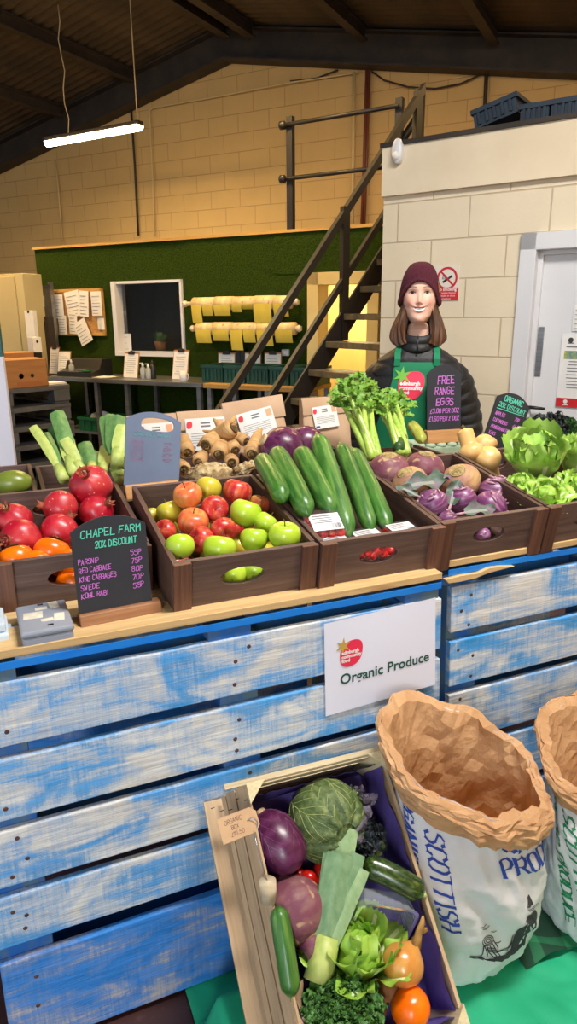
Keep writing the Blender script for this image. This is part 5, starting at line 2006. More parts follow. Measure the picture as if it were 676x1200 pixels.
Fc = CRATES['cuc']
CU = [((305, 537), (333, 588), 24, .44, .18, 'short dark cucumber at the left wall of the cucumber crate'), ((322, 527), (362, 606), 26, .45, .12, 'cucumber second from the left in the crate'),
      ((350, 527), (390, 606), 27, .45, .14, 'cucumber third from the left, above the tilted tomato punnet'), ((371, 509), (410, 632), 25, .47, .07, 'longest cucumber in the middle, rising highest at the back'),
      ((398, 520), (436, 626), 21, .45, .08, 'slim lighter cucumber, second from the right'), ((412, 526), (456, 624), 22, .46, .08, 'slim cucumber at the right of the cucumber crate')]
for i, (a, c, wpx, ya, yc, lb) in enumerate(CU):
    A_ = Fc @ loc_on(Fc, a[0], a[1], ya)
    B_ = Fc @ loc_on(Fc, c[0], c[1], yc)
    r = wpx / 2 / F_PX * depth((A_ + B_) / 2)
    cucumber(lb, (B_, A_), r, 'cucumbers in the crate', seed=i * 3.0)

RT_ = 0.0135
tb = wobble(MB().lathe([(max(0.0003, RT_ * math.sin(PI * (1 - i / 10))), RT_ * 0.94 * math.cos(PI * (1 - i / 10))) for i in range(11)], 16, cap=False), 0.0006, 1.2, 1)
tc = MB()
for i in range(5):
    a = 2 * PI * i / 5
    tc.add([(0.002 * math.cos(a - .6), 0.002 * math.sin(a - .6), RT_ * 0.95), (0.002 * math.cos(a + .6), 0.002 * math.sin(a + .6), RT_ * 0.95), (0.007 * math.cos(a), 0.007 * math.sin(a), RT_ * 0.92)], [(0, 1, 2)])
MESH['tomato'] = [('skin', mk('t', 'tomato_skin', tb, m_tom)), ('calyx', mk('t', 'tomato_calyx', tc, m_celleaf))]
m_lab = mat('label_white', S(228, 228, 232), rough=0.6)
m_barcode = mat('barcode_ink', S(50, 50, 56), rough=0.7)
m_labred = mat('label_red_text', S(210, 90, 100), rough=0.7)


def punnet(label, M_, w, d, h, tom_label, nx, ny, nzl, group='tomato punnets', lab_rot=0.0, lab=(0.085, 0.055), hide=False):
    t = thing('tomato_punnet', label, 'punnet', M_, group)
    b = MB()
    k = 0.86

    def wall(u, v):
        a = 2 * PI * u
        c_, s_ = math.cos(a), math.sin(a)
        e = (abs(c_) ** 6 + abs(s_) ** 6) ** (-1 / 6)
        f = k + (1 - k) * v
        rib = 1 + 0.012 * math.sin(40 * a)
        return Vector((c_ * e * w / 2 * f * rib, s_ * e * d / 2 * f * rib, h * v))
    b.grid(wall, 80, 6, cu=True)
    b.add([wall(i / 80, 0) for i in range(80)], [tuple(range(80))[::-1]])
    b.build('tray', m_film, t, fixn=False)
    b = MB().grid(lambda u, v: Vector(((u - .5) * w, (v - .5) * d, h + 0.002 + 0.001 * math.sin(u * 20) * math.sin(v * 13))), 14, 10)
    b.build('film', m_film, t, fixn=False)
    b = MB().box((0, 0, h + 0.0045), (lab[0], lab[1], 0.001))
    b.xf(rotm('Z', lab_rot))
    lo = b.build('label_sheet', m_lab, t)
    b = MB()
    for i in range(12):
        b.box((0.012 + 0.0022 * i, -lab[1] * 0.26, h + 0.0053), (rnd.choice((0.0006, 0.0012)), lab[1] * 0.28, 0.0004))
    b.xf(rotm('Z', lab_rot))
    b.build('barcode', m_barcode, lo)
    b = MB()
    for i in range(4):
        b.box((-0.008, lab[1] * (0.36 - 0.13 * i), h + 0.0053), (lab[0] * 0.62, 0.0028 if i else 0.004, 0.0004))
    b.xf(rotm('Z', lab_rot))
    b.build('print', m_ink, lo)
    for iz in range(nzl):
        for ix in range(nx):
            for iy in range(ny):
                x = (ix - (nx - 1) / 2) * w * 0.84 / nx + rnd.uniform(-.002, .002)
                y = (iy - (ny - 1) / 2) * d * 0.84 / ny + rnd.uniform(-.002, .002)
                spawn('tomato', 'cherry_tomato', tom_label, 'tomato', M_ @ T(x, y, 0.0145 + iz * 0.0215) @ align((rnd.uniform(-1, 1), rnd.uniform(-1, 1), .5)), 'cherry ' + group)
    return t


q = loc_on(Fc, 377, 612, .125)
punnet('tomato punnet tilted against the cucumbers with a barcode label', Fc @ T(q.x, q.y, q.z - 0.040) @ rotm('X', R(24)) @ rotm('Z', R(-6)), .115, .085, .053, 'cherry tomato under the film of the tilted punnet', 4, 3, 2, lab_rot=R(4))
for (u, v, lb, tl2) in ((391, 631, 'tomato punnet at the front left of the cucumber crate', 'cherry tomato in the front left punnet'), (431, 625, 'tomato punnet in the middle of the cucumber crate front, at the hand hole', 'cherry tomato in the punnet behind the hand hole'),
                        (471, 617, 'tomato punnet at the front right of the cucumber crate', 'cherry tomato in the front right punnet')):
    q = loc_on(Fc, u, v, .065)
    punnet(lb, Fc @ T(q.x, q.y, q.z - 0.060), .096, .082, .053, tl2, 4, 3, 2, lab=(0.075, 0.05), lab_rot=R(3))
for i, (u, v) in enumerate(((440, 646), (458, 645), (449, 650), (436, 650), (464, 649))):
    q = loc_on(Fc, u, v, .04)
    spawn('tomato', 'cherry_tomato', 'cherry tomato seen through the hand hole of the cucumber crate', 'tomato', Fc @ T(q.x, q.y, q.z) @ align((rnd.uniform(-1, 1), .3, .5)) @ Matrix.Scale(1.05, 4), 'tomatoes at the hand hole')
b = MB()
q = loc_on(Fc, 449, 648, .03)
b.grid(lambda u, v: Vector((q.x + (u - .5) * .11, .022 + 0.004 * math.sin(9 * u + 5 * v), 0.015 + v * .1)), 10, 6)
tag(b.build('clear_wrap', m_film, None, Fc, fixn=False), 'crinkled clear wrap behind the hand hole of the cucumber crate', 'wrapping')

# ------------------------------------------------------------------ leaves
def leaf(b, base, d, up, L, Wd, curl=0.3, ruffle=0.1, freq=9.0, cup=0.2, seed=0.0, nu=14, nv=8, mi=0, rib=1, shape=None, ribw=0.14, curl2=0.0):
    d = Vector(d).normalized()
    up = (Vector(up) - d * Vector(up).dot(d)).normalized()
    sd = d.cross(up)
    vs = []
    for i in range(nu + 1):
        u = i / nu
        wv = shape(u) if shape else (math.sin(PI * min(1, 0.12 + 0.80 * u)) ** 0.8)
        c = Vector(base) + d * (L * (u - curl * 0.25 * u * u)) + up * (L * (curl * u * u + curl2 * u * u * u))
        for j in range(nv + 1):
            t_ = 2 * j / nv - 1
            rf = ruffle * L * abs(t_) ** 1.6 * math.sin(freq * u + 2.5 * math.sin(seed + t_) + seed * 3 + (2.0 if t_ > 0 else 0)) * min(1, u * 3)
            vs.append(c + sd * (t_ * Wd / 2 * wv) + up * (cup * Wd * wv * t_ * t_ * 0.5 + rf) + d * (0.03 * L * math.sin(seed * 5 + t_ * freq)) * u)
    for i in range(nu):
        for j in range(nv):
            a = i * (nv + 1) + j
            tm = abs((j + 0.5) / nv * 2 - 1)
            b_ = len(b.v)
    base_i = len(b.v)
    b.v.extend(vs)
    for i in range(nu):
        for j in range(nv):
            a = base_i + i * (nv + 1) + j
            tm = abs((j + 0.5) / nv * 2 - 1)
            b.f.append([a, a + 1, a + nv + 2, a + nv + 1])
            b.m.append(rib if (tm < ribw * 1.8 * (1.15 - i / nu)) else mi)
            b.sm.append(True)
    return b


# red cabbages
def cabbage(label, c, r, m_leafm, m_vein, cutdir=None, group=None, name='red_cabbage', seed=0, squash=0.95, nleaf=5, M0=None):
    t = thing(name, label, 'cabbage', M0 if M0 is not None else Matrix.Translation(c), group)
    b = MB().grid(lambda u, v: Vector((math.cos(2 * PI * u) * math.sin(PI * v), math.sin(2 * PI * u) * math.sin(PI * v), -math.cos(PI * v) * squash)) * r * (0.97 + 0.03 * nz((math.cos(2 * PI * u) * math.sin(PI * v), math.sin(2 * PI * u) * math.sin(PI * v), math.cos(PI * v)), 2, seed)), 36, 24, cu=True)
    b.build('heart', m_leafm, t)
    for k in range(nleaf):
        a0 = 2 * PI * k / nleaf + seed
        b = MB()

        def fn(u, v, e=0.0):
            th_ = PI * (0.96 - 0.80 * u)
            wv = 0.95 * math.sin(PI * (0.08 + 0.80 * u)) + 0.05 * math.sin(17 * u + seed)
            ph = a0 + (v - .5) * 2.0 * wv / max(0.35, math.sin(th_))
            rr_ = r * (1.012 + 0.008 * k / nleaf + 0.012 * math.sin(6 * v + k) * u) + e
            if abs(v - .5) < 0.06:
                rr_ += 0.012 * r * (1 - u)
            return Vector((math.cos(ph) * math.sin(th_), math.sin(ph) * math.sin(th_), math.cos(th_) * squash)) * rr_
        b.grid(fn, 18, 18)
        b.grid(lambda u, v: fn(u, v, -0.003), 18, 18, flip=True)
        lo = b.build('wrapper_leaf', m_leafm, t, fixn=False)
        b = MB()
        for (u0, v0, u1, v1, w_) in [(0.0, .5, .9, .5, .012)] + [(uu, .5, uu + .28, .5 + sg_ * .3, .006) for uu in (.12, .28, .44, .6) for sg_ in (-1, 1)]:
            pts = [fn(u0 + (u1 - u0) * i / 8, v0 + (v1 - v0) * (i / 8) ** 1.2, r * 0.003) for i in range(9)]
            b.tube(pts, [max(0.0004, r * w_ * (1.1 - i / 8)) for i in range(9)], 6)
        b.build('veins', m_vein, lo)
    b = MB().lathe([(r * 0.24, -r * squash * 1.10), (r * 0.26, -r * squash * 1.0), (r * 0.28, -r * squash * 0.9)], 18)
    b.build('stump', m_cabcut, t)
    return t


Fr = CRATES['redc']
for i, (u, v, y, dpx, lb, dr) in enumerate(((331, 527, .10, 54, 'red cabbage with a pale cut stump, left of the two behind the cucumbers', (.75, .2, -.45)), (358, 522, .17, 46, 'red cabbage half hidden, right of the two behind the cucumbers', (-.2, .8, .5)))):
    q = Fr @ loc_on(Fr, u, v, y)
    r = dpx / 2 / F_PX * depth(q)
    cabbage(lb, q, r, m_redcab, m_cabvein, None, 'red cabbages behind the cucumbers', seed=i * 2.3, M0=Matrix.Translation(q) @ align(dr))
q = loc_on(Fr, 345, 560, .14)
cabbage('red cabbage buried under the two visible ones', None, 0.06, m_redcab, m_cabvein, None, 'red cabbages low in the crate', seed=5, M0=Fr @ T(.12, .13, .072))
cabbage('red cabbage buried under the two visible ones', None, 0.06, m_redcab, m_cabvein, None, 'red cabbages low in the crate', seed=6, M0=Fr @ T(.25, .22, .072))

# ------------------------------------------------------------------ parsnips and celeriac
def parsnip(label, crown, d, L, r, group=None, seed=0):
    d = Vector(d).normalized()
    t = thing('parsnip', label, 'parsnip', Matrix.Translation(crown) @ align(d), group)
    n_ = 22
    P = [Vector((0.012 * math.sin(2.5 * i / n_ + seed), 0.010 * math.sin(3.1 * i / n_ + seed * 2), L * i / n_)) for i in range(n_ + 1)]
    P = [p - P[0] for p in P]
    rads = [r * (0.55 if i == 0 else (0.86 if i == 1 else 1.0)) * (1 - (i / n_)) ** 0.75 + 0.003 for i in range(n_ + 1)]
    rads[2] = r
    b = MB().tube(P, rads, 18, prof=lambda an, u: 1 + 0.03 * noise.noise(Vector((math.cos(an) * 2, u * 40, math.sin(an) * 2 + seed))))
    b.build('root', m_pars, t)
    b = MB().lathe([(r * 0.62, 0.002), (r * 0.55, -0.004), (r * 0.38, -0.001), (r * 0.30, 0.0), (r * 0.2, -0.006), (r * 0.05, -0.008)], 16)
    b = wobble(b, 0.0015, 60, seed)
    b.build('crown', m_parscrown, t)
    return t


Fs = CRATES['pars']
k4 = 1 / 4.829
PN = [(145, 340, 88, .20, (-.1, .9, .1), 'parsnip at the left of the heap beside the slate blue board'), (248, 300, 108, .20, (.35, .85, .35), 'large parsnip with a dark crown at the top left of the heap'),
      (205, 395, 82, .15, (0, .9, .05), 'parsnip low left of the middle of the heap'), (125, 435, 82, .12, (-.1, .9, .0), 'lowest parsnip at the left beside the slate blue board'),
      (320, 350, 104, .15, (.15, .9, .25), 'parsnip crown in the middle of the heap'), (412, 328, 90, .18, (-.55, .75, .35), 'parsnip pointing back left in the middle right of the heap'),
      (476, 275, 74, .24, (-.75, .55, .2), 'parsnip lying across the top right of the heap'), (508, 350, 104, .13, (.25, .9, .2), 'parsnip crown at the right end of the heap'),
      (395, 397, 88, .11, (-.1, .9, .05), 'parsnip low right of the middle above the celeriac')]
for i, (x, y, dpx, yy, dr, lb) in enumerate(PN):
    q = Fs @ loc_on(Fs, 190 + x * k4, 460 + y * k4, yy)
    r = dpx * k4 / 2 / F_PX * depth(q)
    parsnip(lb, q, dr, rnd.uniform(.17, .22), r, 'parsnips in the heap', seed=i * 1.7)
q = Fs @ loc_on(Fs, 190 + 405 * k4, 460 + 198 * k4, .20)
parsnip('parsnip sticking up to the right at the top of the heap', q, (-.75, .25, -.5), .16, 0.031, 'parsnips in the heap', seed=9)


def knobbly(name, label, cat, M_, rx, ry, rz, m, seed, amp=0.16, hairs=10, group=None):
    t = thing(name, label, cat, M_, group)
    b = MB()

    def fn(u, v):
        d = Vector((math.cos(2 * PI * u) * math.sin(PI * v), math.sin(2 * PI * u) * math.sin(PI * v), -math.cos(PI * v)))
        k = 1 + amp * nz(d, 2.4, seed) + amp * 0.6 * nz(d, 6, seed + 1) + amp * 0.35 * nz(d, 14, seed + 2)
        return Vector((d.x * rx, d.y * ry, d.z * rz)) * k
    b.grid(fn, 48, 32, cu=True)
    b.build('root', m, t)
    b = MB()
    for i in range(hairs):
        u, v = rnd.random(), rnd.uniform(.55, .95)
        p = fn(u, v)
        p2 = p * 1.15 + Vector((0, 0, -.006))
        b.tube([p * 0.97, p2, p2 + Vector((rnd.uniform(-.01, .01), rnd.uniform(-.01, .01), -.005))], [.002, .0012, .0006], 5)
    b.build('rootlets', m_stem, t)
    return t


q = loc_on(Fs, 190 + 275 * k4, 460 + 462 * k4, .065)
knobbly('celeriac', 'knobbly pale celeriac lying in front of the parsnips', 'celeriac', Fs @ T(q.x, q.y, q.z), .068, .05, .036, m_celeriac, 2)
q = loc_on(Fs, 190 + 465 * k4, 460 + 432 * k4, .065)
knobbly('celeriac', 'elongated twisted pale root at the right of the celeriac', 'celeriac', Fs @ T(q.x, q.y, q.z) @ rotm('Y', R(-18)), .05, .022, .019, m_celeriac, 5, 0.3)
for i in range(8):
    x, y = .06 + (i % 4) * .08, .15 + (i // 4) * .13
    parsnip('parsnip buried low in the heap behind the apples', Fs @ Vector((x, y, .045 + .04 * (i % 2))), (rnd.uniform(-.3, .3), .9, .05), .16, .026, 'parsnips low in the crate', seed=i)

# ------------------------------------------------------------------ celery
def celery_bunch(label, base, tops, group, seed):
    t = thing('celery', label, 'celery', Matrix.Translation(base), group)
    rr = random.Random(seed)
    lb = MB()
    for i, tp in enumerate(tops):
        e = Vector(tp) - Vector(base)
        off = Vector((rr.uniform(-.022, .022), rr.uniform(-.02, .02), 0))
        mid = e * 0.5 + off * 1.0 + Vector((0, 0, .01))
        n_ = 12
        P = []
        for k in range(n_ + 1):
            u = k / n_
            P.append(off * 0.8 * (1 - u) ** 2 + mid * 2 * u * (1 - u) + e * u * u)
        rad = [0.0155 * (1 - 0.55 * k / n_) for k in range(n_ + 1)]
        b = MB().tube(P, rad, 14, prof=lambda an, u: (1 + 0.05 * math.cos(7 * an)) * (0.62 if math.cos(an - 0.6) > 0.75 else 1.0))
        b.build('stalk', m_celery, t)
        # leaf sprays along the upper third
        for s_ in range(4):
            u = 0.76 + 0.08 * s_
            p = P[min(n_, int(u * n_))]
            dd = (P[-1] - P[-4]).normalized()
            for w_ in range(3):
                a = rr.uniform(0, 6.28)
                dr = (dd * 0.9 + Vector((math.cos(a), math.sin(a) * .8, rr.uniform(-.4, .3)))).normalized()
                L_ = rr.uniform(.025, .045)
                lb.tube([p, p + dr * L_ * .7], [.0022, .0012], 5, 1)
                for q_ in range(3):
                    a2 = rr.uniform(0, 6.28)
                    d2 = (dr + Vector((math.cos(a2), math.sin(a2), rr.uniform(-.3, .5))) * .7).normalized()
                    leaf(lb, p + dr * L_ * (.5 + .2 * q_), d2, (rr.uniform(-.5, .5), -.5, 1), rr.uniform(.020, .032), rr.uniform(.018, .027), -.25, .14, 16, .2, rr.uniform(0, 9), 6, 4, 0, 0, shape=lambda u_: math.sin(PI * (.1 + .8 * u_)) * (1 + .35 * math.sin(15 * u_)))
    lb.build('foliage', [m_celleaf, m_celery], t, fixn=False)
    return t


Fl = CRATES['cel']


def on(Fm, u, v, y):
    return Fm @ loc_on(Fm, u, v, y)


k3 = 1 / 3.755
c3 = lambda x, y, yy: on(Fl, 380 + x * k3, 440 + y * k3, yy)
celery_bunch('left bunch of celery with tall pale stalks behind the cucumbers', c3(215, 365, .05), [c3(62, 80, .30), c3(95, 50, .34), c3(120, 62, .26), c3(150, 40, .32), c3(172, 55, .26), c3(190, 78, .34), c3(140, 30, .36), c3(110, 95, .2), c3(205, 110, .22)], 'celery bunches', 3)
celery_bunch('right bunch of celery with bushy leaves in front of the green apron', c3(345, 345, .07), [c3(215, 105, .3), c3(245, 85, .34), c3(265, 105, .26), c3(290, 100, .33), c3(315, 120, .28), c3(340, 140, .34), c3(275, 130, .2), c3(235, 130, .22)], 'celery bunches', 5)
q0, q1 = c3(322, 335, .06), c3(345, 270, .16)
cucumber('dark courgette end lying beside the right celery bunch', (q0, q1), .024, None, 'courgette', mat('courgette_dark', S(52, 92, 40), S(40, 74, 32), sc=40, rough=0.4))
q0, q1 = c3(380, 215, .32), c3(432, 292, .14)
cucumber('slim yellow-green squash lying at the right end of the celery crate', (q0, q1), .022, None, 'squash', mat('yellow_squash', S(178, 182, 80), S(150, 164, 60), sc=20, rough=0.4))

# ------------------------------------------------------------------ swedes and kohlrabi
def swede(label, M_, r, m, group, seed, name='swede'):
    t = thing(name, label, name, M_, group)
    b = MB().grid(lambda u, v: Vector((math.cos(2 * PI * u) * math.sin(PI * v) ** 0.9, math.sin(2 * PI * u) * math.sin(PI * v) ** 0.9, -math.cos(PI * v) * 0.84 - (0.35 * max(0, 1 - v / 0.16) ** 2))) * r * (1 + 0.05 * nz((math.cos(2 * PI * u) * math.sin(PI * v), math.sin(2 * PI * u) * math.sin(PI * v), math.cos(PI * v)), 2, seed)), 32, 24, cu=True)
    b.build('root', m, t)
    b = MB()
    for k in range(5):
        rr_ = r * (0.40 - 0.07 * k)
        b.lathe([(rr_ + r * .03, r * (0.76 + 0.02 * k)), (rr_ + r * .01, r * (0.82 + 0.02 * k)), (rr_ - r * .03, r * (0.80 + 0.02 * k))], 20)
    b = wobble(b, r * 0.02, 40 / r * 0.04, seed)
    b.build('crown', m_swedetop, t)
    return t


Fk = CRATES['kohl']
k1 = 1 / 2.641
for i, (x, y, dpx, yy, dr, m, lb) in enumerate(((95, 295, 128, .36, (-.1, -.15, 1), m_swede, 'purple swede at the back left of the swede crate'), (203, 288, 122, .37, (.1, -.1, 1), m_swede, 'purple swede at the back, right of the first one'),
                                               (160, 335, 116, .27, (-.4, -.3, .8), m_swedetan, 'tan swede partly under a grey-green leaf in the middle left'), (316, 330, 124, .30, (-.35, -.4, .8), m_swedetan, 'tan-topped swede at the back right of the crate'))):
    q = on(Fk, 420 + x * k1, 440 + y * k1, yy)
    r = dpx * k1 / 2 / F_PX * depth(q)
    swede(lb, Matrix.Translation(q) @ align(dr), r, m, 'swedes in the crate', i * 1.9)


def kohlrabi(label, M_, r, group, seed):
    t = thing('kohlrabi', label, 'kohlrabi', M_, group)
    rr = random.Random(seed)
    b = MB().grid(lambda u, v: Vector((math.cos(2 * PI * u) * math.sin(PI * v), math.sin(2 * PI * u) * math.sin(PI * v), -math.cos(PI * v) * 0.92)) * r * (1 + 0.04 * nz((math.cos(2 * PI * u) * math.sin(PI * v), math.sin(2 * PI * u) * math.sin(PI * v), math.cos(PI * v)), 2, seed)), 30, 20, cu=True)
    b.build('bulb', m_kohl, t)
    for k in range(7):
        b = MB()
        a, c = rr.uniform(0, 6.28), rr.uniform(.2, 1.2)
        d = Vector((math.cos(a) * math.sin(c), math.sin(a) * math.sin(c), math.cos(c) * 0.92))
        sd = Vector((-math.sin(a), math.cos(a), 0))
        P = [(d + sd * x_).normalized() * r * (1.015 - .06 * abs(x_)) for x_ in (-.26, -.12, 0, .12, .26)]
        b.tube(P, [r * .02, r * .06, r * .075, r * .06, r * .02], 7)
        b.build('leaf_scar', m_kohlscar, t)
    b = MB()
    for k in range(4):
        a = rr.uniform(0, 6.28)
        d = Vector((math.cos(a) * .5, math.sin(a) * .5, 1)).normalized()
        b.tube([d * r * .8, d * r * 1.06], [r * .08, r * .06], 7)
    b.build('leaf_stub', m_kohlscar, t)
    return t


KO = [(230, 395, 92, .12, (-.4, -.2, .8), 'striped purple kohlrabi at the front left of the swede crate'), (320, 385, 92, .16, (-.2, .2, .9), 'purple kohlrabi in the middle behind a grey leaf'), (424, 362, 106, .22, (.1, .1, 1), 'purple kohlrabi with pale scars at the right of the crate'),
      (408, 408, 106, .12, (.6, -.1, .5), 'purple kohlrabi at the front right of the crate'), (275, 446, 62, .07, (0, -.2, .9), 'small kohlrabi low at the front edge'), (386, 493, 46, .05, (-.3, -.5, .6), 'pale purple kohlrabi showing in the hand hole')]
for i, (x, y, dpx, yy, dr, lb) in enumerate(KO):
    q = on(Fk, 420 + x * k1, 440 + y * k1, yy)
    r = dpx * k1 / 2 / F_PX * depth(q)
    kohlrabi(lb, Matrix.Translation(q) @ align(dr), r, 'kohlrabi in the crate', i + 11)
for i, (x, y) in enumerate(((.07, .14), (.17, .2), (.28, .16), (.08, .3), (.19, .33), (.29, .33))):
    (swede if y > .25 else kohlrabi)(*(('swede buried under the others in the swede crate', Fk @ T(x, y, .05), .042, m_swede, 'swedes low in the crate', i) if y > .25 else ('kohlrabi buried under the others in the swede crate', Fk @ T(x, y, .042), .036, 'kohlrabi low in the crate', i)))
for i, (x, y, yy, dr, L_, lb) in enumerate(((150, 345, .19, (1, .1, .25), .11, 'grey-green kohlrabi leaf lying over the tan swede'), (215, 330, .2, (.6, .3, .2), .08, 'short grey leaf between the swedes'), (285, 400, .14, (.35, .5, .75), .085, 'folded grey kohlrabi leaf in front of the middle bulb'),
                                           (330, 425, .085, (.8, .1, .15), .09, 'curly grey-green leaf scraps at the front of the swede crate'), (180, 372, .15, (-.5, .2, .3), .06, 'dark leaf stub left of the striped kohlrabi'))):
    q = on(Fk, 420 + x * k1, 440 + y * k1, yy)
    b = MB()
    leaf(b, (0, 0, 0), dr, (0, -.5, 1), L_, L_ * .6, -.2, .12, 10, .35, i * 2.1, 14, 8, 0, 1)
    b2 = [v.copy() for v in b.v]
    t = thing('kohlrabi_leaf', lb, 'leaf', Matrix.Translation(q), 'leaves in the swede crate')
    b.build('leaf_blade', [m_kohlleaf, m_kohlrib], t, fixn=False)
    b = MB().tube([Vector((0, 0, 0)), -Vector(dr).normalized() * .03], [.004, .005], 7)
    b.build('leaf_stalk', m_kohlscar, t)

# ------------------------------------------------------------------ squash, cauliflower, lettuce, kale
Fq = CRATES['cauli']
k5 = 1 / 4.333


def butternut(label, M_, L, r, group):
    t = thing('butternut_squash', label, 'squash', M_, group)
    pr = []
    for i in range(25):
        u = i / 24
        z = L * u
        bulb = math.sqrt(max(0, 1 - ((u - .28) / .28) ** 2)) if u < .56 else 0
        neck = .64 * (1 - max(0, (u - .88) / .12) ** 2.5) if u > .2 else 0
        pr.append((max(.0006, r * max(bulb, neck * (1 if u > .5 else sstep(.2, .5, u)))), z))
    b = MB().lathe(pr, 28, cap=False)
    b.build('skin', m_squash, t)
    b = MB().tube([(0, 0, L * .985), (.002, 0, L * 1.03), (.006, 0, L * 1.06)], [.010, .007, .009], 8)
    b.build('stem', m_stem, t)
    return t


for x, y, dpx, yy, dr, L_, lb in ((142, 262, 132, .44, (-.25, .45, .85), .125, 'pale butternut squash at the left, nearest the eggs board'), (222, 292, 136, .40, (.35, .5, -.8), .15, 'second butternut squash beside the big leafy cauliflower'),
                                  (205, 222, 110, .52, (.5, .8, -.1), .14, 'third butternut squash behind the two front ones')):
    q = on(Fq, 520 + x * k5, 470 + y * k5, yy)
    r = dpx * k5 / 2 / F_PX * depth(q)
    dd = Vector(dr).normalized()
    butternut(lb, Matrix.Translation(q - dd * L_ * .28) @ align(dd), L_, r, 'butternut squashes')


def leafy_head(name, label, cat, c, r, mats, nl, seed, curd=None, open_=0.5, ruf=0.08, group=None, axis=(0, -.2, 1), wide=1.0, lenk=1.7, ck=0.0, rw=.14):
    t = thing(name, label, cat, Matrix.Translation(c) @ align(axis, seed), group)
    rr = random.Random(seed)
    if curd:
        b = MB()
        for k in range(60):
            a, h = rr.uniform(0, 6.28), rr.uniform(0, 1)
            s_ = math.sqrt(1 - h * h * .9)
            p = Vector((math.cos(a) * s_, math.sin(a) * s_, h)) * r * .46
            rad = r * rr.uniform(.13, .2)
            b.grid(lambda u, v: p + Vector((math.cos(2 * PI * u) * math.sin(PI * v), math.sin(2 * PI * u) * math.sin(PI * v), math.cos(PI * v))) * rad * (1 + .12 * noise.noise(Vector((u * 9, v * 9, k)))), 10, 7, cu=True)
        b.build('curd', curd, t, fixn=False)
    else:
        b = MB().grid(lambda u, v: Vector((math.cos(2 * PI * u) * math.sin(PI * v), math.sin(2 * PI * u) * math.sin(PI * v), -math.cos(PI * v))) * r * .62 * (1 + .2 * nz((math.cos(2 * PI * u) * math.sin(PI * v), math.sin(2 * PI * u) * math.sin(PI * v), math.cos(PI * v)), 3.5, seed)), 30, 20, cu=True)
        b.build('heart', mats[0], t)
    for ring, (cnt, rad, tilt) in enumerate(((nl, .50, 1.0), (nl, .70, .62), (max(4, nl - 1), .86, .34))):
        for k in range(cnt):
            a = 2 * PI * (k + .5 * ring) / cnt + rr.uniform(-.2, .2)
            out = Vector((math.cos(a), math.sin(a), 0))
            base = out * r * rad * .55 + Vector((0, 0, -r * .62))
            d = (out * (open_ * (1.0 + .5 * ring)) + Vector((0, 0, 1)) * (.9 + .3 * tilt)).normalized()
            b = MB()
            leaf(b, base, d, -out, r * lenk * rr.uniform(.85, 1.1), r * 1.15 * wide * rr.uniform(.85, 1.1), .34 + .1 * tilt - .22 * ring + ck, ruf, 11, .35, rr.uniform(0, 9), 18, 14, 0, 1, ribw=rw,
                 shape=lambda u: .25 + .75 * math.sin(PI * min(1, .05 + .62 * u + .0)) if u < .9 else .25 + .75 * math.sin(PI * .608) * (1 - (u - .9) * 4), curl2=-.12)
            b.build('leaf', mats, t, fixn=False)
    return t


CM = [m_caulileaf, m_lettuce_rib]
LM = [m_lettuce, m_lettuce_rib]


def head_at(name, label, cat, Fm, x, y, yy, dpx, mats, nl, seed, **kw):
    q = on(Fm, 520 + x * k5, 470 + y * k5, yy)
    r = dpx * k5 / 2 / F_PX * depth(q)
    return leafy_head(name, label, cat, q, r, mats, nl, seed, **kw)


head_at('cauliflower', 'big cauliflower wrapped in pale green leaves beside the squash', 'cauliflower', Fq, 465, 310, .25, 290, CM, 6, 4, curd=m_curd, open_=.30, ruf=.06, ck=.26, rw=.1, wide=1.15, axis=(-.25, -.45, 1))
head_at('cauliflower', 'second leafy cauliflower cut off by the right edge of the picture', 'cauliflower', Fq, 690, 300, .22, 240, CM, 6, 9, curd=m_curd, open_=.30, ruf=.06, ck=.26, rw=.1, wide=1.15, axis=(.1, -.3, 1))
head_at('lettuce', 'frilly green lettuce at the front of the right-hand crate', 'lettuce', Fq, 520, 480, .075, 175, LM, 7, 14, open_=.8, ruf=.12, axis=(-.1, -.6, 1), lenk=1.3)
head_at('lettuce', 'frilly lettuce at the front right below the second cauliflower', 'lettuce', Fq, 690, 440, .08, 170, LM, 7, 21, open_=.8, ruf=.12, axis=(.1, -.5, 1), lenk=1.3)
head_at('lettuce', 'lettuce under the big cauliflower at the left crate wall', 'lettuce', Fq, 395, 420, .17, 120, LM, 6, 27, open_=.7, ruf=.12, axis=(-.4, -.4, 1), lenk=1.3)
make_crate('kale', 'dark crate of kale at the back right', 1.66, 0.565, 0.0, R(0.5))
Fz = CRATES['kale']


def kale_bunch(label, c, r, m, n, seed, group=None, name='kale', M0=None, hemi=1.0, ls=1.0):
    t = thing(name, label, 'kale', M0 if M0 is not None else Matrix.Translation(c), group)
    rr = random.Random(seed)
    b = MB()
    for k in range(n):
        a = rr.uniform(0, 6.28)
        h = rr.uniform(-.15, 1) * hemi
        d = Vector((math.cos(a) * math.sqrt(max(0, 1 - h * h)), math.sin(a) * math.sqrt(max(0, 1 - h * h)), h))
        p = d * r * rr.uniform(.55, .85)
        up = Vector((rr.uniform(-1, 1), rr.uniform(-1, 1), rr.uniform(-1, 1)))
        d2 = (d + up * .5).normalized()
        leaf(b, p, d2, up, r * ls * rr.uniform(.3, .5), r * ls * rr.uniform(.35, .55), rr.uniform(-.6, .6), .24, 22, .3, rr.uniform(0, 20), 10, 8, 0, 0)
    b.build('frilled_leaves', m, t, fixn=False)
    b = MB()
    for k in range(5):
        a = 6.28 * k / 5
        b.tube([(0.2 * r * math.cos(a), .2 * r * math.sin(a), -r * .9), (.35 * r * math.cos(a), .35 * r * math.sin(a), 0), (.6 * r * math.cos(a), .6 * r * math.sin(a), r * .5)], r * .05, 6)
    b.build('stems', m_celery, t)
    return t


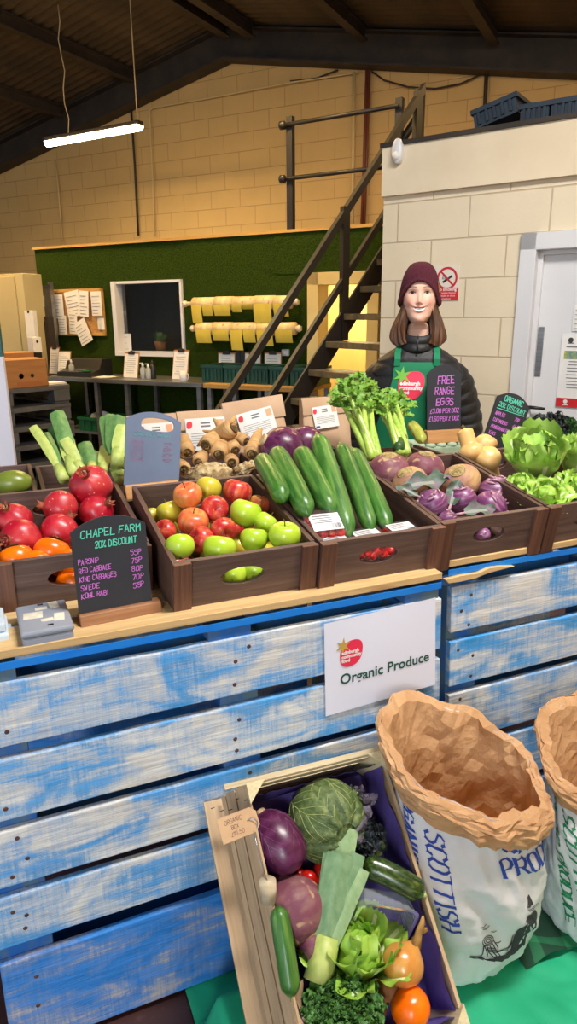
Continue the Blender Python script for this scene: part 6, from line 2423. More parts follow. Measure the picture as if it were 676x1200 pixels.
q = on(Fz, 645, 512, .12)
kale_bunch('dark purple-green kale behind the big cauliflower', q, .09, m_cavolo, 120, 3, 'kale bunches')
q = on(Fz, 668, 512, .06)
kale_bunch('curly green kale at the far right behind the cauliflowers', q, .06, m_kale, 110, 8, 'kale bunches')
q = on(Fz, 618, 508, .2)
kale_bunch('dark kale leaves just right of the organic price board', q, .06, m_cavolo, 60, 5, 'kale bunches')

# ------------------------------------------------------------------ leeks in the back crate
def leek(label, base, tips, group, seed, rb=.017):
    t = thing('leek', label, 'leek', Matrix.Translation(base), group)
    rr = random.Random(seed)
    b0 = Vector(base)
    ax = (sum((Vector(p[0]) for p in tips), Vector()) / len(tips) - b0)
    b = MB().tube([Vector((0, 0, 0)), ax * .15, ax * .32], [rb, rb * .95, rb * .9], 14)
    b.build('shank', m_leek_light, t)
    for i, (tp, wd, m_) in enumerate(tips):
        e = Vector(tp) - b0
        L = e.length
        d = e.normalized()
        view = (O - Vector(tp)).normalized()
        up = (view - d * view.dot(d)).normalized()
        sd = d.cross(up)
        n_, k_ = 14, 6
        bb = MB()
        fold = rr.uniform(.25, .5)

        def fn(u, v, e_=0.0):
            ww = wd * (.35 + .65 * sstep(.0, .5, u)) * (1 - .12 * max(0, (u - .9) / .1))
            x = (v - .5) * ww
            c = d * (L * u) + Vector((0, 0, .05)) * math.sin(PI * u) * L
            return c + sd * x + up * (-fold * abs(v - .5) * ww + .004 * i + e_)
        bb.grid(lambda u, v: fn(.22 + .78 * u, v), n_, k_)
        bb.grid(lambda u, v: fn(.22 + .78 * u, v, -.0025), n_, k_, flip=True)
        for s_ in (0, 1):
            bb.grid(lambda u, v: fn(.22 + .78 * u, s_, -.0025 * v), n_, 1)
        bb.grid(lambda u, v: fn(1.0, u, -.0025 * v), k_, 1)
        bb.build('leaf_blade', m_, t, fixn=False)
    return t


Fe = CRATES['leek']
k6 = 1 / 5.2
lk = lambda x, y, yy: on(Fe, 30 + x * k6, 470 + y * k6, yy)
D_, P_ = m_leek_dark, m_leek_light
leek('leek with a pale bent leaf leaning to the far left', lk(235, 480, .10), [(lk(40, 150, .30), .03, P_), (lk(120, 195, .32), .028, D_), (lk(200, 380, .2), .03, D_)], 'leeks in the back crate', 1)
leek('tallest leek with a folded dark leaf in the left group', lk(300, 450, .12), [(lk(185, 55, .34), .05, D_), (lk(165, 150, .36), .045, D_), (lk(240, 220, .26), .05, P_)], 'leeks in the back crate', 2, .02)
leek('leek whose cut leaf shows pale yellow inside', lk(345, 430, .12), [(lk(232, 225, .22), .035, P_), (lk(255, 300, .2), .045, D_)], 'leeks in the back crate', 3)
leek('short upright leek just above the topmost pomegranate', lk(410, 440, .14), [(lk(352, 245, .28), .046, D_), (lk(415, 305, .26), .04, D_)], 'leeks in the back crate', 4)
leek('short pale leek between the two taller groups', lk(470, 440, .12), [(lk(495, 265, .26), .04, P_), (lk(455, 320, .24), .04, D_)], 'leeks in the back crate', 5)
leek('broad bright green leek leaning right against the slate blue board', lk(560, 400, .10), [(lk(505, 75, .30), .07, D_), (lk(560, 85, .26), .075, D_), (lk(610, 150, .2), .06, P_)], 'leeks in the back crate', 6, .022)
leek('yellowish leek at the foot of the slate blue board', lk(575, 500, .05), [(lk(540, 390, .12), .035, P_), (lk(590, 420, .1), .035, P_)], 'leeks in the back crate', 7)
# ================================================================== the seller
m_skin = None
n = NT('skin')
at = n.n('ShaderNodeVertexColor'); at.layer_name = 'tone'
n.l(at.outputs['Color'], n.bsdf.inputs['Base Color'])
n.set(rough=0.5, sss=0.12, spec=0.3)
m_skin = n.mat
m_eyew = mat('eye_white', S(226, 220, 214), rough=0.2)
m_iris = mat('iris', S(66, 60, 56), rough=0.15)
m_teeth = mat('teeth', S(238, 230, 220), rough=0.25)
m_hair = mat('hair_brown', S(92, 58, 36), S(62, 38, 24), sc=(160, 160, 8), c3=S(126, 84, 54), sc3=(90, 90, 6), rough=0.45)
m_knit = mat('burgundy_knit', S(84, 22, 40), S(66, 16, 32), sc=120, rough=0.95, bump=(180, .5))
m_puffer = mat('black_puffer', S(21, 21, 24), S(15, 15, 18), sc=14, rough=0.55, bump=(45, .35))
m_apron = mat('green_apron', S(10, 128, 84), S(8, 116, 76), sc=4, rough=0.8, bump=(300, .08))
m_jeans = mat('dark_trousers', S(40, 44, 60), rough=0.9)
m_shoe = mat('dark_shoes', S(36, 32, 30), rough=0.6)

HD = O + ray(490.5, 378) * 3.0               # chin
face_dir = (O - HD); face_dir.z = 0
PF = frame((HD.x, HD.y, FLOOR), Vector((-face_dir.y, face_dir.x, 0)) * -1)   # x to her left as seen (picture right), y away
if (PF.to_3x3() @ Vector((1, 0, 0))).x < 0:
    PF = frame((HD.x, HD.y, FLOOR), Vector((-face_dir.y, face_dir.x, 0)))
CHZ = HD.z - FLOOR
per_ = thing('person', 'smiling person in a burgundy beanie, black puffer jacket and green apron behind the stall', 'person', PF)

# ---- head and neck as one sculpted skin
SKIN = Vector((lin(.90), lin(.72), lin(.64)))
ROSY = Vector((lin(.88), lin(.56), lin(.50)))
LIP = Vector((lin(.66), lin(.28), lin(.29)))
BROW = Vector((lin(.32), lin(.21), lin(.15)))
HHd = .232


def gs(x, s):
    return math.exp(-(x / s) ** 2)


def interp(tab, x):
    for (x0, y0), (x1, y1) in zip(tab, tab[1:]):
        if x <= x1:
            f = (x - x0) / (x1 - x0)
            f = f * f * (3 - 2 * f) * .5 + f * .5
            return y0 + (y1 - y0) * max(0, f)
    return tab[-1][1]


WT = [(-.13, .058), (-.06, .049), (-.03, .048), (-.014, .047), (0, .034), (.010, .042), (.030, .0555), (.056, .0665), (.085, .0715), (.12, .0755), (.155, .0765), (.185, .064), (.206, .040), (.22, .004)]
FT = [(-.13, .034), (-.06, .034), (-.03, .038), (-.014, .052), (-.002, .078), (.008, .090), (.02, .094), (.05, .092), (.085, .092), (.12, .090), (.15, .090), (.175, .080), (.20, .050), (.22, .004)]
BT_ = [(-.13, .055), (-.06, .060), (-.02, .062), (.02, .074), (.06, .088), (.12, .100), (.155, .096), (.19, .070), (.22, .004)]


def head_pt(a, z):
    w_, f_, k_ = interp(WT, z), interp(FT, z), interp(BT_, z)
    sx, cy = math.sin(a), math.cos(a)
    x = w_ * (abs(sx) ** .92) * (1 if sx > 0 else -1)
    y = -(f_ if cy > 0 else k_) * (abs(cy) ** (.80 if cy > 0 else 1.0)) * (1 if cy > 0 else -1)
    if cy > 0 and z > -.01:
        fr = cy ** .5
        ax_ = abs(x)
        # nose
        y -= .017 * gs(x, .0085) * gs(z - .085, .011) * fr + .011 * gs(x, .0075) * gs(z - .103, .020) * fr + .006 * gs(ax_ - .010, .005) * gs(z - .081, .006)
        # sockets, brow, cheeks, chin, lips
        y += .0085 * gs(ax_ - .031, .017) * gs(z - .120, .012)
        y -= .0045 * gs(ax_ - .030, .022) * gs(z - .141, .010)
        y -= .0085 * gs(ax_ - .040, .017) * gs(z - .082, .017)
        y -= .005 * gs(x, .018) * gs(z - .012, .012)
        zl = z - (.054 + .010 * (ax_ / .031) ** 2)
        y -= .0055 * gs(ax_, .024) * (gs(zl - .0085, .005) + gs(zl + .0085, .005))
        y += .004 * gs(ax_, .024) * gs(zl, .0045)
    return Vector((x, y, z))


def head_col(p, a):
    x, z = p.x, p.z
    c = SKIN.copy()
    if math.cos(a) > .05:
        ax_ = abs(x)
        c = c.lerp(ROSY, .62 * gs(ax_ - .042, .017) * gs(z - .084, .018))
        c = c.lerp(ROSY, .45 * gs(x, .010) * gs(z - .083, .012))
        c = c.lerp(ROSY, .25 * gs(x, .02) * gs(z - .012, .012))
        br = z - (.1425 + .004 * (1 - ((ax_ - .031) / .019) ** 2))
        if .012 < ax_ < .050:
            c = c.lerp(BROW, .9 * gs(br, .0034))
        zl = z - (.054 + .010 * (ax_ / .031) ** 2)
        if ax_ < .034:
            e = 1 - (ax_ / .034) ** 2
            if -.0115 * e - .001 < zl < .0095 * e + .001:
                c = LIP.copy()
            if -.0066 * e < zl < .0044 * e and ax_ < .030:
                c = Vector((.86, .80, .72))
        # eyes
        for s in (-1, 1):
            ex, ez = x - s * .032, z - .1205
            hw = .0145
            if abs(ex) < hw:
                top = .0058 * (1 - (ex / hw) ** 2)
                bot = -.0036 * (1 - (ex / hw) ** 2)
                if bot < ez < top:
                    c = Vector((.60, .56, .52))
                    if ex * ex + (ez - .0008) ** 2 < .0062 ** 2:
                        c = Vector((.06, .055, .05))
                elif top <= ez < top + .0032:
                    c = Vector((.055, .035, .03))
                elif bot - .0012 < ez <= bot:
                    c = Vector((.30, .17, .14))
    return c


NA, NZ = 150, 130
hv, hc = [], []
b = MB()
for j in range(NZ + 1):
    z = -.13 + (.22 + .13) * j / NZ
    for i in range(NA):
        a = -PI + 2 * PI * i / NA
        p = head_pt(a, z)
        hv.append(p + Vector((0, .0, CHZ)) - Vector((0, -.045, 0)))
        hc.append(head_col(p, a))
hf = []
for j in range(NZ):
    for i in range(NA):
        hf.append((j * NA + i, j * NA + (i + 1) % NA, (j + 1) * NA + (i + 1) % NA, (j + 1) * NA + i))
for q_ in hv:
    q_.y -= .0
b.add(hv, hf, 0, True)
# ears
for s in (-1, 1):
    k0 = len(b.v)
    b.grid(lambda u, v: Vector((s * (.074 + .010 * math.sin(PI * v)), .045 + .012 + .016 * math.cos(2 * PI * u) * math.sin(PI * v) , CHZ + .098 + .030 * math.sin(2 * PI * u) * math.sin(PI * v))), 16, 8, cu=True)
    hc += [SKIN.lerp(ROSY, .3)] * (len(b.v) - k0)

# ---- torso, arms, hands and legs: skeleton grown with a skin modifier, then joined to the head
def skin_fig():
    V, E_, Rd = [], [], []

    def add(p, r, par=None):
        V.append(p); Rd.append(r)
        if par is not None:
            E_.append((par, len(V) - 1))
        return len(V) - 1
    z0 = CHZ
    pel = add((0, .06, z0 - .66), (.125, .095))
    wst = add((0, .06, z0 - .50), (.115, .085), pel)
    ch = add((0, .06, z0 - .32), (.135, .095), wst)
    up = add((0, .06, z0 - .20), (.095, .065), ch)
    nk = add((0, .055, z0 - .10), (.052, .052), up)
    fing = []
    for s in (-1, 1):
        sh = add((s * .145, .06, z0 - .215), (.040, .040), up)
        el = add((s * .215, .085, z0 - .47), (.040, .040), sh)
        wr = add((s * .190, -.01, z0 - .70), (.026, .024), el)
        pm_ = add((s * .185, -.035, z0 - .755), (.036, .020), wr)
        hp = add((s * .09, .06, z0 - .74), (.088, .088), pel)
        kn = add((s * .095, .055, z0 - 1.13), (.058, .058), hp)
        an = add((s * .095, .075, FLOOR * 0 + .09), (.038, .038), kn)
        add((s * .10, -.08, .035), (.038, .028), an)
        fing.append((s, Vector(V[pm_])))
    me = bpy.data.meshes.new('fig')
    me.from_pydata(V, E_, [])
    ob = bpy.data.objects.new('fig', me)
    COL.objects.link(ob)
    md = ob.modifiers.new('skin', 'SKIN')
    for i, sv_ in enumerate(me.skin_vertices[0].data):
        sv_.radius = Rd[i]
        sv_.use_root = (i == 0)
    sd_ = ob.modifiers.new('sub', 'SUBSURF'); sd_.levels = 2; sd_.render_levels = 2
    dg = bpy.context.evaluated_depsgraph_get()
    m2 = bpy.data.meshes.new_from_object(ob.evaluated_get(dg))
    vs = [q_.co.copy() for q_ in m2.vertices]
    fs = [tuple(p.vertices) for p in m2.polygons]
    bpy.data.objects.remove(ob)
    return vs, fs, fing


vs, fs, fing = skin_fig()
b.add(vs, fs, 0, True)
hc += [SKIN] * len(vs)
for s, pm_ in fing:
    for k, (dx, L_, r_) in enumerate(((-.024, .066, .0085), (-.008, .076, .009), (.008, .072, .0088), (.023, .058, .0075))):
        st_ = pm_ + Vector((dx, -.012, -.025))
        k0 = len(b.v)
        P = [st_ + Vector((0, .012, .03)), st_, st_ + Vector((0, -.006, -L_ * .42)), st_ + Vector((0, .004, -L_ * .75)), st_ + Vector((0, .018, -L_))]
        b.tube(P, [r_, r_ * 1.05, r_ * .95, r_ * .88, r_ * .6], 10)
        hc += [SKIN.lerp(ROSY, .2)] * (len(b.v) - k0)
    k0 = len(b.v)
    P = [pm_ + Vector((-s * .015, 0, .01)), pm_ + Vector((-s * .04, -.012, -.012)), pm_ + Vector((-s * .05, -.022, -.042)), pm_ + Vector((-s * .046, -.028, -.062))]
    b.tube(P, [.013, .011, .0095, .006], 10)
    hc += [SKIN.lerp(ROSY, .2)] * (len(b.v) - k0)
me = b.mesh('person_body', m_skin)
ca = me.color_attributes.new('tone', 'FLOAT_COLOR', 'POINT')
for i, c in enumerate(hc):
    ca.data[i].color = (c.x, c.y, c.z, 1)
link('body', me, per_)

HY = .045     # head axis offset in y


# ---- hair: shoulder-length, parted by the face, tucked under the beanie
def hair_pt(u, v, e=0.0):
    a = R(40) + (2 * PI - R(80)) * u                # from the right of the face, round the back, to the left
    z = .128 - .215 * v
    flare = .003 + .051 * sstep(.12, .9, v) - .012 * sstep(.93, 1.0, v)
    w_ = interp(WT, max(z, .06)) + flare
    k_ = interp(BT_, max(z, .08)) + .006 + .02 * sstep(.3, .9, v)
    f_ = interp(FT, .1) * .80 + .016 * sstep(.3, .95, v)
    sx, cy = math.sin(a), math.cos(a)
    x = w_ * sx
    y = -(f_ if cy > 0 else k_) * cy
    # locks fall inward under the jaw at the front edge
    edge = max(gs(u, .07), gs(u - 1, .07))
    x *= 1 - .20 * edge * sstep(.55, 1, v)
    lock = .004 * math.sin(46 * u * PI + 2 * math.sin(3 * v)) + .0025 * math.sin(120 * u + 4 * v)
    d = Vector((x, y, 0)).normalized()
    zz = z - .012 * math.sin(22 * u) * sstep(.8, 1, v)
    return Vector((x, y + HY, CHZ + zz)) + d * (lock + e)


b = MB()
b.grid(hair_pt, 160, 40)
b.grid(lambda u, v: hair_pt(u, v, -.018 - .012 * math.sin(PI * v)), 160, 40, flip=True)
b.grid(lambda u, v: hair_pt(u, 1.0, -.016 * v), 160, 2)
for uu in (0, 1):
    b.grid(lambda u, v: hair_pt(uu, v, -.016 * u), 2, 40)
b.build('hair', m_hair, per_, fixn=False)

# ---- beanie
def bean(u, v, e=0.0):
    a = 2 * PI * u
    cy = math.cos(a)
    z0 = .150 if cy > 0 else .150 - .045 * (-cy) ** .7
    z0 = .168 - .094 * min(1.0, (1 - cy) / .62) ** .92 - .015 * sstep(.2, -.8, cy)
    z = z0 + (.252 - z0) * math.sin(v * PI / 2) ** 1.05
    prof = math.cos(v * PI / 2) ** .70
    w_ = (.0895) * prof
    f_ = (.100 if cy > 0 else .112) * prof
    rib = .0016 * math.cos(64 * a) * (1 - v * .6)
    x = w_ * math.sin(a)
    y = -f_ * cy
    d = Vector((x, y, .0001)).normalized()
    roll_ = .005 * gs(v - .06, .06)
    return Vector((x, y + HY + .004, CHZ + z)) + d * (rib + roll_ + e)


b = MB()
b.grid(bean, 256, 40, cu=True)
b.grid(lambda u, v: bean(u, v, -.006), 96, 24, cu=True, flip=True)
b.grid(lambda u, v: bean(u, 0, -.006 * v), 256, 1, cu=True)
bo = b.build('beanie', m_knit, per_, fixn=False)
b = MB()
aa = R(62)
b.grid(lambda u, v: bean((aa + .13 * (u - .5)) / (2 * PI), .14 + .20 * v, .006), 4, 4)
b.build('hat_label', mat('hat_label', S(150, 96, 60), rough=.8), bo, fixn=False)

# ---- puffer jacket: collar, body, sleeves with quilted bulges
def quilt(z, pitch=.058):
    return .0075 * abs(math.sin(PI * z / pitch)) ** .6


def torso(u, v):
    a = 2 * PI * u
    z = -.70 + .605 * v                   # below the chin
    # shoulder line: half widths
    wt = interp([(-.70, .185), (-.55, .176), (-.40, .190), (-.28, .200), (-.215, .196), (-.165, .172), (-.130, .125), (-.095, .074)], z)
    dt_ = interp([(-.70, .135), (-.55, .125), (-.40, .135), (-.28, .130), (-.20, .112), (-.155, .092), (-.125, .078), (-.095, .066)], z)
    c_, s_ = math.cos(a), math.sin(a)
    e = (abs(c_) ** 2.6 + abs(s_) ** 2.6) ** (-1 / 2.6)
    p = Vector((wt * c_ * e, .06 + dt_ * s_ * e * -1, z))
    d = Vector((c_, -s_, 0))
    wr = .003 * nz((c_ * 5, s_ * 5, z * 30), 1.0, 2)
    return p + d * (quilt(z) + wr) + Vector((0, 0, CHZ))


b = MB()
b.grid(torso, 64, 110, cu=True)


def sleeve(s, u, v):
    sh = Vector((s * .128, .06, -.205))
    el = Vector((s * .232, .085, -.475))
    wr = Vector((s * .195, -.015, -.70))
    L = v
    p = (sh * (1 - L) ** 2 + (el * 2 - (sh + wr) / 2) * 2 * L * (1 - L) + wr * L * L)
    p2 = (sh * (1 - L - .01) ** 2 + (el * 2 - (sh + wr) / 2) * 2 * (L + .01) * (1 - L - .01) + wr * (L + .01) ** 2)
    d = (p2 - p).normalized()
    sx = d.cross(Vector((0, 1, 0))).normalized()
    sy = d.cross(sx)
    r = interp([(0, .062), (.10, .082), (.3, .076), (.55, .068), (.85, .055), (1, .044)], L)
    r += .008 * abs(math.sin(PI * L * .62 / .056)) ** .6
    a = 2 * PI * u
    r += .003 * noise.noise(Vector((math.cos(a) * 3, math.sin(a) * 3, L * 24 + s)))
    return p + sx * (r * math.cos(a)) + sy * (r * math.sin(a)) + Vector((0, 0, CHZ))


for s in (-1, 1):
    b.grid(lambda u, v: sleeve(s, u, v), 32, 90, cu=True)
    b.add([sleeve(s, i / 32, 0) for i in range(32)], [tuple(range(32))])


def collar(u, v, e=0.0):
    a = 2 * PI * u
    z = -.125 + .098 * v - .030 * v * gs(math.cos(a) - 1, .5)
    r = .078 - .004 * v + .007 * abs(math.sin(PI * v * 2)) ** .6
    gap = 1.0
    return Vector((r * 1.02 * math.sin(a) + 0, .058 - r * 1.0 * math.cos(a) - .012 * (1 - v) * math.cos(a), z + CHZ)) + Vector((math.sin(a), -math.cos(a), 0)) * e


b.grid(collar, 48, 14, cu=True)
b.grid(lambda u, v: collar(u, v, -.014), 48, 14, cu=True, flip=True)
b.grid(lambda u, v: collar(u, 1, -.014 * v), 48, 1, cu=True)
jk = b.build('jacket', m_puffer, per_, fixn=False)
b = MB()
b.box((0, .06 - .14, CHZ - .50), (.012, .012, .36))
b.tube([(0, -.028, CHZ - .055), (0, -.034, CHZ - .09), (.0, -.042, CHZ - .125)], .004, 6)
b.build('zip', m_black, jk)

# ---- apron with bib, straps and the strawberry badge
def apron(u, v, e=0.0):
    z = -.135 - .030 - .72 * v
    hw = interp([(-1.0, .190), (-.60, .185), (-.45, .170), (-.33, .125), (-.225, .100), (-.16, .096)], z)
    x = (u - .5) * 2 * hw
    dt_ = interp([(-.90, .150), (-.70, .142), (-.55, .134), (-.40, .145), (-.28, .142), (-.20, .124), (-.14, .10)], z)
    ee = (1 - min(.98, abs(x) / .205) ** 2.6) ** (1 / 2.6)
    fold = .004 * math.sin(14 * u + 2 * v) * sstep(.35, .9, v)
    return Vector((x, .06 - dt_ * ee - .012 + fold - e, z + CHZ))


b = MB()
b.grid(apron, 40, 60)
b.grid(lambda u, v: apron(u, v, -.003), 40, 60, flip=True)
ap = b.build('apron', m_apron, per_, fixn=False)
for s in (-1, 1):
    b = MB()
    P = [apron(.5 + s * .44, .02), Vector((s * .083, .06 - .125, CHZ - .15)), Vector((s * .084, .06 - .098, CHZ - .125)), Vector((s * .080, .03, CHZ - .098)), Vector((s * .07, .09, CHZ - .075)), Vector((s * .045, .150, CHZ - .07))]
    vs = []
    for i, p in enumerate(P):
        vs += [p + Vector((-.013, -.006, 0)), p + Vector((.013, -.006, 0)), p + Vector((.013, -.003, 0)), p + Vector((-.013, -.003, 0))]
    fs = []
    for i in range(len(P) - 1):
        k = i * 4
        for j in range(4):
            fs.append((k + j, k + (j + 1) % 4, k + 4 + (j + 1) % 4, k + 4 + j))
    b.add(vs, fs, 0, False)
    b.build('strap', m_apron, ap, fixn=False)


def apf(x, z, d=0.0):
    v = (-.165 - (-.262 + z)) / .72
    zz = -.165 - .72 * v
    hw = interp([(-1.0, .190), (-.60, .185), (-.45, .170), (-.33, .125), (-.225, .100), (-.16, .096)], zz)
    u = .5 + (.003 + x) / (2 * hw)
    return apron(u, v, d + .0018)


logo(ap, .116, lambda x, z, d: apf(x - .022, z, d), m_leafg, m_paper, (0, .0012, .0030))

# ---- trousers and shoes (below the counter)
b = MB()
for s in (-1, 1):
    b.tube([(s * .085, .06, CHZ - .64), (s * .095, .058, CHZ - .86), (s * .097, .055, CHZ - 1.13), (s * .097, .07, .11)], [.105, .100, .078, .066], 20)
b.grid(lambda u, v: Vector((.175 * math.cos(2 * PI * u), .06 + .125 * math.sin(2 * PI * u), CHZ - .60 - .16 * v)), 32, 6, cu=True)
b.build('trousers', m_jeans, per_)
for s in (-1, 1):
    b = MB()
    b.grid(lambda u, v: Vector((s * .10 + .048 * math.cos(2 * PI * u) * math.sin(PI * v), -.02 - .145 * math.cos(PI * v) * 1.0, .05 + .05 * math.sin(2 * PI * u) * math.sin(PI * v) * (1 - .3 * (math.cos(PI * v) > 0)))), 24, 16, cu=True)
    b.build('shoe', m_shoe, per_)
# ================================================================== leaning veg box in front of the stall
PHI = R(44.5)
YB = R(-2.5)
e1 = Vector((math.cos(TH + YB), math.sin(TH + YB), 0))
eb = Vector((-math.sin(TH + YB), math.cos(TH + YB), 0))
dU = eb * math.cos(PHI) + EZ * math.sin(PHI)           # up along the box towards its back
nB = -eb * math.sin(PHI) + EZ * math.cos(PHI)
BLr = W(0.402, -0.135, -0.350)
BW, BL_, BD_ = 0.430, 0.575, 0.150
XI = 0.078
Fb = frame(BLr - dU * BL_, e1, nB)
m_box = wood('veg_box_wood', S(206, 176, 140), S(180, 148, 112), 1, 16, 40, 0.7)
m_boxe = wood('veg_box_rim', S(222, 206, 170), S(200, 178, 138), 0, 16, 40, 0.7)
m_boxpost = wood('veg_box_post', S(226, 212, 172), S(206, 186, 140), 2, 10, 40, 0.7)
m_purple = mat('purple_paper', S(110, 92, 172), S(92, 74, 152), sc=9, rough=0.7, bump=(30, 0.3))
vb = thing('veg_box', 'slatted wooden veg box lined with purple paper, leaning on the left pallet', 'box', Fb)
b = MB(); b.box((BW / 2, BL_ / 2, -BD_ + 0.004), (BW, BL_, 0.008)); b.build('base', m_box, vb)
# left wall: sloping slats, their outer faces in view
for k, (f0, f1) in enumerate(((0.0, .42), (.47, .80), (.84, 1.0))):
    b = MB()
    def sl(f):
        return XI - (XI - 0.040) * f, -0.118 * f
    (xa, za), (xc, zc_) = sl(f0), sl(f1)
    b.add([(xa, 0, za), (xa, BL_, za), (xc, BL_, zc_), (xc, 0, zc_), (xa + .006, 0, za - .004), (xa + .006, BL_, za - .004), (xc + .006, BL_, zc_ - .004), (xc + .006, 0, zc_ - .004)],
          [(0, 1, 2, 3), (7, 6, 5, 4), (0, 4, 5, 1), (3, 2, 6, 7), (0, 3, 7, 4), (1, 5, 6, 2)])
    b.build('side_slat', m_box, vb)
# right wall
for z in (-0.03, -0.085, -0.13):
    b = MB(); b.box((BW - 0.004, BL_ / 2, z), (0.008, BL_, 0.05 if z > -.12 else .03)); b.build('side_slat', m_box, vb)
for y, nm in ((0.004, 'front_slat'), (BL_ - 0.004, 'back_slat')):
    for z in (-0.022, -0.085, -.13):
        b = MB(); b.box((XI * .5 + BW / 2, y, z), (BW - XI, 0.008, 0.05 if z > -.12 else .03)); b.build(nm, m_boxe, vb)
b = MB(); b.box((BW / 2 + XI / 2 - .02, BL_ + 0.004, 0.002), (BW - XI + .06, 0.012, 0.012)); b.build('rim_batten', m_boxe, vb)
for x, s in ((XI, 1), (BW, -1)):
    for y, t_ in ((0.0, 1), (BL_, -1)):
        b = MB()
        pts = [(x, y), (x + s * 0.045, y), (x, y + t_ * 0.045)]
        vs = [(px, py, 0.010) for px, py in pts] + [(px, py, -BD_ + 0.01) for px, py in pts]
        b.add(vs, [(0, 1, 2), (3, 5, 4), (0, 3, 4, 1), (1, 4, 5, 2), (2, 5, 3, 0)])
        b.build('corner_post', m_boxpost, vb)
b = MB()
for (y0, y1) in ((0.02, 0.06), (BL_ - .05, BL_ - .015)):
    for i in range(5):
        b.box((XI - .004 - .016 * i, (y0 + y1) / 2 + .01 * math.sin(i * 2), -.006 - .021 * i), (0.009, 0.0015, 0.004), 0, rotm('Y', R(-50)))
b.build('staples', m_steel_dark, vb)
# purple lining with a pinked, wavy upper edge
b = MB()
cor = [(XI + .006, 0.012), (XI + .006, BL_ - .012), (BW - .012, BL_ - .012), (BW - .012, .012)]
per = []
for i in range(4):
    a, c = cor[i], cor[(i + 1) % 4]
    for k in range(30):
        per.append((a[0] + (c[0] - a[0]) * k / 30, a[1] + (c[1] - a[1]) * k / 30, i))
npr = len(per)


def lin_fn(u, v):
    i = int(round(u * npr)) % npr
    x, y, sd = per[i]
    zt = (-.010, -.022, -.010, -.01)[sd] + 0.007 * math.sin(i * .55) + (0.0022 if i % 2 else -0.0022)
    if sd == 1:
        zt += -.018 * math.sin(PI * (i - 30) / 30)
    z = -BD_ + .012 + (zt + BD_ - .012) * v
    w_ = .004 * math.sin(i * .9 + v * 3) * (1 if v > .1 else 0)
    cx_, cy_ = (XI + BW) / 2, BL_ / 2
    return Vector((x + (cx_ - x) * (.02 * v if sd in (0, 2) else 0) + (w_ if sd in (0, 2) else 0), y + ((-1 if sd == 1 else 1) * (abs(w_) + .012 * v) if sd in (1, 3) else 0), z))


b.grid(lin_fn, npr, 8, cu=True)
b.add([lin_fn(i / npr, 0) for i in range(npr)], [tuple(range(npr))])
b.build('paper_lining', m_purple, vb, fixn=False)


def bz_(u, v, z):
    return loc_z(Fb, u, v, z)


def bp(u, v, z):
    return Fb @ loc_z(Fb, u, v, z)


def vec_w(d):
    return (Fb.to_3x3() @ Vector(d)).normalized()


# red cabbage
q = bp(326, 987, -.045)
r = .060
cabbage('glossy dark red cabbage at the back left of the leaning veg box', q, r, m_redcab, m_cabvein, None, None, seed=1.2,
        M0=Matrix.Translation(q) @ align(vec_w((.25, -.9, .3))) @ Matrix.Diagonal((.93, .95, 1.32, 1)))
# savoy cabbage
m_savoy = skin_mat('savoy_leaf', S(84, 104, 50), S(56, 78, 40), 20, 0.3, 0.7, (S(134, 148, 88), (50, 50, 50)), 0.55, coat=0.0, bump=(130, 0.8))
m_savein = mat('savoy_vein', S(156, 168, 104), rough=0.5)
m_savoypurple = mat('savoy_purple', S(112, 100, 118), S(86, 84, 96), sc=30, rough=0.6, bump=(110, 0.6))
q = bp(384, 962, -.062)
sv = thing('savoy_cabbage', 'crinkled green savoy cabbage with purple outer leaves at the back of the veg box', 'cabbage', Matrix.Translation(q) @ align(vec_w((.1, -.5, .85))))
r = .090
b = MB().grid(lambda u, v: Vector((math.cos(2 * PI * u) * math.sin(PI * v), math.sin(2 * PI * u) * math.sin(PI * v), -math.cos(PI * v) * .95)) * r * (1 + .025 * nz((math.cos(2 * PI * u) * math.sin(PI * v) * 9, math.sin(2 * PI * u) * math.sin(PI * v) * 9, math.cos(PI * v) * 9), 1, 2)), 60, 40, cu=True)
b.build('heart', m_savoy, sv)
rr_ = random.Random(4)
for k in range(6):
    a0 = 2 * PI * k / 6 + .4

    def fs(u, v, e=0.0):
        th_ = PI * (.95 - .86 * u)
        wv = 1.0 * math.sin(PI * (.1 + .78 * u))
        ph = a0 + (v - .5) * 1.9 * wv / max(.35, math.sin(th_))
        rad = r * (1.03 + .02 * (k % 3) + .05 * u * u * math.sin(9 * v * 2 + k) + .012 * noise.noise(Vector((u * 26, v * 26, k)))) + e
        if abs(v - .5) < .05:
            rad += .02 * r
        return Vector((math.cos(ph) * math.sin(th_), math.sin(ph) * math.sin(th_), math.cos(th_) * .95)) * rad
    b = MB(); b.grid(fs, 26, 26); b.grid(lambda u, v: fs(u, v, -.003), 26, 26, flip=True)
    lo = b.build('wrapper_leaf', m_savoypurple if k in (5,) else m_savoy, sv, fixn=False)
    b = MB()
    for (u0, v0, u1, v1, w_) in [(0, .5, .95, .5, .016)] + [(uu, .5, uu + .3, .5 + sg * .36, .008) for uu in (.05, .18, .31, .44, .57, .68) for sg in (-1, 1)]:
        P = [fs(u0 + (u1 - u0) * i / 9, v0 + (v1 - v0) * (i / 9) ** 1.2, r * .004) for i in range(10)]
        b.tube(P, [r * w_ * (1.1 - i / 9) + .0003 for i in range(10)], 6)
    b.build('veins', m_savein, lo)
q = bp(416, 945, -.03)
kale_bunch('frilly purple-grey leaf tucked right of the savoy cabbage', q, .042, m_savoypurple, 34, 17, 'loose leaves in the veg box', 'leaf_cluster')
q = bp(424, 985, -.06)
kale_bunch('nearly black frilly leaves along the right wall of the veg box', q, .054, m_cavolo, 80, 23, 'loose leaves in the veg box', 'leaf_cluster')
q = bp(442, 1003, -.05)
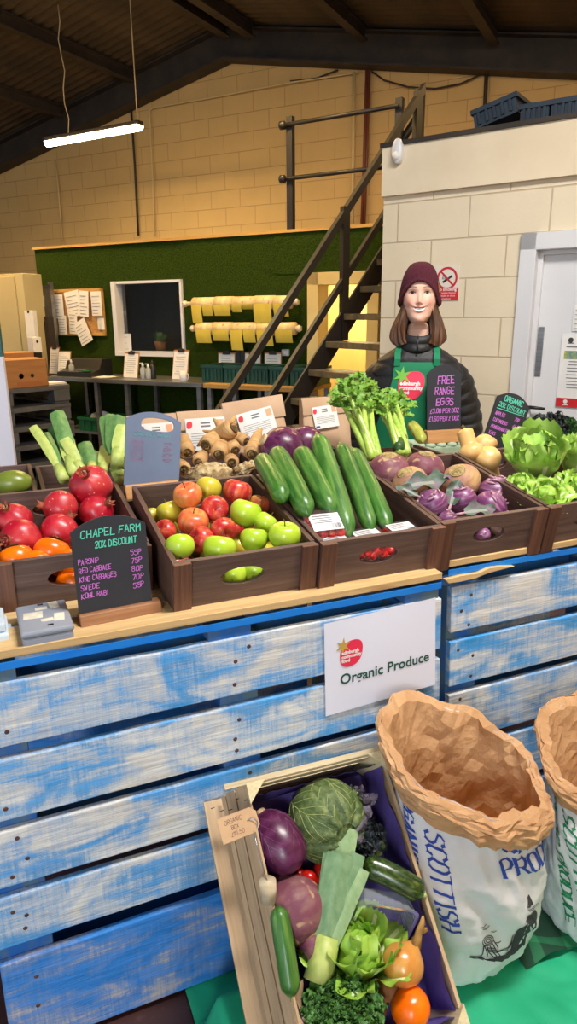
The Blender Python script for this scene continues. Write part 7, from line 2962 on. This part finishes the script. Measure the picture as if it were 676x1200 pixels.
b = MB(); leaf(b, (0, 0, 0), vec_w((.3, .9, .3)), nB, .04, .028, .3, .12, 9, .3, 2, 12, 8, 0, 1)
tag(b.build('loose_leaf', [m_savoy, m_savein], None, Matrix.Translation(q), fixn=False), 'small curled green leaf beside the courgette', 'leaf', 'loose leaves in the veg box')
# cherry tomatoes
for i, (u, v, z, s_, lb) in enumerate(((362, 1030, -.07, 1.5, 'cherry tomato at the left of the small heap beside the leek'), (377, 1021, -.075, 1.55, 'cherry tomato topmost of the small heap beside the leek'), (376, 1037, -.070, 1.5, 'cherry tomato in the middle of the small heap beside the leek'), (374, 1051, -.07, 1.4, 'cherry tomato lowest of the small heap beside the leek'), (350, 1026, -.085, 1.3, 'cherry tomato half hidden behind the big swede'))):
    spawn('tomato', 'cherry_tomato', lb, 'tomato', Matrix.Translation(bp(u, v, z)) @ align(vec_w((rnd.uniform(-1, 1), rnd.uniform(-1, .3), .7))) @ Matrix.Scale(s_, 4), 'tomatoes in the veg box')
# swede with its crown towards the viewer
q = bp(346, 1066, -.050)
swede('large purple swede in the veg box with a pale stalk end pointing down', Matrix.Translation(q) @ align(vec_w((.16, -1.0, .18))) @ Matrix.Diagonal((1, 1, 1.12, 1)), .069, m_swede, None, 4.4)
ax = vec_w((.16, -1.0, .22))
b = MB().tube([q + ax * .064, q + ax * .082, q + ax * .098], [.027, .020, .016], 16, prof=lambda an, u: 1 + .06 * math.sin(u * 20))
b2 = MB().tube([q + ax * .097, q + ax * .100], [.016, .014], 16)
t = thing('swede_stalk', 'ringed stalk stub of the large swede in the veg box', 'swede', Matrix.Identity(4))
bpy.data.objects.remove(t)
sw = [o for o in bpy.data.objects if o.get('label', '').startswith('large purple swede')][0]
inv = sw.matrix_world.inverted()
b.xf(inv); b2.xf(inv)
b.build('stalk', m_swede, sw)
b2.build('cut_end', m_cabcut, sw)
# cucumber
A_, B_ = bp(325, 1060, .006), bp(342, 1170, -.010)
cucumber('cucumber standing along the left wall of the veg box', (A_, B_), .0215, None, seed=8)
# leek
m_leek_blue2 = mat('leek_blue_pale', S(152, 178, 132), S(128, 160, 112), sc=(60, 60, 5), rough=0.5)
lt = [(bp(393, 968, .005), .040, m_leek_dark), (bp(408, 970, .012), .052, m_leek_blue2), (bp(418, 1000, .012), .044, m_leek_dark), (bp(398, 1000, .016), .060, m_leek_dark), (bp(424, 1018, .004), .04, m_leek_blue2)]
m_leek_blue = mat('leek_blue', S(128, 158, 118), S(104, 140, 98), sc=(60, 60, 5), rough=0.5)
lt = [(p, w_, m_leek_blue if m is m_leek_dark else m) for p, w_, m in lt]
lk_ = leek('leek with cut blue-green leaves lying across the middle of the veg box', bp(372, 1150, -.035), lt, None, 3, .031)
# courgette
A_, B_ = bp(424, 1012, -.025), bp(497, 1049, .000)
m_courg = skin_mat('courgette_skin', S(40, 66, 20), S(28, 50, 16), (40, 40, 40), 0.3, 0.7, (S(96, 116, 50), (140, 140, 60)), 0.25, coat=0.4)
cucumber('dark glossy courgette poking over the right wall of the veg box', (A_, B_), .0275, None, 'courgette', m_courg, mat('courgette_end', S(170, 178, 110), rough=.6), ridges=5, seed=2, bumps=0.006)
# clear punnet
Mp = Matrix.Translation(bp(447, 1070, -.050)) @ frame((0, 0, 0), vec_w((.85, -.5, .1)), vec_w((-.3, -.75, .55)))
t = thing('plastic_punnet', 'empty clear plastic punnet wedged under the courgette', 'punnet', Mp)
m_clear2 = NT('clear_punnet').set(rough=0.06, trans=0.75, ior=1.35).mat
m_clear2.node_tree.nodes['Principled BSDF'].inputs['Base Color'].default_value = S(214, 222, 232)
b = MB()


def pw(u, v):
    a = 2 * PI * u
    c_, s_ = math.cos(a), math.sin(a)
    e = (abs(c_) ** 6 + abs(s_) ** 6) ** (-1 / 6)
    f = .84 + .16 * v
    rb = 1 + .03 * math.sin(28 * a)
    return Vector((c_ * e * .068 * f * rb, s_ * e * .050 * f * rb, -.024 + .050 * v))


b.grid(pw, 112, 6, cu=True)
b.add([pw(i / 112, 0) for i in range(112)], [tuple(range(112))])
b.build('tray', m_clear2, t, fixn=False)
b = MB(); b.grid(lambda u, v: Vector((math.cos(2 * PI * u), math.sin(2 * PI * u), 0)) * ((abs(math.cos(2 * PI * u)) ** 6 + abs(math.sin(2 * PI * u)) ** 6) ** (-1 / 6)) * (.064 + .008 * v) * 1.0 + Vector((0, 0, .026)), 80, 1, cu=True)
for q_ in b.v:
    q_.y *= .78
b.build('rim', m_clear2, t, fixn=False)
# lettuce heart
q = bp(421, 1118, -.045)
leafy_head('lettuce', 'soft pale lettuce in the middle of the veg box below the leek leaves', 'lettuce', q, .074, [m_lettuce, m_lettuce_rib], 6, 33, open_=.55, ruf=.09, axis=vec_w((.05, .75, .65)), lenk=1.5, wide=.9)
# onion
m_onion = skin_mat('onion_skin', S(222, 160, 78), S(204, 128, 54), 16, 0.3, 0.7, (S(238, 190, 112), (26, 26, 3)), 0.25, coat=0.5)
m_onionneck = mat('onion_neck', S(196, 152, 80), S(150, 108, 54), sc=(60, 60, 6), rough=0.7)
q = bp(472, 1130, -.014)
ax = vec_w((.62, .55, .35))
t = thing('onion', 'brown onion with a dry twisted neck by the right wall of the veg box', 'onion', Matrix.Translation(q) @ align(ax))
ro = .0455
b = MB().lathe([(max(.0004, ro * math.sin(PI * (1 - i / 20)) ** .95), ro * .93 * math.cos(PI * (1 - i / 20)) + (.35 * ro * max(0, (i / 20 - .8) / .2) ** 2)) for i in range(21)], 30, cap=False)
b.build('skin', m_onion, t)
b = MB().tube([(0, 0, ro * 1.0), (.002, 0, ro * 1.35), (.006, .004, ro * 1.7), (.004, .010, ro * 2.0), (.010, .014, ro * 2.3)], [.013, .008, .0075, .006, .002], 10, prof=lambda an, u: 1 + .22 * math.sin(4 * an + 5 * u))
b.tube([(.004, .0, ro * 1.6), (-.006, .004, ro * 1.9), (-.010, .012, ro * 2.0)], [.006, .005, .001], 8)
b.build('dry_neck', m_onionneck, t)
b = MB()
for i in range(9):
    a = 6.28 * i / 9
    b.tube([(.003 * math.cos(a), .003 * math.sin(a), -ro * .9), (.008 * math.cos(a), .008 * math.sin(a), -ro * 1.08)], [.0009, .0004], 4)
b.build('roots', m_onionneck, t)
# potatoes
m_potato = mat('potato_skin', S(170, 116, 66), S(146, 94, 52), sc=26, rough=0.7, bump=(60, .3))
for i, (u, v, z, lb) in enumerate(((455, 1160, -.055, 'brown potato between the lettuce and the orange kaki'), (440, 1180, -.075, 'brown potato half hidden behind the kale'))):
    knobbly('potato', lb, 'potato', Matrix.Translation(bp(u, v, z)) @ rotm('Z', i), .034, .026, .024, m_potato, 3 + i, .08, 0, 'potatoes in the veg box') if False else None
    t = thing('potato', lb, 'potato', Matrix.Translation(bp(u, v, z)) @ rotm('Z', i * 1.3), 'potatoes in the veg box')
    b = MB().grid(lambda a, c: Vector((math.cos(2 * PI * a) * math.sin(PI * c) * .034, math.sin(2 * PI * a) * math.sin(PI * c) * .026, -math.cos(PI * c) * .024)) * (1 + .1 * nz((math.cos(2 * PI * a) * math.sin(PI * c), math.sin(2 * PI * a) * math.sin(PI * c), math.cos(PI * c)), 2, i)), 28, 18, cu=True)
    b.build('skin', m_potato, t)
    b = MB()
    for k in range(5):
        d = Vector((rnd.uniform(-1, 1), rnd.uniform(-1, 1), rnd.uniform(.2, 1))).normalized()
        b.lathe([(.0022, 0), (.0012, .0005)], 8, 0, Matrix.Translation(Vector((d.x * .033, d.y * .0255, d.z * .0235))) @ align(d))
    b.build('eyes', m_stem, t)
q = bp(481, 1181, -.02)
t = spawn('kaki', 'kaki', 'orange kaki at the bottom right corner of the veg box', 'kaki', Matrix.Translation(q) @ align(vec_w((.5, -.8, -.3))) @ Matrix.Diagonal((.98, .98, 1.1, 1)), None)
m_kale2 = mat('bright_kale', S(92, 140, 62), S(58, 106, 44), sc=60, rough=0.55, var=0.1)
# curly kale in a kraft sleeve
q = bp(400, 1190, -.030)
kale_bunch('bright curly kale in a paper sleeve at the bottom of the veg box', q, .083, m_kale2, 640, 41, None, 'kale', Matrix.Translation(q) @ align(nB) @ Matrix.Diagonal((1.05, .9, .85, 1)), ls=.66)
q = bp(352, 1186, -.02)
b = MB()
b.grid(lambda u, v: Vector((-.012 + .03 * math.sin(PI * v) + .006 * math.sin(8 * u), -.07 + .12 * u, -.08 + .10 * v + .012 * math.sin(7 * u) * v)), 14, 8)
b.grid(lambda u, v: Vector((-.010 + .03 * math.sin(PI * v) + .006 * math.sin(8 * u), -.07 + .12 * u, -.08 + .10 * v + .012 * math.sin(7 * u) * v)), 14, 8, flip=True)
tag(b.build('paper_sleeve', m_kraft, None, Matrix.Translation(q) @ Fb.to_3x3().to_4x4(), fixn=False), 'torn kraft paper sleeve around the curly kale', 'paper')
# packing paper and a few roots under the visible layer
b = MB()
b.grid(lambda u, v: Vector((XI + .02 + (BW - XI - .05) * u, .02 + (BL_ - .05) * v, -.125 + .012 * math.sin(11 * u + 3 * v) + .010 * math.sin(13 * v))), 24, 30)
tag(b.build('packing_paper', m_purple, None, Fb, fixn=False), 'crumpled purple paper under the vegetables of the veg box', 'paper')

# card holder with its tag
q = bp(314, 1042, .014)
Mh = frame(q, (1, 0, 0), EZ)
t = thing('card_holder', 'wooden card holder with a looped wire holding the price tag', 'card holder', Mh)
m_cutwood = mat('cut_wood', S(206, 190, 160), S(180, 160, 128), sc=30, rough=0.8)
up_img = vec_w((0, .75, .65))
b = MB().tube([Vector((0, 0, 0)) - up_img * .026, up_img * .020], [.018, .018], 22)
b.build('base', m_cutwood, t)
tq = bp(295, 966, .030)
Lw = (tq - q)
b = MB().tube([up_img * .016, Lw * .5, Lw * .9], .0013, 6)
ctr = Lw
rt_ = (RT * 1.0)
b.tube([ctr + rt_ * (.0125 * math.cos(-PI / 2 + 2 * PI * i / 20)) + UP * (.0125 * math.sin(-PI / 2 + 2 * PI * i / 20)) for i in range(21)], .0011, 6)
b.build('wire_loop', m_steel, t)
pa, pb_, pc = bp(254, 970, .032), bp(297, 945, .032), bp(262, 998, .02)
tx_ = (bp(299, 943, .034) - bp(255, 960, .034)).normalized()
ty_ = (bp(255, 960, .034) - bp(262, 990, .028)).normalized()
ty_ = (ty_ - tx_ * ty_.dot(tx_)).normalized()
wt = (bp(299, 943, .034) - bp(255, 960, .034)).length
ht = (bp(255, 960, .034) - bp(262, 990, .028)).length
Mt = Matrix((tx_, -tx_.cross(ty_) * -1, ty_)).transposed().to_4x4()
Mt = Matrix((tx_, ty_.cross(tx_), ty_)).transposed().to_4x4()
Mt.translation = bp(262, 990, .028)
tg = thing('price_tag', 'brown card tag with handwritten organic box price in the wire loop', 'tag', Mt)
m_tag = mat('tag_card', S(206, 170, 132), S(196, 158, 120), sc=20, rough=0.85)
b = MB().prism([(0, 0), (wt * .86, 0), (wt, ht * .22), (wt, ht * .78), (wt * .86, ht), (0, ht)], -.0005, .0005)
b.build('card', m_tag, tg)
m_pencil = mat('pen_brown', S(110, 78, 70), rough=0.8)
b = MB()
for k, (tt, x, z, sz, wf) in enumerate((('ORGANIC', .16, .66, .009, .44), ('BOX', .30, .42, .008, .18), ('£10.50', .24, .16, .008, .34))):
    ln, tw = strokes(tt, sz, .74, .3, .06, rnd)
    kf = wf * wt / tw
    ribbon(b, [(c_, [(p_[0] * kf, p_[1]) for p_ in pl_]) for c_, pl_ in ln], .0009, lambda px, pz: Vector((x * wt + px, -.0008, z * ht + pz)))
b.build('handwriting', m_pencil, tg)

# ================================================================== green cloth on the floor
m_cloth = mat('green_cloth', S(26, 176, 128), S(18, 160, 114), sc=5, rough=0.7, bump=(200, .05))
cl0 = W(0, 0, 0)


def cloth_pt(s, t_):
    p = W(s, t_, 0)
    p.z = FLOOR + .006
    n1 = nz((s * 5, t_ * 5, 0), 1.0, 4)
    n2 = nz((s * 12 + t_ * 6, t_ * 9, 0), 1.0, 6)
    p.z += .016 * max(0, n1 + .3) + .010 * abs(n2) + .012 * abs(math.sin(8 * s - 5 * t_ + 2 * n1)) ** 3
    # the cloth is shaped into a hump under the box; nothing lies inside
    loc = Fb.inverted() @ Vector((p.x, p.y, 0))
    # height of the box underside above this spot
    o_ = Fb @ Vector((0, 0, -BD_))
    zu = o_.z - ((p - o_).dot(Vector((nB.x, nB.y, 0)))) / nB.z - .012
    q_ = Fb.inverted() @ Vector((p.x, p.y, zu))
    fx = sstep(-.085, -.02, q_.x) * (1 - sstep(BW - .06, BW + .02, q_.x))
    fy = sstep(.0, .05, q_.y) * (1 - sstep(.30, .42, q_.y))
    hh = FLOOR + .006 + fx * fy * max(0, min(zu, FLOOR + .16) - FLOOR - .01)
    if hh > p.z:
        p.z = hh + .004 * n2
    return p


b = MB()
b.grid(lambda u, v: cloth_pt(.33 + 1.55 * u, -.80 + .775 * v + .012 * math.sin(9 * u)), 150, 90)
co = b.build('floor_cloth', m_cloth, None, None, fixn=False)
tag(co, 'bright green cloth spread on the floor under the box and sacks', 'cloth')
# no prop built under the box; the cloth's raised shape stands in for one
o_ = Fb @ Vector((BW / 2, .17, -BD_))

# ================================================================== paper sacks
m_sack = mat('sack_white', S(232, 230, 232), S(222, 220, 224), sc=6, rough=0.65, bump=(22, 0.35, 0.01), trans=0.0)
m_sackkraft = mat('sack_kraft', S(208, 164, 120), S(190, 144, 100), sc=9, rough=0.75, bump=(40, 0.5, 0.010))
m_sackblue = mat('sack_blue', S(44, 74, 170), rough=0.7)
m_sackgreen = mat('sack_green', S(30, 130, 84), rough=0.7)
m_sackink = mat('sack_ink', S(62, 58, 62), rough=0.8)


def facet(p, amp, sc, seed):
    """creased-paper displacement: ridged noise"""
    a = abs(noise.noise(p * sc + Vector((seed, 0, 0))))
    c = abs(noise.noise(p * sc * 2.3 + Vector((0, seed, 3))))
    return amp * (.6 - a * 1.7) + amp * .5 * (.5 - c * 1.5)


def sack(label, base, Lp, Rp, Bp, Fp_, seed, ink, front=True):
    base = Vector(base)
    Rc = (Lp + Rp + Bp + Fp_) / 4
    Av = (Rp - Lp) / 2
    Bv = (Fp_ - Bp) / 2
    t = thing('paper_sack', label, 'sack', Matrix.Translation(base), 'open paper sacks')
    a0, b0 = ES * .165, -ET * .135

    def S_(th_, v, e=0.0):
        k = sstep(0, 1, v)
        c = base.lerp(Rc, v) + (ES * .010 - ET * .02) * math.sin(PI * v)
        bul = 1 + .16 * math.sin(PI * min(1, v * 1.25)) * (1 - .4 * v)
        rb = (1 - max(0, (.10 - v) / .10) ** 2 * .30)
        A = (a0.lerp(Av * .93, k)) * bul * rb
        B = (b0.lerp(Bv * .93, k)) * bul * rb
        c2, s2 = math.cos(th_), math.sin(th_)
        ee = (abs(c2) ** 2.5 + abs(s2) ** 2.5) ** (-1 / 2.5)
        d = A * c2 * ee + B * s2 * ee
        n_ = d.normalized()
        p = c + d
        f = facet(Vector((math.cos(th_) * 1.3, math.sin(th_) * 1.3, v * 2.2)), .011, 2.6, seed) + .006 * math.sin(7 * th_ + 3 * math.sin(5 * v + seed)) * (.3 + .7 * v)
        return p + n_ * (f + e) - base
    b = MB()
    b.grid(lambda u, v: S_(2 * PI * u, v * .985), 120, 60, cu=True)
    b.add([S_(2 * PI * i / 60, 0) for i in range(60)], [tuple(range(60))[::-1]])
    bd = b.build('sack_body', m_sack, t, fixn=False)
    # kraft liner: inside, lip and rolled-down crumpled collar
    def K_(th_, w_):
        wob = .018 * nz((math.cos(th_) * 2, math.sin(th_) * 2, 0), 1.3, seed + 2) + .010 * nz((math.cos(th_) * 6, math.sin(th_) * 6, 0), 1.0, seed)
        if w_ < .45:                                   # inside, from deep up to the lip
            u = w_ / .45
            v = .45 + .57 * u
            p = S_(th_, min(v, 1.0), -.012 - .01 * (1 - u))
            if v > 1:
                p += Vector((0, 0, .05 * (v - 1)))
            e = facet(Vector((math.cos(th_) * 1.2, math.sin(th_) * 1.2, u * 1.6)), .008, 3.4, seed + 7)
            n_ = (p - (base.lerp(Rc, min(1, v)) - base)).normalized()
            return p + n_ * min(e, .005) + EZ * wob * u
        u = (w_ - .45) / .55
        v = 1.0 - (.155 + .35 * wob) * u
        off = .007 + .021 * math.sin(PI * min(1, u * 1.15)) ** .7
        p = S_(th_, v, off)
        e = facet(Vector((math.cos(th_) * 2.0, math.sin(th_) * 2.0, u * 1.1)), .0085, 4.2, seed + 4)
        n_ = (p - (base.lerp(Rc, v) - base)).normalized()
        return p + n_ * e + EZ * (wob * (1 - u) + .012 * math.sin(PI * u))
    b = MB()
    jt = random.Random(int(seed * 10))
    JT = {}

    def K2(u, v):
        p = K_(2 * PI * u, v)
        i, j = int(round(u * 64)) % 64, int(round(v * 26))
        if j < 26:
            d_ = Vector((p.x, p.y, 0)) - Vector(((Rc - base).x, (Rc - base).y, 0))
            p += d_.normalized() * jt.uniform(-.004, .004) * (.55 if v < .42 else 1) + EZ * jt.uniform(-.004, .004)
        return p
    b.grid(K2, 64, 26, cu=True, smooth=False)
    b.add([K_(2 * PI * i / 60, 0) for i in range(60)], [tuple(range(60))])
    b.build('kraft_liner', m_sackkraft, t, fixn=False)
    H_ = (Rc - base).length
    RAD = .19

    def rot_map(th0, v0):           # text running down the side, letter tops to the right
        return lambda x, y: S_(th0 - y / RAD, v0 - x / H_, .0022)
    def up_map(th0, v0, tilt=0.0):
        return lambda x, y: S_(th0 - (x * math.cos(tilt) + y * math.sin(tilt)) / RAD, v0 + (y * math.cos(tilt) - x * math.sin(tilt)) / H_, .0022)

    def word(b, txt, size, fn, wid, xs=.62):
        ln, tw = strokes(txt, size, xs, .22)
        ribbon(b, ln, wid, fn, 0, wid * .72, .006)
    thL = R(128) if front else R(146)
    b = MB()
    word(b, 'SCOTTISH', .042, rot_map(thL, .80 if front else .80), .0056, .58)
    b.build('side_lettering', ink, bd, fixn=False)
    b = MB()
    word(b, 'ORGANIC PRODUCE', .034, rot_map(thL + .062 / RAD, .90 if front else .92), .0052, .54)
    b.build('side_lettering', ink, bd, fixn=False)
    if front:
        b = MB()
        word(b, 'ORGANIC', .050, up_map(R(70), .815, -.10), .0075, .6)
        word(b, 'PRODUCE', .050, up_map(R(74), .700, -.10), .0075, .6)
        b.build('front_lettering', ink, bd, fixn=False)
        # woodcut of a ploughman and his horses
        pm = up_map(R(107), .25, 0)
        b = MB()

        def blot(poly, n=5):
            cx_ = sum(p[0] for p in poly) / len(poly)
            cy_ = sum(p[1] for p in poly) / len(poly)
            for i in range(len(poly)):
                p, q_ = poly[i], poly[(i + 1) % len(poly)]
                k_ = 3
                for m_ in range(k_):
                    pa_ = (p[0] + (q_[0] - p[0]) * m_ / k_, p[1] + (q_[1] - p[1]) * m_ / k_)
                    pb2 = (p[0] + (q_[0] - p[0]) * (m_ + 1) / k_, p[1] + (q_[1] - p[1]) * (m_ + 1) / k_)
                    b.add([pm(cx_, cy_), pm(*pa_), pm(*pb2)], [(0, 1, 2)])
        # furrow bank
        blot([(-.01, .008), (.03, -.010), (.07, -.030), (.105, -.036), (.13, -.02), (.16, .02), (.13, -.004), (.10, -.020), (.07, -.016), (.03, .002)])
        # ploughman: hat, body, legs, arms as line work
        cxm, cym = .036, .060
        for r_ in (.016, .011, .006):
            ribbon(b, [('', [(cxm + r_ * math.cos(2 * PI * i / 14), cym + r_ * .9 * math.sin(2 * PI * i / 14)) for i in range(15)])], .0022, pm)
        for pl_ in ([(.022, .052), (.018, .02), (.012, .004)], [(.030, .044), (.034, .02), (.058, -.022)], [(.046, .048), (.056, .014), (.076, -.026)], [(.038, .044), (.044, .020), (.066, -.022)], [(.024, .048), (.030, .016), (.028, .0)],
                    [(.050, .056), (.060, .03), (.058, .012)], [(-.012, .014), (.01, .002), (.05, -.02)], [(-.014, .008), (.02, -.008)],
                    [(.060, .012), (.085, .012), (.105, .024)], [(.058, .016), (.09, .018), (.112, .036)], [(.03, .04), (.05, .03)], [(.028, .034), (.052, .022)], [(.032, .026), (.056, .012)]):
            ribbon(b, [('', pl_)], .0028, pm, step=.01)
        # horses
        blot([(.100, .0), (.108, .05), (.120, .085), (.130, .10), (.146, .11), (.150, .07), (.160, .04), (.15, .0), (.142, -.018), (.136, .02), (.126, .035), (.118, .008), (.112, -.024)])
        blot([(.135, .12), (.15, .135), (.175, .14), (.19, .10), (.185, .05), (.17, .03), (.16, .06)])
        blot([(.150, .165), (.160, .195), (.170, .20), (.172, .165)])
        for pl_ in ([(.085, .006), (.10, .03), (.105, .06)], [(.09, .0), (.108, .02)], [(.152, .150), (.19, .150)], [(.150, .156), (.19, .157)]):
            ribbon(b, [('', pl_)], .0022, pm, step=.01)
        # birds
        for (x, y, k_) in ((.036, .098, .010), (.030, .106, .007), (.056, .078, .007), (.064, .040, .007)):
            ribbon(b, [('', [(x - k_, y + k_ * .5), (x, y), (x + k_, y + k_ * .6)])], .0018, pm)
        b.build('woodcut_print', m_sackink, bd, fixn=False)
    return t


TW = tframe(0, 0, 0)


def tp(u, v, t_):
    return TW @ loc_on(TW, u, v, t_)


zf = FLOOR + .016
bs = hit(548, 1128, (0, 0, zf), EZ) - ET * (-.0)
sack('white paper sack with blue lettering, nearest the veg box, its kraft liner open', Vector((bs.x, bs.y, zf)) + ET * .06,
     tp(449, 858, -.17), tp(635, 925, -.28), tp(536, 818, -.085), tp(556, 940, -.36), 1.0, m_sackblue)
bs2 = hit(712, 1090, (0, 0, zf), EZ)
sack('white paper sack with green lettering at the right edge', Vector((bs2.x, bs2.y, zf)) + ET * .05 + ES * .02,
     tp(632, 868, -.16), tp(800, 905, -.27), tp(712, 812, -.085), tp(735, 940, -.36), 4.0, m_sackgreen, False)
# tartan cloth poking out between the sacks
n = NT('tartan')
sep = n.n('ShaderNodeSeparateXYZ'); n.l(n.mapping(60), sep.inputs[0])
wv = n.math('MULTIPLY', n.math('GREATER_THAN', n.math('SINE', sep.outputs[0], 0.0), 0.6), 0.5)
wv2 = n.math('MULTIPLY', n.math('GREATER_THAN', n.math('SINE', sep.outputs[1], 0.0), 0.6), 0.5)
n.color(n.mix(n.math('ADD', wv, wv2), S(14, 60, 40), S(40, 130, 84)))
n.set(rough=.8)
b = MB()
q = hit(622, 1112, (0, 0, zf), EZ)
b.grid(lambda u, v: Vector((q.x, q.y, zf)) + ES * (-.06 + .26 * u) + ET * (-.05 + .16 * v) + EZ * (.010 + .02 * math.sin(5 * u + 2 * v) ** 2), 16, 12)
tag(b.build('tartan_cloth', n.mat, None, None, fixn=False), 'dark green tartan cloth peeping out between the two sacks', 'cloth')
# ================================================================== light
SC.view_settings.view_transform = 'Standard'
SC.view_settings.look = 'None'
SC.view_settings.gamma = 1.0
SC.view_settings.use_curve_mapping = False
SC.view_settings.exposure = 1.6
wd = bpy.data.worlds.new('world')
SC.world = wd
wd.use_nodes = True
bg = wd.node_tree.nodes['Background']
bg.inputs[0].default_value = (0.80, 0.90, 1.0, 1)
bg.inputs[1].default_value = 0.36


def light(name, kind, loc, energy, color, size=None, size_y=None, target=None):
    d = bpy.data.lights.new(name, kind)
    d.energy = energy
    d.color = color
    if kind == 'AREA':
        d.shape = 'RECTANGLE'
        d.size = size
        d.size_y = size_y or size
    elif size:
        d.shadow_soft_size = size
    o = bpy.data.objects.new(name, d)
    COL.objects.link(o)
    o.location = loc
    if target is not None:
        o.rotation_euler = (Vector(target) - Vector(loc)).to_track_quat('-Z', 'Y').to_euler()
    return o


# daylight through the open loading door behind the viewer
light('daylight_door', 'AREA', (1.6, -5.4, 3.0), 720, (0.92, 0.97, 1.0), 5.0, 4.0, (0.5, 2.6, 0.8))
light('unseen_lamp', 'AREA', (1.0, 1.2, 3.9), 55, (1.0, 0.96, 0.90), 1.4, 0.4, (0.9, 2.0, 0))  # added unseen lamp above the stall, lifting the cabin wall and fruit tops
# the hall's warm lamps: the batten in view and its fellows further along the roof
bl = light('batten_lamp', 'AREA', LF_ @ Vector((0, 0, -0.06)), 30, (1.0, 0.74, 0.36), LL, 0.1)
bl.matrix_world = LF_ @ T(0, 0, -0.06)
for k, (x, y, z, e) in enumerate(((-3.6, 6.6, 3.6, 34), (-0.6, 5.6, 4.0, 34), (2.2, 5.4, 4.0, 22))):
    light('unseen_lamp', 'AREA', (x, y, z), e, (1.0, 0.64, 0.26), 1.3, 0.15, (x, y + 0.6, 0))
light('corridor_lamp', 'POINT', TF @ Vector((3.3, 0.85, 2.0)), 24, (1.0, 0.78, 0.38), 0.1)
